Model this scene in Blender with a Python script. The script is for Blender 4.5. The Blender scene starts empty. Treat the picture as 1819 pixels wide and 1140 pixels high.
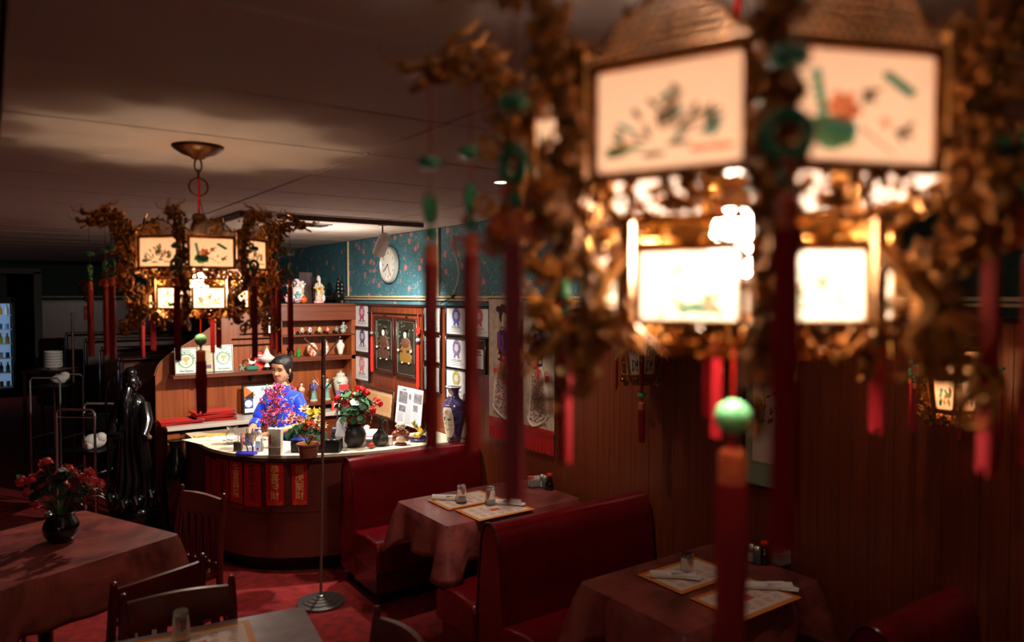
import bpy, bmesh, math, random
from mathutils import Vector, Matrix, Euler
random.seed(7)
S = bpy.context.scene
C = S.collection
PI = math.pi
# ---------------------------------------------------------------- camera
H = 2.05; FPX = 1311.0; PSI = math.radians(35.3); TH = math.radians(2.0)
CF = Vector((math.sin(PSI)*math.cos(TH), math.cos(PSI)*math.cos(TH), -math.sin(TH)))
CR = Vector((math.cos(PSI), -math.sin(PSI), 0))
CU = CR.cross(CF)
cam_d = bpy.data.cameras.new('camera'); cam = bpy.data.objects.new('camera', cam_d); C.objects.link(cam)
cam_d.sensor_width = 36; cam_d.lens = 36*FPX/1819
cam.matrix_world = Matrix(((CR.x, CU.x, -CF.x, 0), (CR.y, CU.y, -CF.y, 0), (CR.z, CU.z, -CF.z, H), (0, 0, 0, 1)))
cam_d.clip_start = 0.02; cam_d.clip_end = 60
cam_d.dof.use_dof = True; cam_d.dof.focus_distance = 6.1; cam_d.dof.aperture_fstop = 1.9
S.camera = cam
# ---------------------------------------------------------------- world, light, exposure
w = bpy.data.worlds.new('world'); S.world = w; w.use_nodes = True
w.node_tree.nodes['Background'].inputs[0].default_value = (0.5, 0.30, 0.26, 1)
w.node_tree.nodes['Background'].inputs[1].default_value = 0.02
S.view_settings.view_transform = 'Standard'; S.view_settings.look = 'None'
S.view_settings.exposure = 0.0; S.view_settings.gamma = 1; S.view_settings.use_curve_mapping = False
L_BULB = 7.0; L_TRACK = 130.0; L_DOWN = 34.0

def light(kind, name, loc, power, col, target=None, size=0.05, angle=60, blend=0.6):
    d = bpy.data.lights.new(name, kind); d.energy = power; d.color = col
    if kind == 'AREA': d.size = size
    else: d.shadow_soft_size = size
    if kind == 'SPOT': d.spot_size = math.radians(angle); d.spot_blend = blend
    o = bpy.data.objects.new(name, d); C.objects.link(o); o.location = loc
    if target is not None:
        o.rotation_euler = (Vector(target)-Vector(loc)).to_track_quat('-Z', 'Y').to_euler()
    return o
# sources of the room (track and downlight housings are built further down) and two added fills
TRK_A = (2.47, 5.30, 2.35); TRK_B = (1.62, 5.20, 2.46)
light('SPOT', 'track_spot_light', TRK_A, L_TRACK*2.2, (1, .92, .82), (2.35, 6.3, 1.05), .03, 150, .9)
light('SPOT', 'track_spot_light', TRK_B, L_TRACK*.7, (1, .92, .82), (2.0, 6.0, .95), .03, 95, .6)
light('POINT', 'added_fill_behind', (-1.4, -.9, 1.95), 13, (1, .78, .66), size=.3)  # added soft fill behind the camera, no lamp is built for it
light('AREA', 'added_ceiling_fill', (2.35, 5.95, 2.25), 7, (1, .86, .72), (2.35, 5.95, 3), .5)  # added upward light without a fixture, brightens the ceiling over the counter
TRK_C = (1.40, 5.80, 2.42)
light('SPOT', 'track_spot_light', TRK_C, L_TRACK*.8, (1, .78, .62), (.45, 4.5, .75), .03, 60, .8)
light('SPOT', 'downlight_beam', (2.11, 3.05, 2.57), L_DOWN*1.9, (1, .86, .72), (2.6, 4.5, .6), .07, 112, .9)
light('SPOT', 'downlight_beam', (2.48, 1.26, 2.57), L_DOWN*.4, (1, .80, .64), (2.55, 1.9, 0), .04, 95, .8)
light('AREA', 'kitchen_light', (-.4, 17.8, 2.3), 1.2, (.8, .9, 1), (-.2, 17.4, 1), .4)

def at(px, py, x=None, y=None, z=None):
    d = CF + CR*((px-909.5)/FPX) + CU*((570-py)/FPX)
    if x is not None: k = x/d.x
    elif y is not None: k = y/d.y
    else: k = (z-H)/d.z
    return Vector((d.x*k, d.y*k, H+d.z*k))
def dpt(px, py, dep):
    d = CF + CR*((px-909.5)/FPX) + CU*((570-py)/FPX)
    return Vector((0, 0, H)) + d*dep
# ---------------------------------------------------------------- materials
MATS = {}
def lin(c):
    return tuple(((v/255+.055)/1.055)**2.4 if v/255 > .04045 else v/255/12.92 for v in c)
def mat(name, rgb, rough=.5, metal=0, trans=0, emit=0, coat=0, noise=0, nscale=8, bump=0, bscale=40, spec=.5, sub=0, ior=1.45, stretch=None, rgb2=None, sheen=0):
    if name in MATS: return MATS[name]
    m = bpy.data.materials.new(name); m.use_nodes = True
    nt = m.node_tree; b = nt.nodes['Principled BSDF']
    col = (*lin(rgb), 1)
    b.inputs['Base Color'].default_value = col
    b.inputs['Roughness'].default_value = rough; b.inputs['Metallic'].default_value = metal
    b.inputs['Transmission Weight'].default_value = trans; b.inputs['IOR'].default_value = ior
    b.inputs['Coat Weight'].default_value = coat; b.inputs['Coat Roughness'].default_value = .1
    b.inputs['Specular IOR Level'].default_value = spec
    b.inputs['Sheen Weight'].default_value = sheen
    if emit: b.inputs['Emission Color'].default_value = col; b.inputs['Emission Strength'].default_value = emit
    if noise or rgb2 or bump:
        tc = nt.nodes.new('ShaderNodeTexCoord'); mp = nt.nodes.new('ShaderNodeMapping')
        nt.links.new(tc.outputs['Object'], mp.inputs[0])
        if stretch: mp.inputs['Scale'].default_value = stretch
        if noise or rgb2:
            n = nt.nodes.new('ShaderNodeTexNoise'); n.inputs['Scale'].default_value = nscale; n.inputs['Detail'].default_value = 4
            nt.links.new(mp.outputs[0], n.inputs['Vector'])
            r = nt.nodes.new('ShaderNodeValToRGB'); r.color_ramp.elements[0].position = .35; r.color_ramp.elements[1].position = .65
            c2 = lin(rgb2) if rgb2 else tuple(v*(1-noise) for v in col[:3])
            r.color_ramp.elements[0].color = (*c2, 1); r.color_ramp.elements[1].color = col
            nt.links.new(n.outputs['Fac'], r.inputs[0]); nt.links.new(r.outputs[0], b.inputs['Base Color'])
        if bump:
            n2 = nt.nodes.new('ShaderNodeTexNoise'); n2.inputs['Scale'].default_value = bscale; n2.inputs['Detail'].default_value = 3
            nt.links.new(mp.outputs[0], n2.inputs['Vector'])
            bp = nt.nodes.new('ShaderNodeBump'); bp.inputs['Strength'].default_value = bump; bp.inputs['Distance'].default_value = .01
            nt.links.new(n2.outputs['Fac'], bp.inputs['Height']); nt.links.new(bp.outputs[0], b.inputs['Normal'])
    MATS[name] = m
    return m
def shade_mat(name, rgb, t=.6):
    """thin painted pane that light shines through"""
    if name in MATS: return MATS[name]
    m = bpy.data.materials.new(name); m.use_nodes = True; nt = m.node_tree; nt.nodes.clear()
    o = nt.nodes.new('ShaderNodeOutputMaterial'); mx = nt.nodes.new('ShaderNodeMixShader')
    d = nt.nodes.new('ShaderNodeBsdfDiffuse'); tr = nt.nodes.new('ShaderNodeBsdfTranslucent')
    d.inputs[0].default_value = (*lin(rgb), 1); tr.inputs[0].default_value = (*lin(rgb), 1)
    mx.inputs[0].default_value = t
    nt.links.new(d.outputs[0], mx.inputs[1]); nt.links.new(tr.outputs[0], mx.inputs[2]); nt.links.new(mx.outputs[0], o.inputs[0])
    MATS[name] = m; return m

def wood_mat(name, a, b_, rough=.4, axis='Z', coat=.2, scale=1):
    """fine streaks running along one axis of the object"""
    if name in MATS: return MATS[name]
    m = bpy.data.materials.new(name); m.use_nodes = True; nt = m.node_tree; b = nt.nodes['Principled BSDF']
    tc = nt.nodes.new('ShaderNodeTexCoord'); mp = nt.nodes.new('ShaderNodeMapping')
    sc = {'Z': (60, 60, 1.2), 'X': (1.2, 60, 60), 'Y': (60, 1.2, 60)}[axis]
    mp.inputs['Scale'].default_value = tuple(v*scale for v in sc)
    g = nt.nodes.new('ShaderNodeNewGeometry')
    nt.links.new(g.outputs['Position'], mp.inputs[0])
    n = nt.nodes.new('ShaderNodeTexNoise'); n.inputs['Scale'].default_value = 1; n.inputs['Detail'].default_value = 5; n.inputs['Roughness'].default_value = .6
    nt.links.new(mp.outputs[0], n.inputs['Vector'])
    r = nt.nodes.new('ShaderNodeValToRGB'); r.color_ramp.elements[0].position = .3; r.color_ramp.elements[1].position = .7
    r.color_ramp.elements[0].color = (*lin(b_), 1); r.color_ramp.elements[1].color = (*lin(a), 1)
    nt.links.new(n.outputs['Fac'], r.inputs[0]); nt.links.new(r.outputs[0], b.inputs['Base Color'])
    b.inputs['Roughness'].default_value = rough; b.inputs['Coat Weight'].default_value = coat; b.inputs['Coat Roughness'].default_value = .25
    bp = nt.nodes.new('ShaderNodeBump'); bp.inputs['Strength'].default_value = .12; bp.inputs['Distance'].default_value = .003
    nt.links.new(n.outputs['Fac'], bp.inputs['Height']); nt.links.new(bp.outputs[0], b.inputs['Normal'])
    MATS[name] = m; return m

def wallpaper_mat():
    m = bpy.data.materials.new('floral_wallpaper'); m.use_nodes = True; nt = m.node_tree; b = nt.nodes['Principled BSDF']
    N = nt.nodes.new; Lk = nt.links.new
    g = N('ShaderNodeNewGeometry'); sp = N('ShaderNodeSeparateXYZ'); Lk(g.outputs['Position'], sp.inputs[0])
    ad = N('ShaderNodeMath'); ad.operation = 'ADD'; Lk(sp.outputs[0], ad.inputs[0]); Lk(sp.outputs[1], ad.inputs[1])
    cb = N('ShaderNodeCombineXYZ'); Lk(ad.outputs[0], cb.inputs[0]); Lk(sp.outputs[2], cb.inputs[1])
    def ramp(src, e):
        r = N('ShaderNodeValToRGB'); cr = r.color_ramp
        cr.elements[0].position = e[0]; cr.elements[1].position = e[1]
        cr.elements[0].color = (1, 1, 1, 1); cr.elements[1].color = (0, 0, 0, 1)
        Lk(src, r.inputs[0]); return r.outputs[0]
    def mixc(fac, a, c):
        x = N('ShaderNodeMixRGB'); Lk(fac, x.inputs[0])
        if isinstance(a, tuple): x.inputs[1].default_value = (*a, 1)
        else: Lk(a, x.inputs[1])
        x.inputs[2].default_value = (*c, 1); return x.outputs[0]
    nz = N('ShaderNodeTexNoise'); nz.inputs['Scale'].default_value = 45; nz.inputs['Detail'].default_value = 1; Lk(cb.outputs[0], nz.inputs['Vector'])
    dist = N('ShaderNodeMixRGB'); dist.blend_type = 'ADD'; dist.inputs[0].default_value = .03; Lk(cb.outputs[0], dist.inputs[1]); Lk(nz.outputs['Color'], dist.inputs[2])
    v = N('ShaderNodeTexVoronoi'); v.inputs['Scale'].default_value = 8.5; v.inputs['Randomness'].default_value = .75; Lk(dist.outputs[0], v.inputs['Vector'])
    v2 = N('ShaderNodeTexVoronoi'); v2.inputs['Scale'].default_value = 24; Lk(dist.outputs[0], v2.inputs['Vector'])
    wv = N('ShaderNodeTexNoise'); wv.inputs['Scale'].default_value = 13; wv.inputs['Detail'].default_value = 0; wv.inputs['Distortion'].default_value = 1.2; Lk(cb.outputs[0], wv.inputs['Vector'])
    ab = N('ShaderNodeMath'); ab.operation = 'SUBTRACT'; Lk(wv.outputs['Fac'], ab.inputs[0]); ab.inputs[1].default_value = .47
    ab2 = N('ShaderNodeMath'); ab2.operation = 'ABSOLUTE'; Lk(ab.outputs[0], ab2.inputs[0])
    base = mixc(ramp(ab2.outputs[0], (.010, .018)), lin((66, 120, 134)), lin((140, 168, 160)))
    base = mixc(ramp(v2.outputs['Distance'], (.13, .17)), base, lin((196, 146, 136)))
    base = mixc(ramp(v.outputs['Distance'], (.22, .25)), base, lin((206, 128, 122)))
    base = mixc(ramp(v.outputs['Distance'], (.05, .07)), base, lin((230, 170, 150)))
    Lk(base, b.inputs['Base Color']); b.inputs['Roughness'].default_value = .6
    MATS['wp'] = m; return m
# ---------------------------------------------------------------- mesh builder
def basis(d):
    d = Vector(d).normalized(); a = Vector((0, 0, 1)) if abs(d.z) < .9 else Vector((1, 0, 0))
    u = d.cross(a).normalized(); return d, u, d.cross(u)
class MB:
    def __init__(s): s.v = []; s.f = []; s.m = []; s.mi = 0; s.X = None
    def _add(s, vs, fs):
        n = len(s.v)
        if s.X is not None: vs = [s.X @ Vector(p) for p in vs]
        s.v += [tuple(p) for p in vs]; s.f += [tuple(n+i for i in f) for f in fs]; s.m += [s.mi]*len(fs)
        return s
    def mtl(s, i): s.mi = i; return s
    def box(s, c, d, R=None, bev=0):
        x, y, z = d[0]/2, d[1]/2, d[2]/2
        if bev:
            b = min(bev, x*.98, y*.98, z*.98); vs = []; fs = []
            for sx in (-1, 1):
                for sy in (-1, 1):
                    for sz in (-1, 1):
                        vs += [(sx*x, sy*(y-b), sz*(z-b)), (sx*(x-b), sy*y, sz*(z-b)), (sx*(x-b), sy*(y-b), sz*z)]
            idx = lambda sx, sy, sz, k: ((sx > 0)*4+(sy > 0)*2+(sz > 0))*3+k
            q = [(-1, -1), (1, -1), (1, 1), (-1, 1)]
            for sg in (-1, 1):
                fs.append([idx(sg, a, c2, 0) for a, c2 in q]); fs.append([idx(a, sg, c2, 1) for a, c2 in q]); fs.append([idx(a, c2, sg, 2) for a, c2 in q])
            for a in (-1, 1):
                for c2 in (-1, 1):
                    fs.append([idx(a, c2, -1, 0), idx(a, c2, 1, 0), idx(a, c2, 1, 1), idx(a, c2, -1, 1)])
                    fs.append([idx(a, -1, c2, 0), idx(a, 1, c2, 0), idx(a, 1, c2, 2), idx(a, -1, c2, 2)])
                    fs.append([idx(-1, a, c2, 1), idx(1, a, c2, 1), idx(1, a, c2, 2), idx(-1, a, c2, 2)])
                    for e in (-1, 1): fs.append([idx(a, c2, e, 0), idx(a, c2, e, 1), idx(a, c2, e, 2)])
        else:
            vs = [(-x, -y, -z), (x, -y, -z), (x, y, -z), (-x, y, -z), (-x, -y, z), (x, -y, z), (x, y, z), (-x, y, z)]
            fs = [(0, 3, 2, 1), (4, 5, 6, 7), (0, 1, 5, 4), (1, 2, 6, 5), (2, 3, 7, 6), (3, 0, 4, 7)]
        M_ = Matrix.Translation(Vector(c)) @ ((R.to_matrix() if isinstance(R, Euler) else R.to_3x3()).to_4x4() if R is not None else Matrix())
        return s._add([M_ @ Vector(p) for p in vs], fs)
    def lathe(s, prof, c=(0, 0, 0), n=20, sx=1, sy=1, cap=True):
        vs = []; fs = []; k = len(prof)
        for r, z in prof:
            for i in range(n):
                a = 2*PI*i/n; vs.append((c[0]+r*math.cos(a)*sx, c[1]+r*math.sin(a)*sy, c[2]+z))
        for j in range(k-1):
            for i in range(n): fs.append((j*n+i, j*n+(i+1) % n, (j+1)*n+(i+1) % n, (j+1)*n+i))
        if cap:
            fs.append(tuple(reversed(range(n)))); fs.append(tuple((k-1)*n+i for i in range(n)))
        return s._add(vs, fs)
    def ball(s, c, r, n=12, sc=(1, 1, 1), R=None):
        if not isinstance(r, (int, float)): sc = r; r = 1
        m = max(4, n//2); vs = [(0, 0, -1)]; fs = []
        for j in range(1, m):
            t = PI*j/m
            for i in range(n):
                a = 2*PI*i/n; vs.append((math.sin(t)*math.cos(a), math.sin(t)*math.sin(a), -math.cos(t)))
        vs.append((0, 0, 1))
        for i in range(n): fs.append((0, 1+(i+1) % n, 1+i)); fs.append((len(vs)-1, 1+(m-2)*n+i, 1+(m-2)*n+(i+1) % n))
        for j in range(m-2):
            for i in range(n): fs.append((1+j*n+i, 1+j*n+(i+1) % n, 1+(j+1)*n+(i+1) % n, 1+(j+1)*n+i))
        Rm = R.to_matrix() if isinstance(R, Euler) else (R if R is not None else Matrix.Identity(3))
        return s._add([Vector(c)+Rm @ Vector((p[0]*r*sc[0], p[1]*r*sc[1], p[2]*r*sc[2])) for p in vs], fs)
    def tube(s, pts, r, n=8, closed=False, flat=1):
        pts = [Vector(p) for p in pts]; k = len(pts); vs = []; fs = []; u0 = None
        for j, p in enumerate(pts):
            if closed: d = pts[(j+1) % k]-pts[j-1]
            else: d = pts[min(j+1, k-1)]-pts[max(j-1, 0)]
            if d.length < 1e-9: d = Vector((0, 0, 1))
            d.normalize()
            if u0 is None: _, u0, _ = basis(d)
            u = (u0-d*u0.dot(d)); u = u.normalized() if u.length > 1e-6 else basis(d)[1]
            u0 = u; v_ = d.cross(u); rr = r[j] if isinstance(r, (list, tuple)) else r
            for i in range(n):
                a = 2*PI*i/n; vs.append(p+u*math.cos(a)*rr+v_*math.sin(a)*rr*flat)
        for j in range(k if closed else k-1):
            j2 = (j+1) % k
            for i in range(n): fs.append((j*n+i, j*n+(i+1) % n, j2*n+(i+1) % n, j2*n+i))
        if not closed: fs.append(tuple(reversed(range(n)))); fs.append(tuple((k-1)*n+i for i in range(n)))
        return s._add(vs, fs)
    def ring(s, c, R_, r, n=20, m=6, axis='Z', ell=1):
        pts = []
        for i in range(n):
            a = 2*PI*i/n; p, q = R_*math.cos(a), R_*math.sin(a)*ell
            pts.append(Vector(c)+Vector({'Z': (p, q, 0), 'Y': (p, 0, q), 'X': (0, p, q)}[axis]))
        return s.tube(pts, r, m, True)
    def prism(s, poly, t, axis='Y', c=(0, 0, 0)):
        """polygon in a plane, extruded by t along axis, centred on c"""
        n = len(poly); vs = []
        for e in (-t/2, t/2):
            for a, b in poly:
                p = {'Y': (a, e, b), 'X': (e, a, b), 'Z': (a, b, e)}[axis]; vs.append((c[0]+p[0], c[1]+p[1], c[2]+p[2]))
        fs = [tuple(range(n)), tuple(reversed(range(n, 2*n)))]+[(i, n+i, n+(i+1) % n, (i+1) % n) for i in range(n)]
        return s._add(vs, fs)
    def quad(s, a, b, c, d): return s._add([a, b, c, d], [(0, 1, 2, 3)])
    def cone(s, a, b, r, n=6): return s.tube([a, b], [r, r*.08], n)
    def build(s, name, mats, parent=None, smooth=None, loc=None):
        me = bpy.data.meshes.new(name); me.from_pydata(s.v, [], s.f)
        if not isinstance(mats, (list, tuple)): mats = [mats]
        for m in mats: me.materials.append(m)
        if any(s.m): me.polygons.foreach_set('material_index', s.m)
        bm = bmesh.new(); bm.from_mesh(me); bmesh.ops.recalc_face_normals(bm, faces=bm.faces)
        if smooth is not False:
            ang = math.radians(40 if smooth is None else smooth)
            for f in bm.faces: f.smooth = True
            for e in bm.edges:
                if len(e.link_faces) == 2 and e.calc_face_angle(0) > ang: e.smooth = False
        bm.to_mesh(me); bm.free()
        o = bpy.data.objects.new(name, me); C.objects.link(o)
        if parent is not None: o.parent = parent
        if loc is not None: o.location = loc
        return o
def tag(o, label=None, cat=None, group=None, kind=None):
    if label: o['label'] = label
    if cat: o['category'] = cat
    if group: o['group'] = group
    if kind: o['kind'] = kind
    return o
def thing(name, label, cat, loc=(0, 0, 0), rz=0, group=None):
    o = bpy.data.objects.new(name, None); C.objects.link(o); o.empty_display_size = .05
    o.location = loc; o.rotation_euler = (0, 0, rz); return tag(o, label, cat, group)
def copy_tree(o, parent=None):
    c = o.copy(); C.objects.link(c)
    if parent is not None: c.parent = parent
    for ch in list(o.children): copy_tree(ch, c)
    return c
def dup(o, loc, rz=0, label=None, group=None, sc=None):
    c = copy_tree(o); c.location = loc; c.rotation_euler = (0, 0, rz)
    if label: c['label'] = label
    if group: c['group'] = group
    if sc: c.scale = (sc, sc, sc)
    return c
def struct(name, mb, m, parent=None, smooth=None):
    o = mb.build(name, m, parent, smooth)
    if parent is None: o['kind'] = 'structure'
    return o
def share(o, name, parent, loc=(0, 0, 0), rot=(0, 0, 0), sc=None):
    """another piece with the same mesh"""
    c = bpy.data.objects.new(name, o.data); C.objects.link(c); c.parent = parent; c.location = loc; c.rotation_euler = rot
    if sc: c.scale = sc if not isinstance(sc, (int, float)) else (sc,)*3
    return c
def text(s, size, m, name='lettering', parent=None, loc=(0, 0, 0), rot=(PI/2, 0, 0), align='CENTER', ext=.0004, sc=(1, 1, 1), bold=0, linesp=1):
    cu = bpy.data.curves.new('t', 'FONT'); cu.body = s; cu.size = size; cu.align_x = align; cu.align_y = 'CENTER'; cu.extrude = ext; cu.offset = bold; cu.resolution_u = 2; cu.space_line = linesp
    to = bpy.data.objects.new('t', cu); me = bpy.data.meshes.new_from_object(to); me.name = name; me.materials.clear(); me.materials.append(m)
    bpy.data.objects.remove(to); bpy.data.curves.remove(cu)
    o = bpy.data.objects.new(name, me); C.objects.link(o); o.location = loc; o.rotation_euler = rot; o.scale = sc
    if parent is not None: o.parent = parent
    return o
def arc(c, r, a0, a1, n, plane='XZ'):
    out = []
    for i in range(n+1):
        a = math.radians(a0+(a1-a0)*i/n); p, q = r*math.cos(a), r*math.sin(a)
        out.append((c[0]+p, c[1]+q))
    return out
# ================================================================ materials of the room
W = 3.12; ZC = 2.62; YF = 16.5; XL = -3.6; Y0 = -3.2
m_ceil = mat('ceiling_tile_white', (196, 180, 170), .8, bump=.35, bscale=160)
m_ceil_dark = mat('ceiling_gap', (60, 44, 40), .9)
m_wood = wood_mat('panelling_wood', (128, 58, 26), (96, 40, 18), .38)
m_wood_x = wood_mat('walnut_laminate', (124, 58, 28), (80, 34, 16), .35, 'X')
m_wood_o = wood_mat('orange_laminate', (166, 84, 34), (118, 54, 22), .35, 'Z')
m_wood_d = mat('dark_mahogany', (56, 22, 16), .3, coat=.5, noise=.4, nscale=12)
m_cream = mat('cream_trim', (206, 190, 152), .5)
m_dark = mat('near_black', (16, 13, 13), .5)
m_black = mat('black_gloss', (10, 9, 9), .18, coat=.6)
m_carpet = mat('red_carpet', (150, 24, 20), .95, rgb2=(110, 16, 14), nscale=14, bump=.6, bscale=300)
m_wp = wallpaper_mat()
m_counter = mat('counter_laminate', (222, 208, 180), .35, noise=.12, nscale=30)
m_white = mat('white_paint', (225, 222, 214), .5)
m_paper = mat('white_paper', (232, 230, 232), .7)
m_chrome = mat('chrome', (226, 222, 216), .24, .8)
m_brass = mat('dark_brass', (90, 62, 40), .35, .9)
m_gold = mat('gold_carving', (178, 116, 52), .34, .7, noise=.6, nscale=60)
m_goldp = mat('gold_paint', (226, 168, 82), .3, .5)
m_red = mat('red_silk', (140, 8, 16), .6)
m_redb = mat('bright_red_silk', (230, 36, 22), .5)
m_jade = mat('jade_green', (40, 120, 84), .25, coat=.4)
m_jadeb = mat('pale_jade', (110, 190, 130), .3, coat=.3, noise=.3, nscale=50)
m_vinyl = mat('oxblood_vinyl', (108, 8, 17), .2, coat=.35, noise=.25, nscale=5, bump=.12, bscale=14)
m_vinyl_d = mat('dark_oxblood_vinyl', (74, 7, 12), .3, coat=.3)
m_glass = mat('clear_glass', (245, 245, 245), .03, trans=1, ior=1.45)
# ================================================================ shell
struct('floor', MB().box(((XL+W)/2, (Y0+20)/2, -.05), (W-XL+.4, 20-Y0, .1)), m_carpet)
cl = struct('ceiling', MB().box(((XL+W)/2, (Y0+20)/2, ZC+.06), (W-XL+.4, 20-Y0, .08)), m_ceil_dark)
tw, tl = .64, 1.22
tm = None
for j in range(-4, 21):
    for i in range(-4, 2):
        x0 = 1.255+i*tl; x1 = min(x0+tl, W); y0 = .87+j*tw
        if i == 1:
            MB().box(((x0+x1)/2, y0+tw/2, ZC+.01), (x1-x0-.012, tw-.012, .02), bev=.004).build('tile', m_ceil, cl, False)
        elif tm is None:
            tm = MB().box((0, 0, .01), (tl-.012, tw-.012, .02), bev=.004).build('tile', m_ceil, cl, False, (x0+tl/2, y0+tw/2, ZC))
        else: share(tm, 'tile', cl, (x0+tl/2, y0+tw/2, ZC))
# right wall: wallpaper above, boards below
wr = struct('wall_right', MB().box((W+.06, (Y0+20)/2, ZC/2), (.1, 20-Y0, ZC)), m_wp)
pw = .105; pm = None; k = 0; y = -.6
while y < 16.4:
    wd = (.105, .14, .105, .09)[k % 4] if y < 7.6 else .42
    o = MB().box((0, 0, 0), (.012, wd-.002, 1.95), bev=.001).build('plank', m_wood, wr, False, (W+.003, y+wd/2, .98)) if wd not in (pm or {}) else share(pm[wd], 'plank', wr, (W+.003, y+wd/2, .98))
    pm = pm or {}; pm.setdefault(wd, o)
    y += wd; k += 1
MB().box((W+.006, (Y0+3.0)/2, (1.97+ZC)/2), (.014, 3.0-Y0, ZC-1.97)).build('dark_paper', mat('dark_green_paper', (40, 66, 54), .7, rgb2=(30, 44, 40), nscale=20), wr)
struct('wall_front', MB().box(((XL+W)/2, Y0-.05, ZC/2), (W-XL, .1, ZC)), m_wood_d)
struct('wall_left', MB().box((XL-.05, (Y0+YF)/2, ZC/2), (.1, YF-Y0, ZC)), m_wood_d)
# far wall with a doorway to the kitchen at its left part
dx0, dx1 = -.75, .70
wb = struct('wall_back', MB().box(((dx1+W)/2, YF+.06, ZC/2), (W-dx1, .12, ZC)).box(((XL+dx0)/2, YF+.06, ZC/2), (dx0-XL, .12, ZC)).box(((dx0+dx1)/2, YF+.06, (ZC+2.45)/2), (dx1-dx0, .12, ZC-2.45)), mat('dark_green_paper', (40, 66, 54), .7))
MB().box(((dx1+.1+W)/2, YF-.006, .98), (W-dx1-.1, .02, 1.94)).build('wainscot', m_wood, wb)
struct('trim_1', MB().box((dx1+.05, YF-.02, 1.24), (.12, .06, 2.48)).box((dx0-.05, YF-.02, 1.24), (.12, .06, 2.48)).box(((dx0+dx1)/2, YF-.02, 2.50), (dx1-dx0+.2, .06, .10)), mat('grey_door_frame', (96, 84, 76), .6))
struct('wall_kitchen', MB().box((.1, 18.9, 1.3), (3, .1, 2.6)).box((-1.4, 17.8, 1.3), (.1, 2.2, 2.6)).box((1.6, 17.8, 1.3), (.1, 2.2, 2.6)), m_dark)
# rails
struct('trim_2', MB().box((W-.012, (Y0+YF)/2, 2.035), (.03, YF-Y0, .018), bev=.004).box((W-.006, (Y0+YF)/2, 2.012), (.016, YF-Y0, .014)), m_cream)
struct('trim_3', MB().box((W-.008, (Y0+YF)/2, 1.955), (.03, YF-Y0, .022), bev=.004), m_wood_d)
struct('trim_4', MB().box(((dx1+.1+W)/2, YF-.03, 2.02), (W-dx1-.1, .03, .03)).box(((dx1+.1+W)/2, YF-.03, 1.93), (W-dx1-.1, .02, .02)), mat('dull_rail', (120, 90, 70), .4))
for i, px in enumerate((619, 779)):
    p = at(px, 470, x=W)
    struct('trim_%d' % (5+i), MB().box((W-.006, p.y, (2.04+ZC)/2), (.016, .028, ZC-2.04), bev=.003), m_cream)
struct('baseboard_right', MB().box((W-.008, (Y0+YF)/2, .05), (.02, YF-Y0, .1)), m_dark)
# vent
p = at(545, 398, z=ZC)
t = thing('ceiling_vent', 'slotted metal air vent set in the ceiling above the counter', 'vent', (p.x, p.y, ZC-.004))
MB().box((0, 0, 0), (.36, .2, .008), bev=.003).build('frame', mat('grey_metal', (150, 140, 132), .4, .4), t)
sl = None
for i in range(7):
    if sl is None: sl = MB().box((0, 0, 0), (.30, .012, .006)).build('slat', m_dark, t, False, (0, -.075+i*.025, -.007))
    else: share(sl, 'slat', t, (0, -.075+i*.025, -.007))
# track with lamp heads
m_track = mat('track_brown', (96, 74, 60), .4, .3)
t = thing('lighting_track', 'brown lighting track fixed to the ceiling around the counter', 'track', (1.41, 5.15, ZC))
MB().box((.68, 0, -.022), (1.40, .035, .035), bev=.004).build('rail', m_track, t)
MB().box((0, .55, -.022), (.035, 1.1, .035), bev=.004).build('rail', m_track, t)
def track_head(loc, target, label, stem):
    t = thing('spotlight', label, 'spotlight', loc)
    MB().tube([(0, 0, 0), (0, 0, stem)], .006).box((0, 0, stem-.01), (.06, .03, .03)).build('stem', m_track, t)
    d, u, v_ = basis(Vector(target)-Vector(loc))
    prof = [(.0, -.085), (.028, -.08), (.043, -.06), (.048, -.03), (.048, .10), (.044, .10), (.044, .02), (.0, .015)]
    mb = MB(); R = Matrix((u, v_, d)).transposed().to_4x4(); mb.X = R; mb.lathe(prof, cap=False, n=24)
    mb.build('shade', m_white, t)
    mb = MB(); mb.X = R; mb.ball((0, 0, .05), .03, 12); mb.build('lamp', mat('lamp_glow', (255, 236, 205), emit=18), t)
    return t
# heads sit just behind the beams so that the beams start at their mouths
def behind(a, tgt, k): return Vector(a)-(Vector(tgt)-Vector(a)).normalized()*k
track_head(behind(TRK_A, (2.35, 6.3, 1.05), .125), (2.35, 6.3, 1.05), 'white bullet spotlight on the track in front of the wall clock', .16)
track_head(behind(TRK_B, (2.0, 6.0, .95), .125), (2.0, 6.0, .95), 'white bullet spotlight on the track behind the far lantern', .06)
track_head(behind(TRK_C, (.45, 4.5, .75), .125), (.45, 4.5, .75), 'white bullet spotlight at the far end of the track, turned to the flower table', .12)
# downlights
m_glow = mat('downlight_glow', (255, 238, 214), emit=14)
lb = ['round recessed downlight in the ceiling above the first booth table', 'round recessed downlight in the ceiling at the top of the near lantern']
for (x, y), l in zip([(2.11, 3.05), (2.48, 1.26)], lb):
    t = thing('recessed_downlight', l, 'downlight', (x, y, ZC))
    MB().ring((0, 0, -.003), .052, .007, 28, 8).build('bezel', m_white, t)
    MB().lathe([(.046, -.006), (.046, -.001)], n=28).build('lens', m_glow, t)
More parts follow.
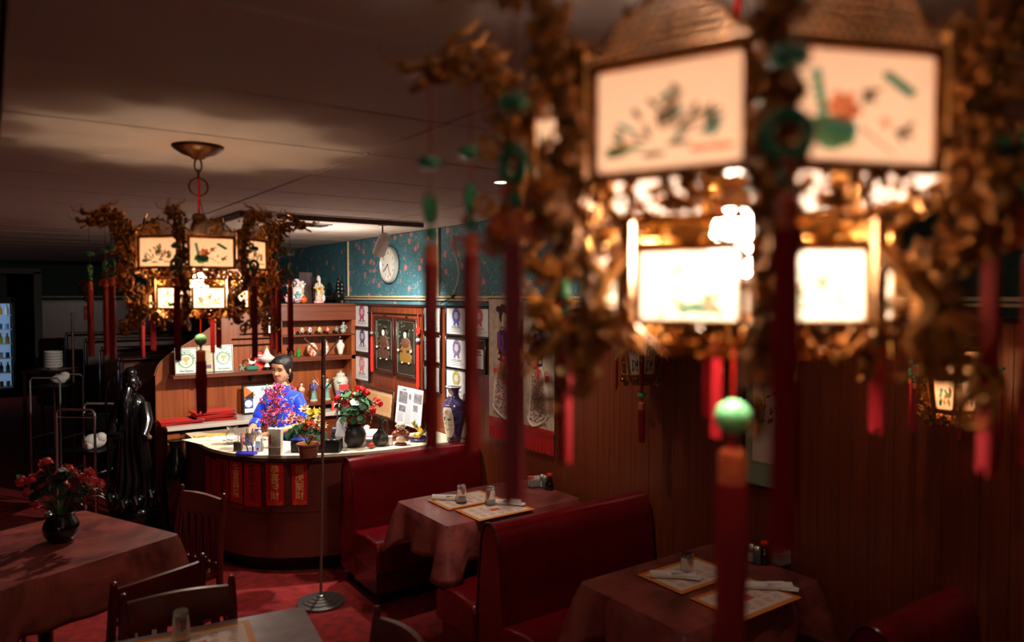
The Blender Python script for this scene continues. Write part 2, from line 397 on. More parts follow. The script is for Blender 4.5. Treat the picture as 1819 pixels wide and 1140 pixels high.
# ================================================================ palace lanterns
m_pane = shade_mat('painted_silk_pane', (255, 238, 222), .6)
m_pane2 = shade_mat('sheer_silk_pane', (255, 246, 226), .85)
_nt = m_pane2.node_tree; _mx = _nt.nodes.new('ShaderNodeMixShader'); _tr = _nt.nodes.new('ShaderNodeBsdfTransparent'); _o = [n for n in _nt.nodes if n.type == 'OUTPUT_MATERIAL'][0]; _l = _o.inputs[0].links[0].from_socket
_mx.inputs[0].default_value = .14; _nt.links.new(_l, _mx.inputs[1]); _nt.links.new(_tr.outputs[0], _mx.inputs[2]); _nt.links.new(_mx.outputs[0], _o.inputs[0])
m_pg = shade_mat('paint_green', (96, 150, 116)); m_pr = shade_mat('paint_coral', (218, 146, 104)); m_pk = shade_mat('paint_ink', (124, 112, 92)); m_pb = shade_mat('paint_teal', (70, 150, 146))
m_paints = [m_pg, m_pr, m_pk, m_pb]
m_redlac = mat('red_lacquer', (188, 40, 20), .25, coat=.5)
m_bulb = mat('bulb_glow', (255, 240, 222), emit=310); m_bulb_far = mat('warm_bulb_glow', (255, 226, 190), emit=200)
def leafpoly(c, L, wd, a, n=8):
    out = []
    for i in range(n):
        t = 2*PI*i/n; x = L*math.cos(t); y = wd*math.sin(t)*(1-.3*math.cos(t))
        out.append((c[0]+x*math.cos(a)-y*math.sin(a), c[1]+x*math.sin(a)+y*math.cos(a)))
    return out
def painting(w_, h_, design, rnd):
    """birds, lotus, branches: thin paint shapes on the pane, local X across, Z up, front = -Y"""
    mb = MB()
    def pl(poly, k): mb.mtl(k); n = len(poly); mb._add([(a*w_, -.0012, b*h_) for a, b in poly], [tuple(range(n))])
    if design == 0:      # lotus and birds
        for i in range(12): pl(leafpoly((-.28+rnd.uniform(-.12, .18), -.25+rnd.uniform(-.1, .1)), .08, .09, rnd.uniform(0, 3)), 0 if i % 3 else 3)
        for i in range(7): pl(leafpoly((-.17+.07*math.cos(i), -.02+.10*math.sin(i)), .07, .05, i), 1)
        for i in range(6): pl(leafpoly((-.36+i*.012, .28-i*.08), .05, .04, 1.2), 0 if i % 2 else 3)
        for c, a in (((.02, .10), -.9), ((.28, -.22), -.3)):
            pl(leafpoly(c, .08, .035, a), 2); pl(leafpoly((c[0]+.02, c[1]+.05), .09, .025, a+1.2), 2); pl(leafpoly((c[0]-.03, c[1]-.03), .07, .025, a-1), 2)
        for i in range(5): pl(leafpoly((.16+i*.04, .30-i*.035), .05, .045, .4), 3 if i % 2 else 0)
        pl([(-.05, -.2), (.2, -.42), (.21, -.41), (-.04, -.18)], 2); pl(leafpoly((.14, -.13), .03, .05, 0), 1)
    elif design == 1:    # garden
        for i in range(24): pl(leafpoly((rnd.uniform(-.3, .32), -.26+rnd.uniform(-.14, .12)), .06, .06, rnd.uniform(0, 3)), (0, 0, 3, 1)[i % 4])
        for i in range(8): pl([(-.4+i*.02, .05+i*.03), (.2, .06+i*.02), (.2, .07+i*.02), (-.4+i*.02, .062+i*.03)], 2)
        pl(leafpoly((-.12, .26), .03, .14, 0), 2); pl(leafpoly((-.11, .30), .05, .05, 0), 2); pl(leafpoly((.18, .14), .06, .03, .5), 2); pl(leafpoly((.26, .2), .05, .02, -.5), 1)
    else:                # landscape
        for i in range(26): x = rnd.uniform(-.36, .36); zz = -.2+.42*rnd.random()*(1-abs(x)*1.6); pl(leafpoly((x, zz), rnd.uniform(.05, .11), .022, rnd.uniform(.4, 1.4)*(1 if x > 0 else -1)+PI*.5*0), (2, 2, 3)[i % 3])
        for i in range(9): pl(leafpoly((rnd.uniform(-.38, .38), -.3+rnd.uniform(-.06, .06)), .09, .03, 0), (1, 0, 2)[i % 3])
        [pl(leafpoly((.05+.02*math.sin(i), .28-i*.05), .03+.01*i, .02, .6), 2) for i in range(8)]
    return mb
def fret_crest(w_, h_):
    mb = MB(); rows = 7; dz = h_/rows
    top = lambda x: h_*max(.22, math.cos(min(1, abs(x)/(w_*.5))*PI*.5)**.7 if abs(x) < w_*.36 else .30)
    for j in range(rows+1):
        z = j*dz; xs = [i*w_/60-w_/2 for i in range(61) if top(i*w_/60-w_/2) >= z]
        if len(xs) > 2: mb.box(((xs[0]+xs[-1])/2, 0, z), (xs[-1]-xs[0], .003, .0022))
        for i in range(-9, 10):
            x = (i+(.5 if j % 2 else 0))*w_/17
            if abs(x) < w_/2 and top(x) >= z+dz*.7: mb.box((x, 0, z+dz/2), (.0022, .003, dz))
    pts = [(-w_/2+i*w_/24, 0, top(-w_/2+i*w_/24)) for i in range(25)]
    mb.tube(pts, .0028, 5)
    for i in range(0, 25, 3): mb.ball((pts[i][0], 0, pts[i][2]+.004), .0055, 6)
    return mb
def framework(w_, h_, b, d=.012):
    mb = MB()
    for sg in (-1, 1):
        mb.box((sg*(w_/2+b/2), 0, 0), (b, d, h_+2*b), bev=.002); mb.box((0, 0, sg*(h_/2+b/2)), (w_, d, b), bev=.002)
    k = int(w_/.012)
    for i in range(k+1):
        for sg in (-1, 1): mb.ball((-w_/2+w_*i/k, -d/2, sg*(h_/2+b*.55)), .0032, 5)
    return mb
def carved_band(w1, z1, y1, w2, z2, y2, rnd, n=70):
    """sloping pierced apron: rim bars, scrolls and blossoms between them"""
    mb = MB(); P = lambda u, t: Vector(((w1+(w2-w1)*t)*u, y1+(y2-y1)*t, z1+(z2-z1)*t))
    mb.tube([P(-.5, 0), P(.5, 0)], .003, 5); mb.tube([P(-.5, 1), P(.5, 1)], .003, 5)
    mb.tube([P(-.5, 0), P(-.5, 1)], .0025, 5); mb.tube([P(.5, 0), P(.5, 1)], .0025, 5)
    for i in range(n):
        u = rnd.uniform(-.48, .48); t = rnd.uniform(.05, .95); c = P(u, t)
        mb.ball(c+Vector((0, -.002, 0)), rnd.uniform(.003, .0075), 5, (1, .5, 1))
    for i in range(9):
        u = -.42+i*.105; a0 = rnd.random()*6
        mb.tube([P(u, .5)+Vector((.012*math.cos(a0+k), 0, .009*math.sin(a0+k)))*(.4+.12*k) for k in range(6)], .002, 4)
    for i in range(7): mb.ball(P(.12*math.cos(i*.9), .5+.3*math.sin(i*.9))+Vector((0, -.005, 0)), .008, 6, (1, .5, .8))
    return mb
def curl(c, r, turns, d0, plane, th, n=14):
    pts = []
    for i in range(n+1):
        t = i/n; a = d0+turns*2*PI*t; rr = r*(1-.75*t)
        p, q = rr*math.cos(a), rr*math.sin(a)
        pts.append((c[0]+p*plane[0], c[1]+p*plane[1], c[2]+q))
    return pts
def dragon_mesh(rnd):
    mb = MB(); path = [(-.045, -.16), (.02, -.13), (.045, -.09), (.015, -.045), (.005, 0), (.03, .045), (.045, .08), (.04, .115), (.075, .135), (.115, .125)]
    pts = []
    for i in range(len(path)-1):
        for k in range(3):
            t = k/3; pts.append((path[i][0]*(1-t)+path[i+1][0]*t, .006*math.sin(i*2+k), path[i][1]*(1-t)+path[i+1][1]*t))
    n = len(pts); mb.tube(pts, [.007+.008*math.sin(PI*min(1, .15+i/n)) for i in range(n)], 8)
    for i in range(1, n):                                   # scales and back fins
        p = Vector(pts[i]); d = (p-Vector(pts[i-1])).normalized(); s_ = Vector((-d.z, 0, d.x))
        mb.cone(p+s_*.012, p+s_*.036-d*.012, .007, 5)
        for k in range(5):
            a = rnd.random()*2*PI; o_ = Vector((0, 1, 0))*math.cos(a)*.02+s_*math.sin(a)*.02
            mb.ball(p+o_, rnd.uniform(.005, .009), 5)
    h = Vector((.135, 0, .125))                             # head: skull, snout, open jaw, eyes, horns, mane
    mb.ball(h, .022, 10, (1.2, 1, .9)); mb.box(h+Vector((.036, 0, .004)), (.045, .026, .014), Euler((0, .1, 0)), .004)
    mb.box(h+Vector((.030, 0, -.018)), (.036, .02, .008), Euler((0, .45, 0)), .003)
    mb.ball(h+Vector((.058, 0, .012)), .009, 6)
    for sg in (-1, 1):
        mb.ball(h+Vector((.012, sg*.016, .014)), .007, 6)
        mb.tube([h+Vector((-.005, sg*.012, .015)), h+Vector((-.03, sg*.022, .04)), h+Vector((-.055, sg*.03, .045)), h+Vector((-.07, sg*.028, .062))], [.006, .005, .004, .001], 6)
        mb.tube([h+Vector((.055, sg*.01, .006)), h+Vector((.075, sg*.03, .012)), h+Vector((.08, sg*.04, .03))], [.002, .002, .001], 5)
        mb.cone(h+Vector((-.01, sg*.02, 0)), h+Vector((-.03, sg*.045, .008)), .008)
    for i in range(26):
        a = rnd.uniform(-1.3, 1.6); b = rnd.uniform(-1, 1)
        mb.cone(h+Vector((-.012, b*.012, .004)), h+Vector((-.03-.03*math.cos(a)*rnd.random(), b*.034, .036*math.sin(a))), .005, 5)
    for c, r in (((.02, -.03), .024), ((.055, .02), .02), ((.01, -.11), .024), ((.06, -.06), .018), ((.0, .07), .018)):
        mb.tube(curl((c[0], rnd.uniform(-.02, .02), c[1]), r, 1.3, rnd.random()*6, (1, 0), 0), .005, 5)
    for i in range(16):
        mb.ball((rnd.uniform(0, .07), rnd.uniform(-.022, .022), rnd.uniform(-.15, .14)), rnd.uniform(.004, .007), 5)
    return mb
def phoenix_mesh(rnd):
    mb = MB(); mb.tube([(0, 0, .05), (.03, 0, .02), (.05, 0, -.01), (.035, 0, -.05), (.06, 0, -.08), (.085, 0, -.075)], [.008, .012, .015, .012, .01, .004], 7)
    for i in range(5): mb.tube(curl((.05+.012*i, rnd.uniform(-.02, .02), -.03-.018*i), .022, 1.4, i, (1, 0), 0), .0045, 5)
    for i in range(24): mb.ball((rnd.uniform(.0, .09), rnd.uniform(-.02, .02), rnd.uniform(-.09, .05)), rnd.uniform(.003, .008), 5)
    for i in range(8): mb.cone((.05, 0, -.02), (.05+.05*math.cos(i), .03*math.sin(i*2), -.02+.05*math.sin(i)), .006, 5)
    return mb
def tassel_meshes(L=.25):
    rnd = random.Random(3)
    st = MB().tube([(0, 0, .215), (0, 0, 0)], .0012, 4)
    disc = MB().lathe([(.001, .009), (.014, .007), (.0175, 0), (.014, -.007), (.001, -.009)], (0, 0, .105), 14)
    rg = MB().ring((0, 0, .045), .0165, .0058, 20, 8, 'Y')
    bead = MB().ball((0, 0, .012), .009, 10)
    cap = MB().lathe([(.004, 0), (.0085, -.004), (.0085, -.03), (.0095, -.032)], n=12)
    for z in (-.008, -.016, -.024): cap.ring((0, 0, z), .0088, .0014, 12, 4)
    body = MB()
    body.lathe([(.0075, -.03), (.0090, -.05), (.0090, -.03-L*.7), (.0085, -.03-L)], n=14)
    for i in range(16):
        a = i*2*PI/16; r = .0080
        body.tube([(r*math.cos(a), r*math.sin(a), -.03), (r*1.15*math.cos(a), r*1.15*math.sin(a), -.1), (r*1.1*math.cos(a+.1), r*1.1*math.sin(a+.1), -.035-L-rnd.random()*.015)], .0022, 4)
    return st, disc, rg, bead, cap, body
TAS = None
def tassel(par, loc, rot=0, sc=1, L=1):
    """string with jade disc, ring and bead above a red silk tassel"""
    global TAS
    if TAS is None:
        ms = tassel_meshes(); nm = ['string', 'jade_disc', 'jade_ring', 'jade_bead', 'tassel_cap', 'tassel']
        mt = [m_red, m_jade, m_jade, m_jade, mat('orange_thread', (206, 104, 66), .5), m_red]
        TAS = [(n, m.build('proto', k)) for n, m, k in zip(nm, ms, mt)]
        for n, o in TAS: C.objects.unlink(o)
    b = share(TAS[5][1], 'tassel', par, loc, (0, 0, rot), (sc, sc, sc*L))
    for n, o in TAS[:5]: share(o, n, b, (0, 0, 0), (0, 0, 0), (1, 1, 1/L) if n != 'x' else 1)
    return b
def pendant(par, z, L=.16):
    """green ball over a thick tassel on the centre line"""
    MB().tube([(0, 0, z+.12), (0, 0, z+.02)], .0016, 5).build('cord', m_redb, par)
    MB().ball((0, 0, z), .0225, 24).build('green_ball', m_jadeb, par)
    MB().tube([(0, 0, z-.02), (0, 0, z-.042)], .004, 6).ball((0, 0, z-.026), .006, 8).build('knot', m_red, par)
    b = MB().lathe([(.012, z-.040), (.0165, z-.044), (.0165, z-.085), (.014, z-.088)], n=18)
    for q in (.048, .056, .064, .072, .08): b.ring((0, 0, z-q), .0167, .0018, 16, 4)
    b.build('tassel_cap', mat('orange_thread', (206, 104, 66), .5), par)
    rnd = random.Random(5); b = MB().lathe([(.0155, z-.083), (.0175, z-.13), (.0165, z-.083-L)], n=18)
    for i in range(26):
        a = i*2*PI/26; r = .0165
        b.tube([(r*math.cos(a), r*math.sin(a), z-.083), (r*1.1*math.cos(a), r*1.1*math.sin(a), z-.16), (r*math.cos(a+.1), r*math.sin(a+.1), z-.09-L-rnd.random()*.02)], .0025, 4)
    b.build('tassel', m_red, par)

def build_lantern(loc, rz, label, dz=0, m_b=None):
    rnd = random.Random(11)
    t = thing('palace_lantern', label, 'lantern', loc, rz, 'gilt palace lanterns under the ceiling')
    ap, lo = .235, .170
    pf = framework(.146, .100, .010).build('panel_frame', m_gold, t)
    cr = fret_crest(.170, .056).build('crest', m_gold, t)
    vb = carved_band(.188, 2.147, -ap, .14, 2.112, -lo-.004, rnd); vb = vb.build('apron', m_gold, t)
    sb = carved_band(.118, 2.108, -lo, .118, 2.085, -lo, rnd, 14).build('fret_strip', m_goldp, t)
    lf = framework(.104, .070, .007).build('panel_frame', m_gold, t)
    sk = carved_band(.125, 2.0, -lo, .085, 1.965, -lo+.035, rnd, 50).build('lower_apron', m_gold, t)
    pane1 = MB().box((0, 0, 0), (.146, .0015, .100)).build('painted_panel', m_pane, t)
    pane2 = MB().box((0, 0, 0), (.104, .0015, .070)).build('painted_panel', m_pane2, t)
    prs = [painting(.146, .1, d, random.Random(d)).build('painting', m_paints, pane1) for d in range(3)]
    prs2 = [painting(.104, .07, d, random.Random(d+9)).build('painting', m_paints, pane2) for d in (2, 1)]
    post = MB().tube([(0, 0, 2.27), (0, 0, 2.13)], .011, 8).ball((0, 0, 2.28), .014, 8)
    for i in range(16): post.ball((rnd.uniform(-.01, .01), -.008+rnd.uniform(-.006, .004), 2.13+i*.009), .006, 5)
    post = post.build('post', m_gold, t)
    post2 = MB().tube([(0, 0, 2.11), (0, 0, 1.995)], .008, 8).ball((0, 0, 1.99), .011, 8).tube([(0, 0, 1.99), (0, 0, 1.955)], [.007, .002], 6).build('post', m_gold, t)
    dr = dragon_mesh(random.Random(21)).build('dragon', m_gold, t)
    ph = phoenix_mesh(random.Random(22)).build('phoenix', m_gold, t)
    rd = MB()
    for i in range(6): rd.tube(curl((.01+.012*i, .0, -.05+.02*math.sin(i*2)), .012, 1, i, (1, 0), 0), .003, 5)
    rd = rd.build('red_tongue', m_redlac, t)
    first = True
    for k in range(8):
        a = k*PI/4; n_ = Vector((math.sin(a), -math.cos(a), 0)); nl = n_*ap; nl2 = n_*lo
        r = (0, 0, a)
        def put(o, nm, L_, rot=r, par=t):
            if k == 0: o.location = L_; o.rotation_euler = rot; return o
            return share(o, nm, par, L_, rot)
        put(pf, 'panel_frame', (nl.x, nl.y, 2.203)); put(cr, 'crest', (nl.x, nl.y, 2.262))
        p1 = put(pane1, 'painted_panel', (nl.x, nl.y, 2.203)); p2 = put(pane2, 'painted_panel', (nl2.x, nl2.y, 2.040))
        put(lf, 'panel_frame', (nl2.x, nl2.y, 2.040)); put(vb, 'apron', (0, 0, 0)); put(sb, 'fret_strip', (0, 0, 0)); put(sk, 'lower_apron', (0, 0, 0))
        if k: share(prs[(k*2) % 3], 'painting', p1); share(prs2[k % 2], 'painting', p2)
        c = a+PI/8; cn = Vector((math.sin(c), -math.cos(c), 0)); R1 = ap/math.cos(PI/8); R2 = lo/math.cos(PI/8)
        put(post, 'post', (cn.x*R1, cn.y*R1, 0), (0, 0, c)); put(post2, 'post', (cn.x*R2, cn.y*R2, 0), (0, 0, c))
        rr = (0, 0, c-PI/2)
        put(dr, 'dragon', (cn.x*(R1+.005), cn.y*(R1+.005), 2.205), rr).scale = (.88, .88, .95); put(ph, 'phoenix', (cn.x*R2, cn.y*R2, 2.03), rr)
        put(rd, 'red_tongue', (cn.x*(R1+.025), cn.y*(R1+.025), 2.16), rr)
        tassel(t, (cn.x*.335, cn.y*.335, 2.112), c, 1, .98)
        if k in (1, 5): rx = .29 if k == 1 else .39; tassel(t, (cn.x*rx, cn.y*rx, 2.10), c, 1, .95)
        if k in (3, 5): tassel(t, (cn.x*.21, cn.y*.21, 2.0), c, .8, .8)
    for o in prs[1:]+prs2[1:]: bpy.data.objects.remove(o)
    # middle: top plate ribs, finial, bulb
    mb = MB()
    for k in range(8): a = k*PI/4; mb.tube([(0, 0, 2.285), (math.sin(a)*.235, -math.cos(a)*.235, 2.262)], .003, 5)
    mb.ring((0, 0, 2.285), .035, .005).build('top_spider', m_gold, t)
    MB().lathe([(.018, 2.27), (.03, 2.28), (.032, 2.31), (.022, 2.335), (.026, 2.35), (.02, 2.362), (.006, 2.366)], n=18).build('finial', m_brass, t)
    MB().tube([(0, 0, 2.27), (0, 0, 2.16)], .012, 10).lathe([(.006, 2.16), (.018, 2.155), (.018, 2.135)], n=12).build('bulb_holder', m_brass, t)
    b = MB().lathe([(.012, 2.136), (.022, 2.125), (.032, 2.100), (.033, 2.085), (.027, 2.065), (.013, 2.052), (.002, 2.05)], n=18).build('bulb', m_b or m_bulb, t)
    MB().tube([(0, 0, 2.005), (0, 0, 1.90)], .0015, 4).build('cord', m_redb, t)
    pendant(t, 1.878+0, .18)
    # chain and ceiling rose
    ch = MB().ring((0, 0, 2.50), .0001, .0001, 3, 3).build('chain', m_brass, t)
    def link(c, a, b_, ax): return MB().ring((0, 0, 0), a, .0035, 18, 6, ax, b_/a).build('link', m_brass, ch, loc=c)
    link((0, 0, 2.548), .013, .026, 'Y'); link((0, 0, 2.515), .008, .016, 'X'); link((0, 0, 2.465), .034, .034, 'Y')
    MB().tube([(0, 0, 2.50), (.002, 0, 2.44), (0, 0, 2.36)], .0045, 6).build('red_cord', m_redb, t)
    MB().lathe([(.001, -.052), (.022, -.048), (.03, -.04), (.06, -.03), (.088, -.012), (.094, -.004), (.094, 0), (.001, 0)], (0, 0, ZC-dz), 36, cap=False).build('ceiling_rose', m_brass, t)
    MB().tube([(.004, 0, 2.42), (.012, 0, 2.38), (.03, 0, 2.34), (.035, 0, 2.30)], .0014, 4).build('wire', m_dark, t)
    t.location.z += dz
    return t
# facing angle: octagon side k=0 looks along local -Y
far_lantern = build_lantern((.664, 3.02, 0), math.radians(-35.3+32.9), 'gilt two-tier lantern with dragon corners hanging whole in view from its brown ceiling rose', 0, m_bulb_far)
near_lantern = build_lantern((.755, .589, 0), math.radians(-35.3+12.5), 'gilt two-tier dragon lantern hanging close to the camera, cut by the picture edge', .02)

# ---------------------------------------------------------------- small lanterns on the right wall
def wall_lantern(loc, rz, label, lit):
    rnd = random.Random(4)
    t = thing('wall_lantern', label, 'lantern', loc, rz, 'six-sided lanterns by the right wall')
    n = 6; z1, z0 = .12, -.11; r1, r0 = .098, .068
    fr = MB(); a = 2*PI/n
    w1, w0 = 2*r1*math.tan(PI/n), 2*r0*math.tan(PI/n)
    # one side built flat at -Y, sloping inward to the bottom
    def S_(u, v): r = r0+(r1-r0)*v; ww = w0+(w1-w0)*v; return Vector((ww*u, -r, z0+(z1-z0)*v))
    outline = []
    for (u, v, a0) in ((.27, .92, 0), (-.27, .92, 90), (-.27, .08, 180), (.27, .08, 270)):
        for i in range(5):
            q = math.radians(a0+i*22.5); outline.append((u+.13*math.cos(q), v+.07*math.sin(q)))
    pane = MB(); pane._add([S_(*p) for p in outline]+[S_(*p)+Vector((0, .001, 0)) for p in outline], [tuple(range(20)), tuple(range(39, 19, -1))])
    border = MB(); border.tube([S_(*p)+Vector((0, -.003, 0)) for p in outline], .0045, 6, True)
    for sg in (-1, 1): border.tube([S_(sg*.48, 0), S_(sg*.48, 1)], .008, 6)
    for v in (0, 1):
        border.tube([S_(-.5, v), S_(.5, v)], .006, 6)
        for i in range(12): border.ball(S_(-.5+i/11, v+(-.03 if v == 0 else .03))+Vector((0, -.004, 0)), .006, 5)
    motif = MB()
    for i in range(16):
        c = (rnd.uniform(-.25, .25), .12+rnd.uniform(0, .26)); pl = leafpoly(c, .07, .035, rnd.random()*3)
        motif.mtl((0, 0, 1, 3)[i % 4]); motif._add([S_(*p)+Vector((0, -.0015, 0)) for p in pl], [tuple(range(len(pl)))])
    for i in range(8):
        c = (rnd.uniform(-.2, .2), .5+rnd.uniform(0, .2)); pl = leafpoly(c, .09, .02, rnd.random()*3)
        motif.mtl((3, 2)[i % 2]); motif._add([S_(*p)+Vector((0, -.0015, 0)) for p in pl], [tuple(range(len(pl)))])
    low = carved_band(w0*1.0, z0-.01, -r0-.004, w0*.7, z0-.055, -r0*.72, rnd, 45)
    po = pane.build('painted_panel', m_pane, t, False); bo = border.build('panel_frame', m_gold, t); mo = motif.build('painting', m_paints, po, False); lo_ = low.build('lower_apron', m_gold, t)
    cr = fret_crest(w1*.95, .04).build('crest', m_gold, t, loc=(0, -r1, z1+.008))
    cv = MB()
    for i in range(7): cv.tube(curl((.012, 0, .08-i*.028), .014, 1.4, i*1.3, (1, 0), 0), .0035, 5); cv.ball((.012, .004, .08-i*.028), .006, 5)
    cv.tube(curl((.02, 0, -.13), .022, 1.5, 1, (1, 0), 0), .004, 5); cv.tube(curl((.0, 0, -.155), .016, 1.5, 3, (1, 0), 0), .004, 5)
    cv = cv.build('corner_scroll', m_gold, t)
    for k in range(n):
        b = k*a
        for o, nm in ((po, 'painted_panel'), (bo, 'panel_frame'), (lo_, 'lower_apron')):
            if k: q = share(o, nm, t, (0, 0, 0), (0, 0, b)); 
            if k and o is po: share(mo, 'painting', q)
        if k: share(cr, 'crest', t, (r1*math.sin(b), -r1*math.cos(b), z1+.008), (0, 0, b))
        c = b+a/2; R = .5*(r0+r1)/math.cos(a/2)
        if k: share(cv, 'corner_scroll', t, (math.sin(c)*(R+.004), -math.cos(c)*(R+.004), 0), (0, 0, c-PI/2))
        else: cv.location = (math.sin(c)*(R+.004), -math.cos(c)*(R+.004), 0); cv.rotation_euler = (0, 0, c-PI/2)
        tassel(t, (math.sin(c)*.158, -math.cos(c)*.158, -.01), c, .62, 1.0)
    MB().lathe([(.0, z1+.075), (.03, z1+.07), (.05, z1+.05), (.1, z1+.012), (.1, z1+.006)], n=18, cap=False).build('roof', m_gold, t)
    mb = MB(); mb.tube([(0, 0, z1+.07), (0, 0, z1+.12), (0, .1, z1+.15), (0, .19, z1+.12)], .006, 7).build('bracket', m_brass, t)
    MB().lathe([(.008, .06), (.026, .035), (.03, .015), (.022, -.01), (.004, -.022)], n=16).build('bulb', mat('small_bulb_glow', (255, 220, 175), emit=70) if lit else mat('frosted_bulb', (210, 200, 190), .3), t)
    if not lit:
        pendant(t, -.225, .16)
    return t
wall_lantern((2.925, 1.285, 1.735), math.radians(-88), 'lit six-sided lantern with painted glass panels by the dark panelled wall', True)
wall_lantern((2.93, 2.90, 1.725), math.radians(-75), 'unlit gilt lantern by the wall with a pale green ball and long red tassels', False)
# ================================================================ counter
CZ = .885
def offset_path(r_in):
    """plan outline of the rounded bar, x to the wall, then round the corner and back"""
    ctl = [(3.106, 5.04), (2.6, 5.05), (2.3, 5.08), (2.0, 5.17), (1.78, 5.27), (1.60, 5.40), (1.46, 5.58), (1.37, 5.80), (1.335, 6.02), (1.33, 6.35), (1.33, 6.66)]
    fine = []
    for i in range(len(ctl)-1):                      # smooth curve through the control points
        p0, p1, p2, p3 = [Vector(ctl[max(0, min(len(ctl)-1, i+k))]) for k in (-1, 0, 1, 2)]
        for k in range(4):
            t = k/4; fine.append(.5*((2*p1)+(p2-p0)*t+(2*p0-5*p1+4*p2-p3)*t*t+(3*p1-p0-3*p2+p3)*t**3))
    fine.append(Vector(ctl[-1])); out = []
    for i, p in enumerate(fine):
        d = (fine[min(i+1, len(fine)-1)]-fine[max(i-1, 0)]).normalized(); q = p+Vector((d.y, -d.x))*r_in
        if i == 0: q = Vector((p.x, p.y+r_in))
        if i == len(fine)-1: q = Vector((p.x+r_in, p.y))
        out.append((q.x, q.y))
    return out
def sweep_wall(path_o, path_i, z0, z1):
    mb = MB(); n = len(path_o); vs = [(x, y, z) for z in (z0, z1) for x, y in path_o]+[(x, y, z) for z in (z0, z1) for x, y in path_i]
    fs = []
    for i in range(n-1):
        fs += [(i, i+1, n+i+1, n+i), (2*n+i, 3*n+i, 3*n+i+1, 2*n+i+1), (n+i, n+i+1, 3*n+i+1, 3*n+i), (i, 2*n+i, 2*n+i+1, i+1)]
    fs += [(0, n, 3*n, 2*n), (n-1, 3*n-1, 4*n-1, 2*n-1)]
    mb._add(vs, fs); return mb
t = thing('service_counter', 'rounded dark wood counter with pale top where the woman in blue stands', 'counter')
m_cfront = mat('counter_front', (104, 44, 34), .42, noise=.3, nscale=3, coat=.2)
sweep_wall(offset_path(.035), offset_path(.075), .50, CZ-.04).build('upper_panel', m_cfront, t)
sweep_wall(offset_path(.035), offset_path(.075), .12, .46).build('lower_panel', m_cfront, t)
sweep_wall(offset_path(.028), offset_path(.075), .46, .50).build('band', m_cfront, t)
sweep_wall(offset_path(.11), offset_path(.14), 0, .12).build('toe_kick', m_dark, t)
sweep_wall(offset_path(0), offset_path(.52), CZ-.022, CZ).build('countertop', m_counter, t)
sweep_wall(offset_path(-.006), offset_path(.03), CZ-.042, CZ-.020).build('edge_band', mat('edge_brown', (70, 40, 34), .3), t)
# glass case front piece by the wall end
MB().box((2.72, 5.038, .80), (.72, .012, .10)).build('glass_front', mat('green_glass', (70, 110, 100), .08, spec=.8), t)
MB().box((1.62, 6.69, .42), (.56, .04, .84)).build('end_panel', m_wood_d, t)
# red paper scrolls pasted round the counter front, each with its own characters
scr = [(387, 'red paper strip with faint dark writing, leftmost on the counter', '出入平安', 0), (400.5, 'red paper strip with dark writing, second from the left on the counter', '財源廣進', 0), (417, 'narrow red paper strip with gold characters 生意興隆 on the curve', '生意興隆', 1),
       (449, 'wide red paper strip with almost faded characters on the counter front', '新春大吉', 0), (488, 'red paper strip with gold characters 恭喜發財 on the counter', '恭喜發財', 1), (533, 'red paper strip with gold characters 福虎聚財, rightmost on the counter', '福虎聚財', 1)]
m_rp = mat('red_paper', (200, 22, 20), .55); m_rp2 = mat('red_paper_faded', (176, 18, 18), .6); m_gc = mat('gold_ink', (240, 186, 104), .5); m_dc = mat('dark_ink', (110, 22, 22), .6)
def counter_hit(px, py):
    d = CF+CR*((px-909.5)/FPX)+CU*((570-py)/FPX); best = None
    P = offset_path(.033)
    for i in range(len(P)-1):
        (x1, y1), (x2, y2) = P[i], P[i+1]; ex, ey = x2-x1, y2-y1; det = d.x*ey-d.y*ex
        if abs(det) < 1e-9: continue
        k = (x1*ey-y1*ex)/det; s_ = (x1*d.y-y1*d.x)/det
        if -.001 <= s_ <= 1.001 and k > 0 and (best is None or k < best[0]): best = (k, Vector((d.x*k, d.y*k, H+d.z*k)), math.atan2(ey, ex))
    return best
for (px, lab, s_, g), (px0, px1, y0, y1) in zip(scr, [(366, 384, 812, 880), (385, 406, 815, 886), (409, 430, 819, 892), (434, 463, 822, 899), (472, 504, 822, 898), (518, 546, 823, 897)]):
    A = counter_hit(px0, (y0+y1)/2); B = counter_hit(px1, (y0+y1)/2); Cc = counter_hit((px0+px1)/2, y0); D_ = counter_hit((px0+px1)/2, y1)
    if not (A and B): continue
    mid = Cc[1]; a = math.atan2(B[1].y-A[1].y, B[1].x-A[1].x); wd = (B[1]-A[1]).length; hh = Cc[1].z-D_[1].z
    t = thing('red_scroll', lab, 'sign', (mid.x+.004*math.sin(a), mid.y-.004*math.cos(a), mid.z), a, 'red paper scrolls on the counter front')
    MB().box((0, 0, -hh/2), (wd, .002, hh)).build('paper', m_rp if g else m_rp2, t)
    cs = hh/4.4
    text('\n'.join(s_), cs*.98, m_gc if g else m_dc, parent=t, loc=(0, -.0016, -hh*.47), sc=(min(1, wd*.7/cs), 1, 1), bold=.0006, linesp=.93)
    if px > 470:
        mb = MB()
        for i in range(7): mb._add([(p[0]*wd, -.0012, -hh+p[1]*.05+.004) for p in leafpoly(((-.3+.1*i)*.9, .3+.15*math.sin(i)), .12, .3, i)], [tuple(range(8))])
        mb.build('ornament', mat('orange_print', (232, 96, 40), .6), t)
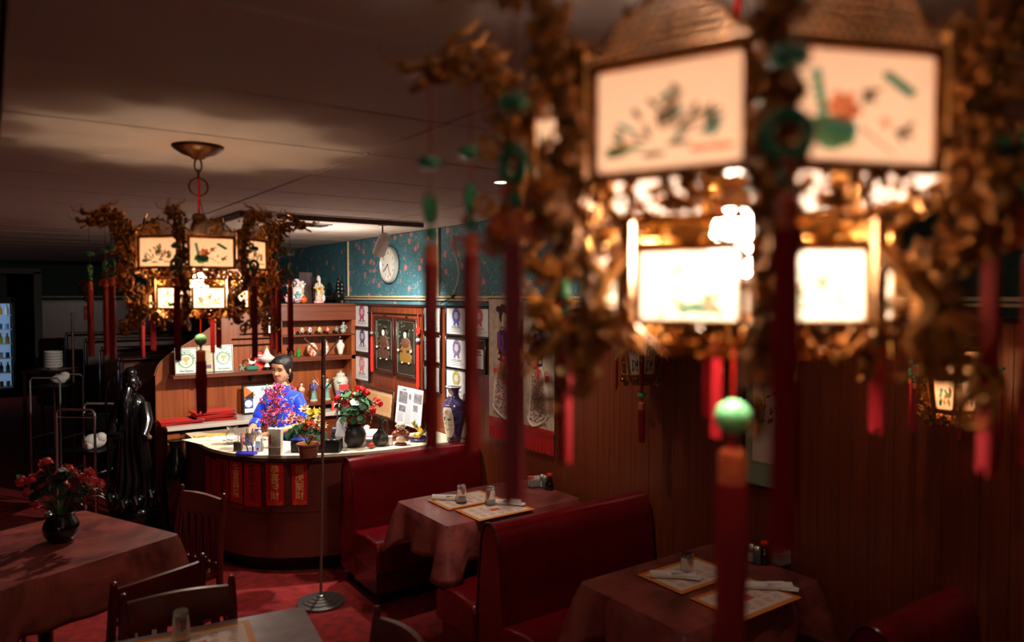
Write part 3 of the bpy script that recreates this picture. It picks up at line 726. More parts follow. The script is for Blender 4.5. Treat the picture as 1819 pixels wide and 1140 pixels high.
# divider with the display shelves behind the counter
YD = 7.20; YB = 7.48
def wx(px, y): return at(px, 600, y=y).x
def wz(px, py, y): return at(px, py, y=y).z
t = thing('wooden_divider', 'tall orange wood partition with a swept curved left edge behind the counter', 'partition')
poly = [(277, 760), (276, 668), (281, 652), (290, 640), (308, 626), (332, 612), (355, 598), (372, 585), (388, 572), (402, 560), (420, 549), (450, 541), (500, 539)]
pts = [(at(a, b, y=YB-.03).x, at(a, b, y=YB-.03).z) for a, b in poly]
pts[0] = (pts[0][0], .0); pts.append((W-.01, pts[-1][1])); pts.append((W-.01, 0))
MB().prism(pts, .04, c=(0, YB, 0)).build('back_panel', m_wood_o, t)
edge = [(x, YB-.001, z) for x, z in pts[1:-2]]
MB().tube(edge, .011, 6).build('edge_trim', mat('pale_edge', (170, 120, 80), .35), t)
# narrow ledges with papers under them (slats on the panel)
lg = None
for i, (py, xa, xb) in enumerate(((593, 429, 497), (602, 414, 497), (613, 416, 497))):
    a = at(xa, py, y=YB-.05); b = at(xb, py, y=YB-.05)
    MB().tube([(a.x, YB-.05, a.z), (b.x, YB-.05, a.z)], .006, 6).tube([(a.x, YB-.05, a.z), (a.x, YB-.02, a.z)], .005, 5).build('rail', m_brass, t)
# middle shelf with the certificates
t = thing('wall_shelf', 'long brown shelf carrying silver framed certificates', 'shelf', (0, 0, 0))
zs = wz(400, 662, YD+.05); xs0 = wx(306, YD+.05); xs1 = wx(500, YD+.05)
MB().box(((xs0+xs1)/2, YB-.13, zs-.018), (xs1-xs0, .22, .036), bev=.004).build('board', m_wood_x, t)
MB().box((xs0+.25, YB-.08, zs-.07), (.03, .12, .07)).box((xs1-.25, YB-.08, zs-.07), (.03, .12, .07)).build('bracket', m_wood_d, t)
# back counter
t = thing('back_counter', 'low cabinet with pale worktop behind the counter, red menus on it', 'counter')
xb0 = at(281, 748, z=CZ).x; YC = 7.02
MB().box(((xb0+W)/2, (YC+YB-.03)/2, CZ-.02), (W-xb0, YB-.03-YC, .04), bev=.006).build('worktop', mat('grey_laminate', (196, 184, 168), .35), t)
MB().box(((xb0+.04+W)/2, (YC+.05+YB)/2-.02, .42), (W-xb0-.06, YB-YC-.1, .80)).build('body', m_wood_x, t)
MB().box((xb0+.05, YC-.0, .42), (.10, .03, .80)).build('end_post', m_wood_o, t)
MB().box((1.75, YC+.02, .72), (.5, .02, .15), bev=.005).build('drawer', m_wood_o, t)
# display unit
t = thing('display_unit', 'open wooden shelf unit holding porcelain eggs, vases and figurines', 'shelving')
ux0 = wx(497, YD); ux1 = W-.015; ztop = wz(560, 541, YD)
MB().box(((ux0+ux1)/2, (YD+YB-.03)/2, ztop-.0), (ux1-ux0+.04, YB-YD, .03), bev=.006).box(((ux0+ux1)/2, YD+.01, ztop-.085), (ux1-ux0+.02, .03, .15), bev=.004).build('top', m_wood_x, t)
SH = [wz(575, 594, YD+.02), wz(575, 632, YD+.02), wz(575, 713, YD+.02)]
for z, th in zip(SH, (.014, .045, .03)): MB().box(((ux0+ux1)/2, (YD+YB-.03)/2, z-th/2), (ux1-ux0, YB-YD-.03, th), bev=.003).build('shelf', m_wood_x, t)
MB().box((ux0+.012, (YD+YB-.03)/2, (ztop+CZ)/2), (.026, YB-YD-.03, ztop-CZ)).build('side_panel', m_wood_o, t)
MB().box((ux1-.02, (YD+YB-.03)/2, (ztop+CZ)/2), (.05, YB-YD-.03, ztop-CZ)).build('side_panel', m_wood_o, t)
MB().box(((ux0+ux1)/2, YB-.035, (ztop+CZ)/2), (ux1-ux0, .01, ztop-CZ)).build('back_panel', m_wood_o, t)
m = MB().box((ux0+.30, YD+.01, SH[1]+.10), (.0, .0, .0))
# ================================================================ booths
def bench_profile(two=True):
    # backrest cross-section in Y-Z, rounded top
    p = [(-.13, .10), (.13, .10), (.125, .40), (.105, .60), (.085, .78), (.075, .84)]
    p += [(.065*math.cos(math.radians(a)), .84+.065*math.sin(math.radians(a))) for a in range(20, 161, 20)]
    p += [(-.075, .84), (-.085, .78), (-.105, .60), (-.125, .40)]
    return p
def rounded_slab(x0, x1, y0, y1, z0, z1, r, crown=.02):
    mb = MB(); ys = 10; zs_ = []
    n = 9; prof = []
    prof = [(y0, z0), (y0, z1-r)]+[(y0+r-r*math.cos(math.radians(a)), z1-r+r*math.sin(math.radians(a))) for a in (30, 60, 90)]+[((y0+y1)/2, z1+crown)]+[(y1-r+r*math.sin(math.radians(a)), z1-r+r*math.cos(math.radians(a))) for a in (0, 30, 60)]+[(y1, z1-r), (y1, z0)]
    return mb.prism(prof, x1-x0, 'X', ((x0+x1)/2, 0, 0))
def booth(yb, label, x0=2.03, sides=(1, -1), mt=None, mt2=None, x1=3.10):
    t = thing('booth_bench', label, 'bench', (x0, yb, 0), 0, 'red booth benches')
    L = x1-x0; mt = mt or m_vinyl; mt2 = mt2 or m_vinyl_d
    o = MB().prism(bench_profile(), L, 'X', (L/2, 0, 0)).build('backrest', mt, t, 35)
    bv = o.modifiers.new('b', 'BEVEL'); bv.width = .012; bv.segments = 2; bv.limit_method = 'ANGLE'; bv.angle_limit = math.radians(60)
    pr = bench_profile()
    MB().tube([(-.001, y*.99, z) for y, z in pr[2:-1]], .006, 6).build('piping', mt2, t)
    for s_ in sides:
        y0, y1 = (.115, .53) if s_ > 0 else (-.53, -.115)
        q = rounded_slab(-.02, L, y0, y1, .24, .44, .06, .012).build('seat', mt, t)
        bv = q.modifiers.new('b', 'BEVEL'); bv.width = .02; bv.segments = 3; bv.limit_method = 'ANGLE'; bv.angle_limit = math.radians(60)
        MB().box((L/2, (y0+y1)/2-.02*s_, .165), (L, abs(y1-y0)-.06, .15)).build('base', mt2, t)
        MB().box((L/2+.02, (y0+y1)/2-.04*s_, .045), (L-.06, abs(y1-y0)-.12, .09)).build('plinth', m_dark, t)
    MB().box((L/2+.02, 0, .05), (L-.06, .2, .1)).build('plinth', m_dark, t)
    return t
booth(4.88, 'red vinyl booth bench backed against the service counter', sides=(-1,))
booth(3.06, 'red vinyl booth bench between the two set booth tables')
booth(1.33, 'dark red booth bench at the lower right corner of the view', x0=2.46, sides=(1,))
def cloth(t, a, b, z, over, mt, flare=.03, cflare=.075, seed=1, name='tablecloth', amp=.018, cdrop=1.38):
    """draped cloth over an a x b top centred on the origin; corners hang in points"""
    rnd = random.Random(seed); ph = [rnd.random()*6 for _ in range(4)]
    P = []; n = 26; hx, hy = a/2, b/2; rc = .03
    for (sx, sy, a0) in ((1, -1, -90), (1, 1, 0), (-1, 1, 90), (-1, -1, 180)):
        for i in range(7):
            q = math.radians(a0+15*i); P.append((sx*(hx-rc)+rc*math.cos(q), sy*(hy-rc)+rc*math.sin(q), math.cos(q), math.sin(q), 1-abs(i-3)/3.5))
        # run along the following side
        nx, ny = math.cos(math.radians(a0+90)), math.sin(math.radians(a0+90))
        e0 = P[-1]; nxt = {(1, -1): (1, 1), (1, 1): (-1, 1), (-1, 1): (-1, -1), (-1, -1): (1, -1)}[(sx, sy)]
        q = math.radians(a0+90); e1 = (nxt[0]*(hx-rc)+rc*math.cos(q), nxt[1]*(hy-rc)+rc*math.sin(q))
        for i in range(1, n):
            u = i/n; P.append((e0[0]*(1-u)+e1[0]*u, e0[1]*(1-u)+e1[1]*u, nx, ny, max(0, .0)))
    k = len(P); mb = MB(); rows = 9; vs = []; fs = []; cum = 0; sl = [0]
    for i in range(1, k): sl.append(sl[-1]+math.hypot(P[i][0]-P[i-1][0], P[i][1]-P[i-1][1]))
    # distance to nearest corner centre, to make the drop longer there
    cor = [i for i in range(k) if P[i][4] > .95]
    tot = sl[-1]+.02
    for j in range(rows+1):
        v = j/rows
        for i in range(k):
            x, y, nx, ny, _ = P[i]
            dc = min(min(abs(sl[i]-sl[c]), tot-abs(sl[i]-sl[c])) for c in cor)
            g = math.exp(-(dc/.065)**2); g2 = math.exp(-((dc-.13)/.05)**2)
            drop = over*(1+(cdrop-1)*g-.04*g2)
            if v == 0: vs.append((x, y, z+.004)); continue
            r_ = .012
            out = r_*min(1, v*5)+v*(flare+cflare*g-.03*g2*1.3)+amp*v*math.sin(sl[i]*17+ph[0])*(1-g)+.5*amp*v*math.sin(sl[i]*31+ph[1])
            vs.append((x+nx*out, y+ny*out, z+.004-drop*v))
    for j in range(rows):
        for i in range(k): fs.append((j*k+i, j*k+(i+1) % k, (j+1)*k+(i+1) % k, (j+1)*k+i))
    fs.append(tuple(range(k))); mb._add(vs, fs)
    o = mb.build(name, mt, t, 60); sd = o.modifiers.new('s', 'SOLIDIFY'); sd.thickness = .003
    return o
def marble_cloth(name, a, b, rough=.38):
    m = mat(name, a, rough, rgb2=b, nscale=2.4, coat=.12)
    n = [x for x in m.node_tree.nodes if x.type == 'TEX_NOISE'][0]; n.inputs['Distortion'].default_value = 1.6; n.inputs['Detail'].default_value = 6; n.inputs['Roughness'].default_value = .65
    return m
m_cloth = marble_cloth('marbled_red_cloth', (160, 80, 72), (84, 34, 30)); m_cloth_g = marble_cloth('marbled_grey_cloth', (164, 158, 166), (122, 112, 120))
def table(loc, rz, a, b, label, clabel, mt, over=.22, seed=1, **kw):
    t = thing('dining_table', label, 'table', loc, rz)
    MB().box((0, 0, .735), (a, b, .03), bev=.004).build('tabletop', m_wood_d, t)
    MB().tube([(0, 0, .72), (0, 0, .04)], .035, 12).build('pedestal', m_black, t)
    MB().box((0, 0, .02), (.55, .08, .04), bev=.01).box((0, 0, .02), (.08, min(.55, b*.8), .04), bev=.01).build('base', m_black, t)
    c = thing('tablecloth', clabel, 'tablecloth', loc, rz)
    C.objects.unlink(c); bpy.data.objects.remove(c)
    o = cloth(None, a+.004, b+.004, .75, over, mt, seed=seed, **kw); o.location = loc; o.rotation_euler = (0, 0, rz); tag(o, clabel, 'tablecloth')
    return t
table((2.56, 3.865, 0), 0, .98, .62, 'booth table under the red cloth, before the counter', 'marbled red cloth on the booth table nearest the counter', m_cloth, .22, 2)
table((2.60, 2.20, 0), 0, .90, .62, 'booth table under the darker cloth, lower right', 'marbled dark red cloth on the booth table at lower right', m_cloth, .22, 3)
LTA = math.atan2(.39, .92)
lt = Vector((.395-.0, 4.495, 0))
table((.205, 4.49, 0), math.atan2(.39, .847), .93, .90, 'square table carrying the pot of red carnations', 'marbled red cloth under the pot of red carnations', m_cloth, .25, 5, flare=.02, amp=.010)
table((.539, 2.647, 0), math.radians(-8), .90, .80, 'table nearest the camera at the bottom edge', 'greyish marbled cloth at the bottom edge of the picture', m_cloth_g, .22, 6)
# ================================================================ chairs
def make_chair(loc, rz, label, curved=0):
    """faces local -Y: seat in front of the back, which stands at local y=0"""
    t = thing('dining_chair', label, 'chair', loc, rz, 'dark wooden dining chairs')
    m = m_wood_ch
    def X(u): return u, curved*(1-(u/.2)**2)
    tr = MB(); n = 10; vs = []; 
    for i in range(n+1):
        u = -.185+.37*i/n; yy = .06+curved*(1-(u/.19)**2)
        zt = .865+.012*math.cos(u/.19*PI/2); vs += [(u, yy-.011, .745), (u, yy+.011, .745), (u, yy+.013, zt), (u, yy-.009, zt)]
    fs = [(0, 1, 2, 3), tuple(4*n+k for k in (3, 2, 1, 0))]
    for i in range(n):
        for k in range(4): fs.append((4*i+k, 4*i+(k+1) % 4, 4*i+4+(k+1) % 4, 4*i+4+k))
    tr._add(vs, fs); tr.build('top_rail', m, t)
    for sg in (-1, 1):
        MB().tube([(sg*.20, .10, 0), (sg*.20, .03, .40), (sg*.20, .04, .62), (sg*.198, .062, .80), (sg*.198, .072, .885)], [.015, .02, .019, .018, .014], 8).ball((sg*.198, .072, .888), .014, 8).build('back_post', m, t)
        MB().tube([(sg*.195, -.38, 0), (sg*.195, -.38, .43)], [.014, .02], 8).build('leg', m, t)
        MB().box((sg*.195, -.17, .20), (.018, .40, .025)).build('stretcher', m, t)
    sl = None
    for i in range(5):
        u = -.132+.066*i; yy = .045+curved*(1-(u/.19)**2)
        if curved: MB().box((u, yy, .615), (.034, .012, .29), Euler((-.05, 0, 0))).build('slat', m, t)
        elif sl is None: sl = MB().box((0, 0, 0), (.034, .012, .29), Euler((-.05, 0, 0))).build('slat', m, t, loc=(u, yy, .615))
        else: share(sl, 'slat', t, (u, yy, .615))
    MB().box((0, .032, .48), (.38, .02, .04)).build('lower_rail', m, t)
    MB().box((0, -.17, .445), (.43, .44, .05), bev=.02).build('seat', m_vinyl_d, t)
    return t
m_wood_ch = mat('chair_wood', (104, 32, 22), .3, coat=.2, noise=.35, nscale=9)
make_chair((.585, 3.065, 0), math.radians(-7), 'reddish slat-back chair at the bottom, its back to the carnation table')
make_chair((.544, 3.45, 0), math.radians(180+21), 'dark chair with glossy curved top rail, pushed to the carnation table', .035)
make_chair((.948, 4.59, 0), math.radians(-67), 'slat-back chair between the carnation table and the counter front')
make_chair((-.20, 5.45, 0), math.radians(23), 'slat-back chair in shadow behind the carnation pot, at the left edge')
make_chair((1.085, 2.29, 0), math.radians(-88), 'dark chair whose curved top rail rises at the bottom centre', .035)
# ================================================================ coat rack
bp = at(570, 1071, z=0)
t = thing('coat_rack', 'chrome and brown coat rack on a stepped round base before the counter', 'coat rack', (bp.x, bp.y, 0), -PSI)
MB().lathe([(.155, 0), (.158, .006), (.155, .016), (.135, .020), (.12, .021), (.118, .027), (.09, .031), (.088, .036), (.06, .040), (.058, .045), (.03, .049), (.028, .056), (.012, .062)], n=40, cap=False).build('base', mat('brushed_steel', (150, 146, 140), .32, .9), t)
lean = .035; z_ = at(586, 598, y=bp.y).z
MB().tube([(0, 0, .05), (lean*.62, 0, 1.08)], .0095, 12).build('pole', mat('brown_chrome', (128, 88, 74), .4, .25), t)
MB().tube([(lean*.60, 0, 1.05), (lean, 0, z_)], .015, 14).ball((lean, 0, z_+.004), (.017, .017, .008), 14).build('upper_post', mat('brown_post', (96, 52, 44), .35), t)
hk = [(600, 1, .02, .11, .12), (600, -1, 0, .12, .11), (600, .35, -.6, .05, .10), (648, -1, -.3, .07, .06), (648, 1, -.2, .07, .06), (640, .2, -.9, .06, .08)]
for i, (py, sx, sy, dr, up) in enumerate(hk):
    zb = z_-.11 if py == 600 else z_-.32
    L_ = math.hypot(sx, sy); a = Vector((sx/L_, sy/L_, 0)); o_ = Vector((lean*.9, 0, zb))
    MB().tube([o_, o_+a*.02+Vector((0, 0, -.012)), o_+a*dr+Vector((0, 0, up-.012))], .0052, 8).ball(o_+a*dr+Vector((0, 0, up-.012)), .008, 8).build('hook', m_chrome, t)
# ================================================================ the woman behind the counter
m_skin = mat('skin', (196, 136, 102), .5, noise=.06, nscale=20); m_hair = mat('black_hair', (16, 12, 12), .35, bump=.4, bscale=60, stretch=(8, 8, 1))
m_blue = mat('blue_silk', (22, 58, 214), .34, sheen=.3, bump=.25, bscale=9); m_lip = mat('red_lip', (186, 44, 48), .35)
m_trou = mat('dark_trousers', (24, 22, 28), .7)
def skin_body(name, joints, edges, m, parent, root=0, sub=2):
    me = bpy.data.meshes.new(name); me.from_pydata([j[:3] for j in joints], edges, [])
    o = bpy.data.objects.new(name, me); C.objects.link(o); o.parent = parent
    md = o.modifiers.new('s', 'SKIN'); md.use_smooth_shade = True
    for i, j in enumerate(joints):
        r = j[3] if isinstance(j[3], tuple) else (j[3], j[3])
        me.skin_vertices[0].data[i].radius = r; me.skin_vertices[0].data[i].use_root = (i == root)
    sb = o.modifiers.new('b', 'SUBSURF'); sb.levels = sub; sb.render_levels = sub
    me.materials.append(m)
    # bake the modifiers so that the surface is one plain mesh
    dg = bpy.context.evaluated_depsgraph_get(); em = bpy.data.meshes.new_from_object(o.evaluated_get(dg))
    o.modifiers.clear(); o.data = em; em.materials.clear(); em.materials.append(m)
    for p in em.polygons: p.use_smooth = True
    return o
wp_ = dpt(503, 760, 6.15)
WX, WY = wp_.x, wp_.y
# local frame: faces -Y; turned so that the chest looks left of the camera
wm = thing('person', 'woman in blue silk blouse with dark tied-back hair, looking down behind the counter', 'person', (WX, WY, 0), math.radians(-35.3-12))
# body: legs, trunk, neck and arms are one surface
hipz, shz = .84, 1.225
J = [(0, 0, .86, (.135, .10)), (0, .005, 1.0, (.115, .085)), (0, .0, 1.12, (.105, .075)), (0, .005, 1.165, (.07, .05)), (0, .005, 1.27, (.040, .040)), (0, -.005, 1.34, (.046, .046)),
     (-.130, .01, 1.178, .034), (-.175, -.03, 1.09, .038), (-.195, -.10, .985, .034), (-.18, -.20, .955, .028), (-.165, -.275, .935, .021),
     (.130, .01, 1.178, .034), (.172, .0, 1.09, .038), (.17, -.04, .975, .034), (.08, -.16, .955, .028), (.015, -.215, .94, .021),
     (-.085, 0, .76, .085), (-.09, -.01, .45, .055), (-.09, .01, .09, .038), (-.09, -.10, .035, .03),
     (.085, 0, .76, .085), (.09, -.01, .45, .055), (.09, .01, .09, .038), (.09, -.10, .035, .03)]
E = [(0, 1), (1, 2), (2, 3), (3, 4), (4, 5), (3, 6), (6, 7), (7, 8), (8, 9), (9, 10), (3, 11), (11, 12), (12, 13), (13, 14), (14, 15), (0, 16), (16, 17), (17, 18), (18, 19), (0, 20), (20, 21), (21, 22), (22, 23)]
body = skin_body('body', J, E, m_skin, wm)
# blouse: a looser shell over trunk and upper arms, with short wide sleeves and stand collar
JB = [(0, 0, .80, (.165, .125)), (0, .005, .93, (.145, .11)), (0, -.002, 1.08, (.135, .112)), (0, .005, 1.185, (.105, .085)), (0, .006, 1.262, (.068, .064)),
      (-.125, .01, 1.195, .064), (-.182, -.03, 1.08, .060), (-.20, -.075, 1.00, .062), (.125, .01, 1.195, .064), (.178, .0, 1.08, .060), (.176, -.025, .995, .064)]
EB = [(0, 1), (1, 2), (2, 3), (3, 4), (3, 5), (5, 6), (6, 7), (3, 8), (8, 9), (9, 10)]
bl = skin_body('blouse', JB, EB, m_blue, wm)
MB().tube([(-.20, -.082, .995), (-.196, -.125, .972)], [.054, .046], 16).build('cuff', m_blue, wm)
jt = skin_body('trousers', [(0, 0, .88, (.145, .11)), (-.085, 0, .76, .10), (-.09, -.01, .45, .075), (-.09, .01, .12, .06), (.085, 0, .76, .10), (.09, -.01, .45, .075), (.09, .01, .12, .06)], [(0, 1), (1, 2), (2, 3), (0, 4), (4, 5), (5, 6)], m_trou, wm)
for sg in (-1, 1): MB().ball((sg*.09, -.055, .04), 1, 12, (.048, .125, .042)).build('shoe', m_black, wm)
# gold-edged stand collar and sprigs woven in the silk
cb = MB(); cb.lathe([(.064, -.02), (.066, .0), (.056, .042), (.050, .042)], (0, .004, 1.262), 20, 1, .95, cap=False).build('collar', m_blue, wm)
MB().ring((0, .004, 1.305), .053, .0028, 24, 6).tube([(.01, -.052, 1.30), (.02, -.075, 1.26), (.05, -.10, 1.22), (.10, -.10, 1.19)], .0028, 6).build('gold_piping', mat('gold_cord', (206, 176, 90), .4, .3), wm)
rnd = random.Random(8); sp_ = MB()
def on_blouse(x, z):
    return -math.sqrt(max(.0001, 1-(x/.17)**2))*.118
for i in range(26):
    x, z = rnd.uniform(-.15, .15), rnd.uniform(.9, 1.2); y = on_blouse(x, z)-.004
    sp_.mtl(rnd.randrange(3)); n_ = Vector((x/.17, -1, 0)).normalized(); a = rnd.random()*3
    e = Vector((n_.y*-1, n_.x, 0)); c = Vector((x, y, z))
    sp_._add([c+e*(p[0])+Vector((0, 0, p[1])) for p in leafpoly((0, 0), .012, .005, a, 6)], [tuple(range(6))])
sp_.build('embroidery', [mat('silk_cream', (220, 206, 150), .5), mat('silk_red', (190, 50, 60), .5), mat('silk_sage', (110, 140, 130), .5)], wm)
# head, turned to the figure's right and bowed a little
hd = MB(); hn, hm = 28, 22
def headpt(a, t):
    """a: azimuth (0 = face front), t: 0 chin .. 1 crown"""
    z = -.112+.224*t
    w_ = {0: .012, .06: .030, .14: .041, .28: .056, .42: .065, .55: .070, .70: .071, .82: .064, .91: .047, .97: .026, 1.0: .002}
    ks = sorted(w_); 
    for i in range(len(ks)-1):
        if ks[i] <= t <= ks[i+1]: u = (t-ks[i])/(ks[i+1]-ks[i]); wx_ = w_[ks[i]]*(1-u)+w_[ks[i+1]]*u
    c, s_ = math.cos(a), math.sin(a)
    front = {0: .060, .14: .080, .28: .083, .42: .083, .55: .081, .70: .086, .82: .076, .91: .056, 1.0: .002}; ks2 = sorted(front)
    for i in range(len(ks2)-1):
        if ks2[i] <= t <= ks2[i+1]: u = (t-ks2[i])/(ks2[i+1]-ks2[i]); fy = front[ks2[i]]*(1-u)+front[ks2[i+1]]*u
    back = .02+.085*math.sin(min(1, t*1.05)*PI*.5)**.8 if t < .75 else .105*math.sqrt(max(0, 1-((t-.72)/.28)**2))
    back = max(back, .002)
    y = -fy*c if c > 0 else -back*c
    x = wx_*s_*(1-.0*abs(c)); y0 = 0
    if c > 0:
        # flatten the front so that cheeks keep width
        x = wx_*math.copysign(abs(s_)**.85, s_); y = -fy*c**.72
        # eye sockets, nose, mouth, chin relief
        ex = abs(x)-.030
        y += .010*math.exp(-((ex)/.016)**2-((t-.53)/.05)**2)
        y -= .020*math.exp(-(x/.010)**2-((t-.39)/.045)**2)+.010*math.exp(-(x/.007)**2-((t-.47)/.07)**2)
        y += .004*math.exp(-(x/.03)**2-((t-.30)/.02)**2)
        y -= .006*math.exp(-(x/.020)**2-((t-.225)/.035)**2)
        y -= .006*math.exp(-(x/.02)**2-((t-.06)/.05)**2)
        y -= .004*math.exp(-((abs(x)-.038)/.016)**2-((t-.40)/.07)**2)
    return Vector((x, y+.005, z))
vs = []; fs = []
for j in range(hm+1):
    for i in range(hn*2):
        a = 2*PI*i/(hn*2); vs.append(headpt(a if a < PI else a-2*PI, j/hm))
k = hn*2
for j in range(hm):
    for i in range(k): fs.append((j*k+i, j*k+(i+1) % k, (j+1)*k+(i+1) % k, (j+1)*k+i))
fs.append(tuple(range(k))); fs.append(tuple(hm*k+i for i in range(k)))
hd._add(vs, fs)
for sg in (-1, 1): hd.ball((sg*.071, .012, .0), 1, 10, (.006, .018, .028), Euler((.15, 0, sg*.25)))
head = hd.build('head', m_skin, wm, 80)
head.location = (0, -.015, 1.435); head.rotation_euler = Euler((math.radians(9), math.radians(5), math.radians(-3)), 'XYZ')
def face_at(x, t, off=.002):
    # front surface point with given x
    best = min((headpt(math.radians(q*.5), t) for q in range(-170, 171)), key=lambda p: abs(p.x-x)); return best+Vector((0, -off, 0))
lp = MB()
def strip(xs, t_of, w_of, off):
    c = [face_at(x, t_of(x), off) for x in xs]; n = len(xs); vs = []
    for p, x in zip(c, xs): vs += [p+Vector((0, 0, w_of(x))), p+Vector((0, 0, -w_of(x)))]
    return vs, [(2*i, 2*i+1, 2*i+3, 2*i+2) for i in range(n-1)]
xs = [-.019+.038*i/10 for i in range(11)]
lp._add(*strip(xs, lambda x: .232, lambda x: .0068*math.sqrt(max(.02, 1-(x/.020)**2)), .0022)); lp.build('lips', m_lip, head, 80)
ey = MB()
for sg in (-1, 1):
    xs = [sg*.030-.014+.028*i/8 for i in range(9)]
    ey.mtl(0); ey._add(*strip(xs, lambda x: .515-.006*math.cos((x-sg*.03)/.014*1.5), lambda x: .0032*math.sqrt(max(.02, 1-((x-sg*.03)/.0145)**2)), .0026))          # lowered lids' lash line
    xs = [sg*.031-.019+.038*i/8 for i in range(9)]
    ey._add(*strip(xs, lambda x: .615+.012*math.cos((x-sg*.03)/.019*1.4), lambda x: .0032*math.sqrt(max(.02, 1-((x-sg*.031)/.0195)**2)), .0022))                      # brows
ey.build('lashes_and_brows', mat('brow_dark', (24, 14, 12), .7), head, 80)
ls = MB()
for sg in (-1, 1): ls.ball(face_at(sg*.030, .525, -.006), 1, 12, (.0155, .011, .0088))
ls.build('eyelids', mat('eyelid_skin', (170, 112, 84), .5), head)
# hair: cap swept back from the forehead with a tail on the neck
hr = MB(); vs = []; fs = []; R_ = 14; k = 40
for j in range(R_+1):
    for i in range(k):
        a = 2*PI*i/k; aa = a if a < PI else a-2*PI
        c = math.cos(aa); low = (.80 if c > .75 else .80-(.75-c)*.75 if c > .25 else .425-.25*min(1, (.25-c)*1.1)) 
        low = max(.13, low); t = low+(1-low)*(j/R_)**.9
        p = headpt(aa, min(t, .999)); sc = 1+(.10 if j else .02); q = Vector((p.x*sc, (p.y-.01)*sc+.01+(.004 if c < 0 else 0), p.z+(.010*max(0, t-.6)/.4 if j else 0)))
        vs.append(q)
for j in range(R_):
    for i in range(k): fs.append((j*k+i, j*k+(i+1) % k, (j+1)*k+(i+1) % k, (j+1)*k+i))
fs.append(tuple(R_*k+i for i in range(k))); hr._add(vs, fs)
hr.ball((0, .098, -.02), 1, 14, (.036, .03, .04))
hr.tube([(0, .10, -.03), (.006, .115, -.08), (.012, .11, -.11), (.014, .10, -.14)], [.026, .028, .022, .008], 10)
for i in range(0):
    a = -1.1+2.2*i/29; p0 = headpt(a*.8, .81); p1 = headpt(a*.5, .97)
    hr.tube([p0*1.03, (p0+p1)*.5*1.12+Vector((0, 0, .008)), p1*1.06+Vector((0, .01, .006))], .0028, 4)
hr.build('hair', m_hair, head, 80)
MB().ball((.073, .008, -.032), .005, 8).build('earring', m_gold, head); MB().ball((-.073, .008, -.032), .005, 8).build('earring', m_gold, head)
# hands with five fingers, part of the arms' ends
def hand(base, d, up, side, curls, name):
    d = Vector(d).normalized(); up = Vector(up); s_ = d.cross(up).normalized()*side; up = s_.cross(d).normalized()*side
    if up.z < 0: up = -up
    b = Vector(base)
    js = [(*b, (.020, .022)), (*(b+d*.035), (.028, .016)), (*(b+d*.075), (.034, .014))]
    ed = [(0, 1), (1, 2)]
    o = skin_body(name, js, ed, m_skin, wm, 0, 2)
    L_ = [.062, .072, .068, .054]
    mb = MB()
    for i, L0 in enumerate(L_):
        r = b+d*.072+s_*(-.025+.0165*i)
        c1 = curls; p1 = r+d*L0*.42+up*(-.004); p2 = p1+(d*math.cos(c1)-up*math.sin(c1))*L0*.34; p3 = p2+(d*math.cos(c1*1.8)-up*math.sin(c1*1.8))*L0*.3
        mb.tube([r-d*.02, r, p1, p2, p3], [.0085, .0092, .0085, .0078, .0055], 8); mb.ball(p3, .0056, 8)
    r = b+d*.02-s_*.026
    q1 = r+(d*.5-s_*.8).normalized()*.03; q2 = q1+(d*.9-s_*.3-up*.3).normalized()*.028; q3 = q2+(d-up*.4).normalized()*.02
    mb.tube([r+s_*.01, r, q1, q2, q3], [.010, .0125, .0105, .009, .0062], 8); mb.ball(q3, .0062, 8)
    f = mb.build('fingers', m_skin, o, 80); return o
hand((-.165, -.285, .932), (.35, -.75, -.28), (0, 0, 1), 1, .5, 'hand')
hand((.01, -.218, .94), (-.95, -.32, -.10), (0, 0, 1), -1, .6, 'hand')
MB().ring((.045, -.193, .946), .028, .006, 18, 6, 'X').build('watch', mat('watch_steel', (190, 190, 200), .2, .9), wm)
# ================================================================ flowers
m_leaf = mat('leaf_green', (62, 104, 66), .45, noise=.4, nscale=30); m_leaf2 = mat('deep_leaf', (30, 62, 36), .5)
m_fred = mat('geranium_red', (206, 22, 26), .6); m_fpink = mat('carnation_coral', (232, 92, 96), .6); m_orch = mat('orchid_magenta', (200, 20, 106), .5); m_orchp = mat('orchid_pale', (232, 150, 186), .5); m_stem = mat('stem_green', (70, 110, 50), .6)
def bloom_mesh(rnd, R_=.03, n=64, pw=.011):
    mb = MB()
    mb.ball((0, 0, 0), R_*.6, 8, (1, 1, .7))
    for i in range(n):
        z = rnd.uniform(-.35, 1); a = rnd.random()*2*PI; r = math.sqrt(max(0, 1-z*z))
        d = Vector((r*math.cos(a), r*math.sin(a), z*.75)); c = d*R_*rnd.uniform(.75, 1.05)
        _, u, v_ = basis(d); q = rnd.random()*3; u, v_ = u*math.cos(q)+v_*math.sin(q), v_*math.cos(q)-u*math.sin(q)
        w_ = pw*rnd.uniform(.7, 1.2); t = d*w_*rnd.uniform(.2, .8)
        mb._add([c-u*w_*.5, c+u*w_*.5, c+u*w_*.8+v_*w_+t, c+v_*w_*1.2+t*.5, c-u*w_*.8+v_*w_+t], [(0, 1, 2, 3), (0, 3, 4)])
    return mb
def round_leaf(r=.03, n=12, dip=.25, notch=True):
    mb = MB(); vs = [(0, 0, 0)]
    for i in range(n+1):
        a = -PI+.25+(2*PI-.5)*i/n; rr = r*(1+.07*math.sin(i*2.3)); vs.append((rr*math.cos(a)+r*.5, rr*math.sin(a), r*dip*(.5+.5*math.sin(i*2))))
    mb._add(vs, [(0, i, i+1) for i in range(1, n+1)]); return mb
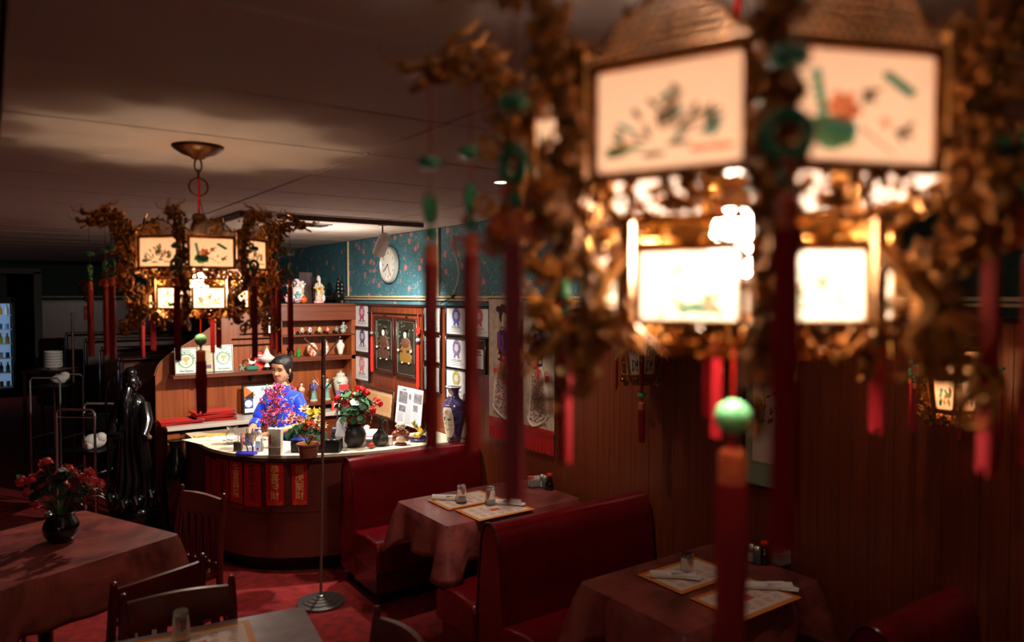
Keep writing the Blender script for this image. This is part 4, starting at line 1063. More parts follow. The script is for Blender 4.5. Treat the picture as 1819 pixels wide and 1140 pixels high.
def long_leaf(L=.1, wd=.02, bend=.03):
    mb = MB(); vs = []; n = 6
    for i in range(n+1):
        t = i/n; w_ = wd*math.sin(PI*min(.98, .08+t*.92))*.5; z = bend*math.sin(t*PI*.5)-bend*1.3*t*t
        vs += [(L*t, -w_, z+.1*w_), (L*t, 0, z-.1*w_), (L*t, w_, z+.1*w_)]
    fs = []
    for i in range(n): fs += [(3*i, 3*i+1, 3*i+4, 3*i+3), (3*i+1, 3*i+2, 3*i+5, 3*i+4)]
    mb._add(vs, fs); return mb
def dir_euler(d, roll=0):
    return (Vector(d).to_track_quat('Z', 'Y').to_matrix() @ Matrix.Rotation(roll, 3, 'Z')).to_euler()
def bouquet(t, blooms, m_b, centre, nleaf, spread, rnd, leafsize=.032, pbase=(0, 0, 0), bR=.032, lm=None):
    """blooms: points in local space; leaves fill a dome"""
    bo = None; stems = MB()
    for p in blooms:
        p = Vector(p); d = (p-Vector(centre)).normalized()
        if bo is None: bo = bloom_mesh(rnd, bR).build('flower', m_b, t, 80, p); bo.rotation_euler = dir_euler(d, rnd.random()*6)
        else: share(bo, 'flower', t, p, dir_euler(d, rnd.random()*6), rnd.uniform(.85, 1.1))
        stems.tube([Vector(pbase), (Vector(pbase)+p)*.5+Vector((0, 0, .02)), p-d*.01], .0022, 4)
    stems.build('stems', m_stem, t)
    lo = None
    for i in range(nleaf):
        a = rnd.random()*2*PI; e = rnd.uniform(-.25, 1.15); r = rnd.uniform(.65, 1.0)
        d = Vector((math.cos(a)*math.cos(e), math.sin(a)*math.cos(e), math.sin(e))); p = Vector(centre)+Vector((d.x*spread[0], d.y*spread[0], d.z*spread[1]))*r
        nrm = (d+Vector((rnd.uniform(-.5, .5), rnd.uniform(-.5, .5), rnd.uniform(0, .6)))).normalized()
        if lo is None: lo = round_leaf(leafsize).build('leaf', lm or m_leaf, t, 80, p); lo.rotation_euler = dir_euler(nrm, rnd.random()*6)
        else: share(lo, 'leaf', t, p, dir_euler(nrm, rnd.random()*6), rnd.uniform(.6, 1.1))
def local(base, px, py, off=0):
    """local offset, for a thing at BASE seen straight on, of what shows at (px, py) at the same distance"""
    dep = (Vector(base)-Vector((0, 0, H))).dot(CF)+off; p = dpt(px, py, dep)-Vector(base); return p
cz = CZ+.002
def cpt(px, py): return at(px, py, z=cz)
# geranium in a dark pot
b = cpt(627, 792); t = thing('potted_geranium', 'red geranium with green leaves in a round dark pot on the counter', 'plant', b)
MB().lathe([(.055, 0), (.075, .01), (.098, .055), (.102, .09), (.092, .125), (.078, .145), (.088, .158), (.082, .16), (.070, .145), (.068, .12)], n=28).build('pot', mat('dark_stoneware', (46, 40, 36), .45, noise=.3, nscale=20), t)
rnd = random.Random(31)
bl_ = [local(b, x, y, rnd.uniform(-.06, .06)) for x, y in ((641, 692), (650, 697), (627, 703), (609, 702), (600, 708), (614, 716), (646, 723), (668, 713), (661, 729), (645, 737), (629, 743), (623, 747), (674, 716), (636, 690))]
bouquet(t, bl_, m_fred, (0, 0, .26), 90, (.15, .20), rnd, .034, (0, 0, .14), .030)
# carnations on the left table
b = at(109, 960, z=.756); t = thing('potted_carnations', 'coral red carnations in a black pot on the left table', 'plant', b)
MB().lathe([(.045, 0), (.06, .008), (.082, .04), (.088, .075), (.08, .10), (.066, .125), (.062, .14), (.074, .155), (.068, .157), (.056, .14)], n=28).build('pot', m_black, t)
bl_ = [local(b, x, y, rnd.uniform(-.07, .07)) for x, y in ((82, 822), (120, 833), (103, 845), (72, 843), (38, 855), (50, 875), (75, 868), (65, 893), (95, 917), (158, 838), (163, 855), (178, 860), (57, 853), (112, 862), (128, 840), (148, 848), (86, 850))]
bouquet(t, bl_, m_fpink, (0, 0, .24), 60, (.15, .17), rnd, .028, (0, 0, .13), .027, m_leaf2)
lf = None
for x, y, a in ((150, 880, .2), (172, 884, .1), (140, 893, -.3), (165, 872, .4), (45, 850, 2), (175, 876, -.2)):
    p = local(b, x-14, y); o = (lf and share(lf, 'leaf', t, p)) or long_leaf(.085, .02).build('leaf', m_leaf, t, 80, p); lf = lf or o
    o.rotation_euler = (0, 0, -PSI+a)
# orchids in a glass vase with a red ribbon
b = cpt(481, 797); b = b+CF*.05; b.z = cz; t = thing('orchid_vase', 'glass vase of magenta orchids with red ribbon in front of the woman', 'vase', b)
MB().lathe([(.03, 0), (.034, .005), (.030, .06), (.026, .11), (.032, .165), (.029, .165), (.022, .11), (.026, .06), (.028, .01), (.0, .008)], n=20, cap=False).build('vase', m_glass, t)
MB().lathe([(.026, .01), (.024, .06), (.021, .10)], n=16).build('water', mat('water', (230, 240, 240), .02, trans=1, ior=1.33), t)
rnd = random.Random(5)
def orchid_mesh(rnd):
    mb = MB()
    for i in range(5):
        a = i*2*PI/5+.3; L0 = .0135; mb.mtl(0 if i % 2 else 1)
        d = Vector((math.cos(a), math.sin(a), .35)); u = Vector((-math.sin(a), math.cos(a), 0))
        mb._add([(0, 0, 0), d*L0*.5-u*.006, d*L0, d*L0*.5+u*.006, d*L0*.55+Vector((0, 0, .004))], [(0, 1, 4), (1, 2, 4), (2, 3, 4), (3, 0, 4)])
    mb.mtl(0).ball((0, 0, .004), .005, 6); return mb
om = None; stems = MB()
tips = [(506, 668), (484, 682), (514, 690), (495, 690), (478, 715), (515, 705), (470, 700)]
for x, y in tips:
    tip = local(b, x, y, rnd.uniform(-.03, .03)); base_ = Vector((0, 0, .15)); stems.tube([base_, base_*.5+tip*.5+Vector((0, 0, .02)), tip], .0018, 4)
for i in range(210):
    x = rnd.gauss(491, 12); yy = rnd.uniform(682, 755); x = max(x, 488) if yy < 692 else x
    if yy > 735: x = 478+(x-492)*.8
    p = local(b, x, yy, rnd.uniform(-.05, .05)); d = Vector((rnd.uniform(-1, 1), rnd.uniform(-1, 1), rnd.uniform(-.3, .8)))-CF*.9
    if om is None: om = orchid_mesh(rnd).build('flower', [m_orch, m_orchp], t, 80, p); om.rotation_euler = dir_euler(d)
    else: share(om, 'flower', t, p, dir_euler(d, rnd.random()*6), rnd.uniform(.9, 1.4))
bd = MB()
for i in range(22):
    x, y = rnd.choice(((480, 686), (506, 676), (487, 682), (472, 712), (517, 712), (500, 740))); p = local(b, x+rnd.uniform(-6, 6), y+rnd.uniform(-6, 6)); bd.ball(p, 1, 6, (.004, .004, .007))
bd.build('buds', mat('bud_green', (150, 170, 120), .5), t)
stems.build('stems', m_stem, t)
lf = None
for i in range(5):
    p = Vector((0, 0, .16)); o = (lf and share(lf, 'leaf', t, p)) or long_leaf(.10, .022).build('leaf', m_leaf2, t, 80, p); lf = lf or o; o.rotation_euler = (0, -.5, i*1.3)
rb = MB(); q = local(b, 473, 745)
for i in range(4): rb.ball(q+Vector((rnd.uniform(-.015, .015), rnd.uniform(-.01, .01), rnd.uniform(-.01, .01))), 1, 8, (.018, .008, .010), Euler((0, i, i)))
rb.tube([q, q+Vector((-.005, -.01, -.06)), q+Vector((.005, -.012, -.13))], .006, 6, flat=.3); rb.build('ribbon', m_redb, t)
# ================================================================ things on the counter
def place(name, label, cat, px, py, rz=-PSI, group=None, off=0):
    p = cpt(px, py); p = p+Vector((math.sin(PSI), math.cos(PSI), 0))*off; return thing(name, label, cat, p, rz, group)
t = place('glass_vase', 'empty clear glass vase at the left end of the counter things', 'vase', 413, 788)
MB().lathe([(.035, 0), (.042, .004), (.052, .05), (.046, .085), (.028, .11), (.044, .135), (.041, .135), (.025, .11), (.043, .083), (.048, .05), (.038, .008), (0, .007)], n=24, cap=False).build('glass', m_glass, t)
t = place('card_holder', 'dark little card holder with reddish cards on the counter', 'card holder', 423, 801)
MB().box((0, 0, .035), (.06, .03, .07), bev=.003).build('holder', mat('smoke_plastic', (66, 54, 50), .2), t)
MB().box((.022, .006, .075), (.012, .003, .11), Euler((0, .05, .2))).box((.03, .01, .07), (.008, .003, .10)).build('card', mat('mauve_card', (150, 84, 84), .6), t)
t = place('sign_stand', 'blue plastic stand with a curved arm, front edge of the counter', 'stand', 438, 806)
MB().lathe([(.080, 0), (.082, .004), (.076, .012), (.05, .017), (0, .018)], n=28, sy=.62).build('base', mat('cobalt_plastic', (40, 40, 150), .3), t)
pts = [(.045, 0, .014), (.048, 0, .045), (.035, 0, .080), (.005, 0, .105), (-.022, 0, .118)]
MB().tube(pts, [.010, .008, .007, .006, .005], 8, flat=.7).tube([(.01, 0, .015), (.005, 0, .05), (-.022, 0, .09)], [.005, .004, .004], 6).build('arm', MATS['cobalt_plastic'], t)
MB().box((-.028, 0, .105), (.006, .05, .075), Euler((0, -.15, 0))).build('clip_plate', mat('mauve_card', (150, 84, 84), .6), t)
t = place('pen_cup', 'metal mesh cup with pens behind the blue stand', 'cup', 443, 790)
MB().lathe([(.03, 0), (.032, .002), (.035, .085), (.033, .085), (.030, .006), (0, .005)], n=20, cap=False).build('cup', mat('steel_cup', (110, 100, 92), .35, .6), t)
for i, (dx, dy, m) in enumerate(((-.012, 0, m_dark), (.01, .01, m_white), (.0, -.01, mat('grey_metal', (150, 140, 132), .4, .4)), (.018, -.004, m_dark))):
    MB().tube([(dx*.5, dy*.5, .01), (dx*1.6, dy*1.6, .13)], .0038, 6).build('pen', m, t)
t = place('sanitiser_bottle', 'clear pump bottle beside the napkins on the counter', 'bottle', 461, 801)
MB().lathe([(.026, 0), (.030, .006), (.030, .095), (.024, .115), (.013, .125), (.013, .14)], n=22).build('bottle', mat('clear_plastic', (236, 238, 242), .08, trans=.9), t)
MB().box((0, -.0295, .055), (.036, .002, .05)).build('label', mat('pale_blue_label', (190, 214, 232), .5), t)
MB().lathe([(.015, .138), (.015, .152), (.006, .155), (.005, .168)], n=14).box((-.012, 0, .17), (.045, .014, .009), bev=.003).build('pump', m_white, t)
t = place('chopstick_stack', 'upright bundle of paper chopstick sleeves with red print on the counter', 'chopsticks', 490, 808)
m_kraft = mat('kraft_paper', (206, 190, 168), .7)
k0 = None; rnd = random.Random(2)
for i in range(16):
    x = -.044+.0058*i; o = MB().box((0, 0, 0), (.0046, .058, .195), bev=.001).build('paper_sleeve', m_kraft, t, loc=(x, rnd.uniform(-.003, .003), .098+rnd.uniform(-.002, .004))) if k0 is None else share(k0, 'paper_sleeve', t, (x, rnd.uniform(-.003, .003), .098+rnd.uniform(-.002, .004)), (0, (i-8)*.004, 0))
    k0 = k0 or o
MB().box((0, -.034, .06), (.098, .004, .004)).box((0, 0, .003), (.1, .065, .006)).build('holder', mat('clear_plastic2', (200, 190, 176), .3), t)
text('筷子', .022, mat('red_print', (170, 50, 44), .6), parent=t, loc=(-.02, -.0345, .13))
MB().box((-.028, -.0325, .12), (.010, .001, .07)).build('red_stripe', MATS['red_print'], t)
# lotus flowers in a terracotta pot
b = cpt(548, 812); t = thing('lotus_pot', 'terracotta pot of pink and yellow silk lotus flowers on the counter', 'plant', b)
MB().lathe([(.055, 0), (.060, .004), (.074, .085), (.084, .088), (.085, .102), (.080, .102), (.070, .09), (.062, .02)], n=28).build('pot', mat('terracotta', (146, 84, 60), .45), t)
def lotus_mesh(n1=8):
    mb = MB()
    for ring_ in range(2):
        for i in range(n1):
            a = i*2*PI/n1+ring_*.4; e = .45+.55*ring_; L0 = .040-.006*ring_
            d = Vector((math.cos(a)*math.cos(e), math.sin(a)*math.cos(e), math.sin(e))); u = Vector((-math.sin(a), math.cos(a), 0)); n_ = u.cross(d)
            mb._add([(0, 0, 0), d*L0*.45-u*.011+n_*.002, d*L0*.45+u*.011+n_*.002, d*L0, d*L0*.45-n_*.003], [(0, 1, 4), (1, 3, 4), (3, 2, 4), (2, 0, 4)])
    return mb
m_lp = mat('lotus_pink', (240, 168, 158), .5); m_ly = mat('lotus_yellow', (232, 208, 70), .5); m_lo = mat('lotus_orange', (230, 104, 70), .5); m_lw = mat('lotus_cream', (236, 206, 160), .5)
for i, (x, y, m, s_) in enumerate(((519, 738, m_lp, .9), (531, 747, m_lp, 1.25), (541, 728, m_lw, 1.2), (556, 736, m_ly, 1.5), (568, 733, m_ly, 1.1), (553, 752, m_lo, 1.1), (566, 748, m_lw, 1.25), (545, 750, m_ly, 1.0), (574, 757, m_lw, 1.0), (514, 748, m_lp, 1.0), (545, 760, m_lo, .9), (562, 760, m_lo, .8))):
    p = local(b, x, y, -.05+.02*(i % 4)); o = lotus_mesh().build('flower', m, t, 80, p); o.rotation_euler = dir_euler(Vector((0, 0, .7))-CF*.7+CR*rnd.uniform(-.4, .4)); o.scale = (s_,)*3
    MB().tube([(0, 0, .09), p*.6+Vector((0, 0, .02)), p], .0025, 4).build('stem', m_stem, t)
for x, y in ((570, 763), (574, 752)): p = local(b, x, y, -.06); o = MB().lathe([(.002, -.012), (.015, 0), (.015, .004), (0, .006)], n=14).build('seed_pod', mat('pod_cream', (224, 214, 150), .6), t, loc=p); o.rotation_euler = dir_euler(-CF)
lf = None
for i, (x, y, a) in enumerate(((527, 768, 2.8), (536, 766, 2.2), (520, 772, 3.2), (556, 768, .3), (566, 772, -.4), (545, 770, 1.4))):
    p = local(b, x, y, -.02); o = (lf and share(lf, 'leaf', t, p)) or round_leaf(.045).build('leaf', m_leaf, t, 80, p); lf = lf or o; o.rotation_euler = dir_euler(Vector((0, 0, .6))-CF+CR*math.cos(a)*.6, a)
# black boxes and tape dispenser behind
for px, py, dx, dy, dz, l, o_ in ((530, 803, .11, .11, .085, 'black plastic tray behind the terracotta pot', .04), (585, 802, .17, .12, .09, 'black box behind the coat rack pole on the counter', .02)):
    t = place('plastic_box', l, 'box', px, py, off=o_)
    MB().box((0, 0, dz/2), (dx, dy, dz), bev=.008).build('body', m_dark, t); MB().box((0, 0, dz+.003), (dx+.008, dy+.008, .010), bev=.003).build('rim', m_black, t)
t = place('receipt_printer', 'grey cylinder roll on a black base among the counter boxes', 'printer', 596, 800, off=.14)
MB().box((0, 0, .05), (.13, .10, .10), bev=.012).build('base', m_dark, t); MB().tube([(-.05, 0, .125), (.05, 0, .125)], .036, 20).build('roll', mat('slate_plastic', (70, 74, 84), .35), t)
t = place('plastic_bag', 'crumpled white plastic bag left of the geranium pot', 'bag', 604, 798, off=.06)
bm_ = MB(); rnd = random.Random(4)
bm_.lathe([(.03+rnd.uniform(0, .01), 0), (.05, .01), (.045, .05), (.05, .10), (.038, .15), (.042, .19), (.02, .23), (.006, .235)], n=14, sy=.6); bm_.v = [(x+rnd.uniform(-.005, .005), y+rnd.uniform(-.005, .005), z) for x, y, z in bm_.v]
bm_.build('bag', mat('thin_white_plastic', (220, 214, 222), .3), t)
t = place('jug', 'dark long-necked pottery jug with a loop handle on the counter', 'jug', 676, 791)
m_jug = mat('dark_pottery', (52, 52, 46), .4, noise=.3, nscale=30)
MB().lathe([(.035, 0), (.045, .004), (.060, .03), (.064, .055), (.055, .085), (.030, .11), (.018, .135), (.015, .19), (.016, .205), (.024, .222), (.020, .222), (.011, .205)], n=26).ring((0, 0, .15), .017, .003, 16, 5).ring((0, 0, .175), .0165, .003, 16, 5).build('body', m_jug, t)
MB().tube([(.014, 0, .185), (.035, 0, .200), (.052, 0, .190), (.058, 0, .155), (.054, 0, .110), (.046, 0, .088)], [.006, .007, .007, .007, .006, .006], 8).build('handle', m_jug, t)
t = place('cup', 'small white cup right of the dark jug', 'cup', 693, 790)
MB().lathe([(.020, 0), (.022, .002), (.023, .058), (.019, .058), (.017, .01), (0, .008)], n=18, cap=False).build('cup', mat('porcelain_white', (232, 226, 220), .2, coat=.5), t)
t = place('red_fruit_ornament', 'small red and green round ornament at the counter edge', 'ornament', 659, 796)
MB().ball((0, 0, .024), .026, 16, (1, 1, .9)).build('fruit', mat('tomato_red', (180, 50, 34), .35), t); MB().cone((0, 0, .045), (.01, 0, .06), .004).ball((0, 0, .046), .008, 6, (1, 1, .4)).build('stalk', m_leaf2, t)
t = place('plate_stack', 'low stack of white saucers left of the dark jug', 'plates', 655, 789, off=.04); t.scale = (.55, .55, .8)
m_por = mat('porcelain_white', (232, 226, 220), .2, coat=.5); q0 = None
for i in range(5):
    o = (q0 and share(q0, 'plate', t, (0, 0, .009*i))) or MB().lathe([(.04, 0), (.045, .002), (.078, .012), (.080, .014), (.078, .015), (.045, .006), (0, .005)], n=28, cap=False).build('plate', m_por, t); q0 = q0 or o
t = place('phone', 'white telephone with a red edge behind the jug on the counter', 'telephone', 664, 776, off=-.10)
MB().box((0, 0, .035), (.17, .16, .05), Euler((.2, 0, 0)), .012).build('body', m_white, t); MB().box((-.05, 0, .075), (.045, .17, .03), Euler((.2, 0, 0)), .012).build('handset', m_white, t); MB().box((0, -.075, .03), (.17, .01, .02)).build('red_edge', m_redb, t)
# paper piles on the counter, left arm
m_map = mat('greenish_print', (196, 204, 176), .6, rgb2=(222, 220, 206), nscale=12)
for px, py, a, w_, h_, l, m in ((360, 782, .3, .20, .28, 'printed place map lying at the left end of the counter', m_map), (398, 779, .9, .16, .22, 'sheet of notes beside the printed map on the counter', m_paper), (375, 773, .1, .26, .10, 'yellow edged folder lying along the back of the counter papers', mat('yellow_card', (222, 180, 70), .6))):
    p = cpt(px, py); o = MB().box((0, 0, 0), (w_, h_, .003)).build('paper_sheet', m); o.location = p+Vector((0, 0, .002 if px != 398 else .006)); o.rotation_euler = (0, 0, a); tag(o, l, 'paper')
# seated buddha child and dragon figurines
def bb(mb, *a, **k): mb.ball(*a, **k); return mb
t = place('laughing_child_figurine', 'brown glazed laughing child figurine beside the jug', 'figurine', 712, 790)
MB().lathe([(.045, 0), (.048, .005), (.044, .016), (0, .018)], n=22, sy=.8).build('base', mat('brown_wood_base', (96, 48, 36), .4), t)
m_bg = mat('brown_glaze', (136, 66, 48), .2, coat=.7); m_cg = mat('cream_glaze', (206, 186, 160), .25, coat=.6)
MB().ball((0, 0, .045), 1, 16, (.042, .036, .034)).build('belly', m_cg, t)
MB().ball((0, .01, .092), 1, 16, (.062, .034, .032)).ball((-.045, 0, .085), 1, 12, (.026, .022, .024)).ball((.045, 0, .085), 1, 12, (.026, .022, .024)).ball((-.05, 0, .05), 1, 12, (.02, .02, .024)).ball((.05, 0, .05), 1, 12, (.02, .02, .024)).build('robe', m_bg, t)
hdm = MB().ball((0, -.002, .150), 1, 18, (.036, .033, .034)).ball((-.036, 0, .148), .008, 8).ball((.036, 0, .148), .008, 8).ball((0, -.034, .148), .006, 8); hdm.ball((-.016, -.03, .142), .008, 8).ball((.016, -.03, .142), .008, 8); hdm.build('head', m_cg, t)
MB().tube([(-.02, -.033, .158), (-.013, -.0345, .161), (-.007, -.034, .158)], .0018, 5).tube([(.02, -.033, .158), (.013, -.0345, .161), (.007, -.034, .158)], .0018, 5).tube([(-.013, -.033, .134), (0, -.036, .129), (.013, -.033, .134)], .002, 5).build('face_lines', m_dark, t)
t = place('dragon_figurine', 'green and yellow glazed dragon figurine in front of the newspaper', 'figurine', 742, 784)
m_gg = mat('green_glaze', (60, 110, 70), .2, coat=.7); m_yg = mat('yellow_glaze', (206, 158, 44), .2, coat=.7); m_bl = mat('cobalt_glaze', (50, 56, 110), .2, coat=.7)
MB().ball((0, 0, .015), 1, 14, (.075, .04, .016)).ball((-.05, -.01, .03), 1, 10, (.024, .02, .02)).ball((.04, .01, .03), 1, 10, (.03, .02, .022)).build('base', m_bl, t)
dm = MB(); pts = [(-.06, 0, .03), (-.03, -.02, .05), (.01, -.02, .05), (.03, 0, .07), (.01, .01, .105), (-.02, 0, .12), (-.035, -.01, .15), (-.05, -.01, .155)]
dm.tube(pts, [.008, .014, .02, .024, .02, .013, .012, .008], 10).build('body', m_yg, t)
dm = MB()
for i in range(1, 7): p = Vector(pts[i]); dm.ball(p+Vector((.012, -.008, .006)), .009, 6); dm.cone(p, p+Vector((.02, .005, .026)), .008)
dm.tube([(.03, 0, .06), (.055, 0, .08), (.07, 0, .12), (.06, 0, .15)], [.012, .01, .007, .002], 8).build('spines', m_gg, t)
# big vase at the wall end
b = at(806, 700, x=W-.115); b.z = cz; t = thing('porcelain_vase', 'tall dark blue porcelain vase with painted landscape panels by the wall', 'vase', b, -PSI)
m_vb = mat('mottled_blue_glaze', (92, 84, 130), .18, coat=.8, rgb2=(48, 34, 66), nscale=26)
VS = 1.0
prof = [(.050, 0), (.054, .008), (.056, .02), (.070, .09), (.088, .18), (.096, .25), (.092, .29), (.070, .325), (.046, .35), (.040, .38), (.044, .41), (.062, .432), (.064, .438)]
MB().lathe(prof+[(.056, .438), (.036, .40), (.034, .36)], n=36).build('body', m_vb, t)
MB().lathe([(.062, .431), (.0665, .437), (.062, .442), (.054, .438)], n=32, cap=False).build('rim', m_por, t); MB().lathe([(.051, 0), (.056, .004), (.058, .014), (.054, .016)], n=32, cap=False).build('foot', m_bg, t)
def vr(z):
    for (r1, z1), (r2, z2) in zip(prof, prof[1:]):
        if z1 <= z <= z2: return r1+(r2-r1)*(z-z1)/max(1e-6, z2-z1)
    return .05
def wrap(poly, a0, off):
    out = []
    for u, z in poly: r = vr(z)+off; a = a0+u/r; out.append((r*math.sin(a), -r*math.cos(a), z))
    return out
def medallion(t, a0, zc, hw, hh, off=.0012, m=None, name='painted_panel'):
    mb = MB(); nu, nz = 8, 10; vs = []; fs = []
    for j in range(nz+1):
        z = zc-hh+2*hh*j/nz; w_ = hw*(1-abs(2*j/nz-1)**3*.6)
        vs += wrap([(-w_+2*w_*i/nu, z) for i in range(nu+1)], a0, off)
    for j in range(nz):
        for i in range(nu): fs.append((j*(nu+1)+i, j*(nu+1)+i+1, (j+1)*(nu+1)+i+1, (j+1)*(nu+1)+i))
    mb._add(vs, fs); return mb.build(name, m, t, 80)
mp = medallion(t, -.55, .17, .055, .13, m=mat('ivory_enamel', (228, 214, 190), .2, coat=.6)); medallion(t, -.5, .385, .022, .024, .002, MATS['ivory_enamel'])
mb = MB()
for u, z, L0, w_, a, k in ((-.02, .23, .03, .008, .1, 0), (.01, .20, .035, .007, 0, 0), (.02, .185, .02, .006, 0, 1), (-.03, .15, .02, .008, .4, 2), (-.02, .11, .03, .008, -.2, 2), (.01, .10, .03, .006, 0, 0), (.0, .25, .02, .01, .5, 3), (-.03, .19, .008, .02, 0, 2), (.02, .14, .02, .004, 0, 3)):
    mb.mtl(k); mb._add(wrap(leafpoly((u, z), L0, w_, a), -.55, .002), [tuple(range(8))])
mb.build('landscape', [mat('en_teal', (90, 140, 130), .3), mat('en_navy', (40, 50, 70), .3), mat('en_moss', (80, 100, 60), .3), mat('en_rose', (190, 120, 90), .3)], mp, False)
# ================================================================ things on the right wall
RW = -PI/2
m_fblk = mat('black_frame', (18, 15, 16), .3, coat=.3)
def wall_rect(x0, y0, x1, y1):
    """pixel box -> centre y, z, width, height on the right wall"""
    a, b = at(x0, (y0+y1)/2, x=W-.03), at(x1, (y0+y1)/2, x=W-.03); cx = (x0+x1)/2
    zt, zb = at(cx, y0, x=W-.03).z, at(cx, y1, x=W-.03).z
    return (a.y+b.y)/2, (zt+zb)/2, abs(a.y-b.y), zt-zb
def seal_mesh(r):
    mb = MB(); n = 24
    mb._add([(r*(1+.06*(i % 2))*math.cos(2*PI*i/n), 0, r*(1+.06*(i % 2))*math.sin(2*PI*i/n)) for i in range(n)], [tuple(range(n))])
    for sg in (-1, 1): mb._add([(sg*r*.15, .0001, -r*.7), (sg*r*.55, .0001, -r*.7), (sg*r*.85, .0001, -r*1.45), (sg*r*.6, .0001, -r*1.25), (sg*r*.35, .0001, -r*1.5)], [tuple(range(5))])
    return mb
def certificate(rect, col, label, lines=2, dark=False, group='framed certificates on the wood wall', paper=None):
    cy, cz_, w_, h_ = wall_rect(*rect)
    t = thing('framed_certificate', label, 'picture frame', (W-.014, cy, cz_), RW, group)
    fr = .016; mb = MB()
    for sg in (-1, 1): mb.box((sg*(w_/2-fr/2), 0, 0), (fr, .022, h_), bev=.003).box((0, 0, sg*(h_/2-fr/2)), (w_-2*fr, .022, fr), bev=.003)
    mb.build('frame', m_fblk, t)
    pw_, ph_ = w_-2*fr, h_-2*fr
    if dark:
        MB().box((0, .004, 0), (pw_, .008, ph_)).build('mat_board', mat('maroon_board', (60, 22, 24), .5), t)
        MB().box((0, -.002, -.02), (pw_*.72, .003, ph_*.62)).build('paper', m_paper, t)
        mb = MB()
        for z, ww, hh in ((.035, .4, .012), (.012, .5, .012), (-.04, .5, .003), (-.065, .35, .003), (-.08, .4, .003)): mb.box((0, -.004, z), (pw_*ww, .0006, hh))
        mb.build('printed_lines', mat('grey_print', (90, 84, 96), .6), t)
        return
    MB().box((0, .002, 0), (pw_, .004, ph_)).build('paper', paper or m_paper, t)
    r = pw_*.20; mc = mat('seal_%d_%d_%d' % col, col, .5)
    sm = seal_mesh(r).build('seal', mc, t, False, (0, -.0012, ph_*.20))
    mb = MB(); n = 24; pts = [(r*.78*math.cos(2*PI*i/n), -.0004, r*.78*math.sin(2*PI*i/n)) for i in range(n)]
    mb.tube(pts, .0012, 4, True); mb._add([(r*.6*(1 if i % 2 else .75)*math.cos(2*PI*i/10+PI/10), -.0004, r*.6*(1 if i % 2 else .75)*math.sin(2*PI*i/10+PI/10)) for i in range(10)], [tuple(range(10))])
    mb.build('seal_print', mat('pale_print', (200, 186, 200), .6), sm, False)
    text('EXCELLENCE', pw_*.085, mat('grey_print', (90, 84, 96), .6), parent=t, loc=(0, -.0008, -ph_*.25), bold=.0002) if lines > 1 else None
    mb = MB()
    for i in range(lines): mb.box((0, -.0006, -ph_*(.34+.06*i)), (pw_*(.8-.25*i), .0005, .0028))
    mb.build('printed_lines', MATS['grey_print'] if 'grey_print' in MATS else mat('grey_print', (90, 84, 96), .6), t)
cs_ = [((627, 540, 654, 582), (176, 50, 84), 'black framed certificate with a crimson seal, top of the column by the shelves'),
 ((628.5, 583, 654, 627), (34, 52, 106), 'black framed certificate with a navy seal, middle of the column by the shelves'),
 ((627, 630, 654, 677), (222, 120, 96), 'black framed certificate with an orange seal, lowest in the column by the shelves'),
 ((750, 543, 781, 592), (140, 40, 56), 'framed certificate top of the column right of the long red tassel'),
 ((750, 594, 781, 645), (150, 50, 60), 'framed certificate with dark red seal, middle of the column right of the knot'),
 ((750, 647, 780, 697), (190, 140, 90), 'framed certificate with a tan seal, lowest right of the knot'),
 ((789, 543, 827, 597), (70, 100, 196), 'black framed certificate with a bright blue seal'),
 ((789, 599, 828, 657), (120, 106, 148), 'black framed certificate with a grey purple seal'),
 ((789, 653, 827, 712), (160, 160, 60), 'black framed certificate with an olive seal, behind the tall blue vase'),
 ((828, 543, 868, 601), (186, 60, 60), 'large framed certificate with a red seal beside the hanging banner')]
for r_, c_, l_ in cs_: certificate(r_, c_, l_)
certificate((833, 602, 861, 664), (0, 0, 0), 'maroon framed notice with a narrow white sheet, under the big certificate', dark=True)
# picture rail wire the panels hang from
a = at(655, 555, x=W); b = at(750, 560, x=W)
tag(MB().tube([(W-.012, a.y, a.z), (W-.012, b.y, a.z)], .006, 6).build('hanging_rail', m_dark), 'thin dark rail behind the two carved panels', 'rail')
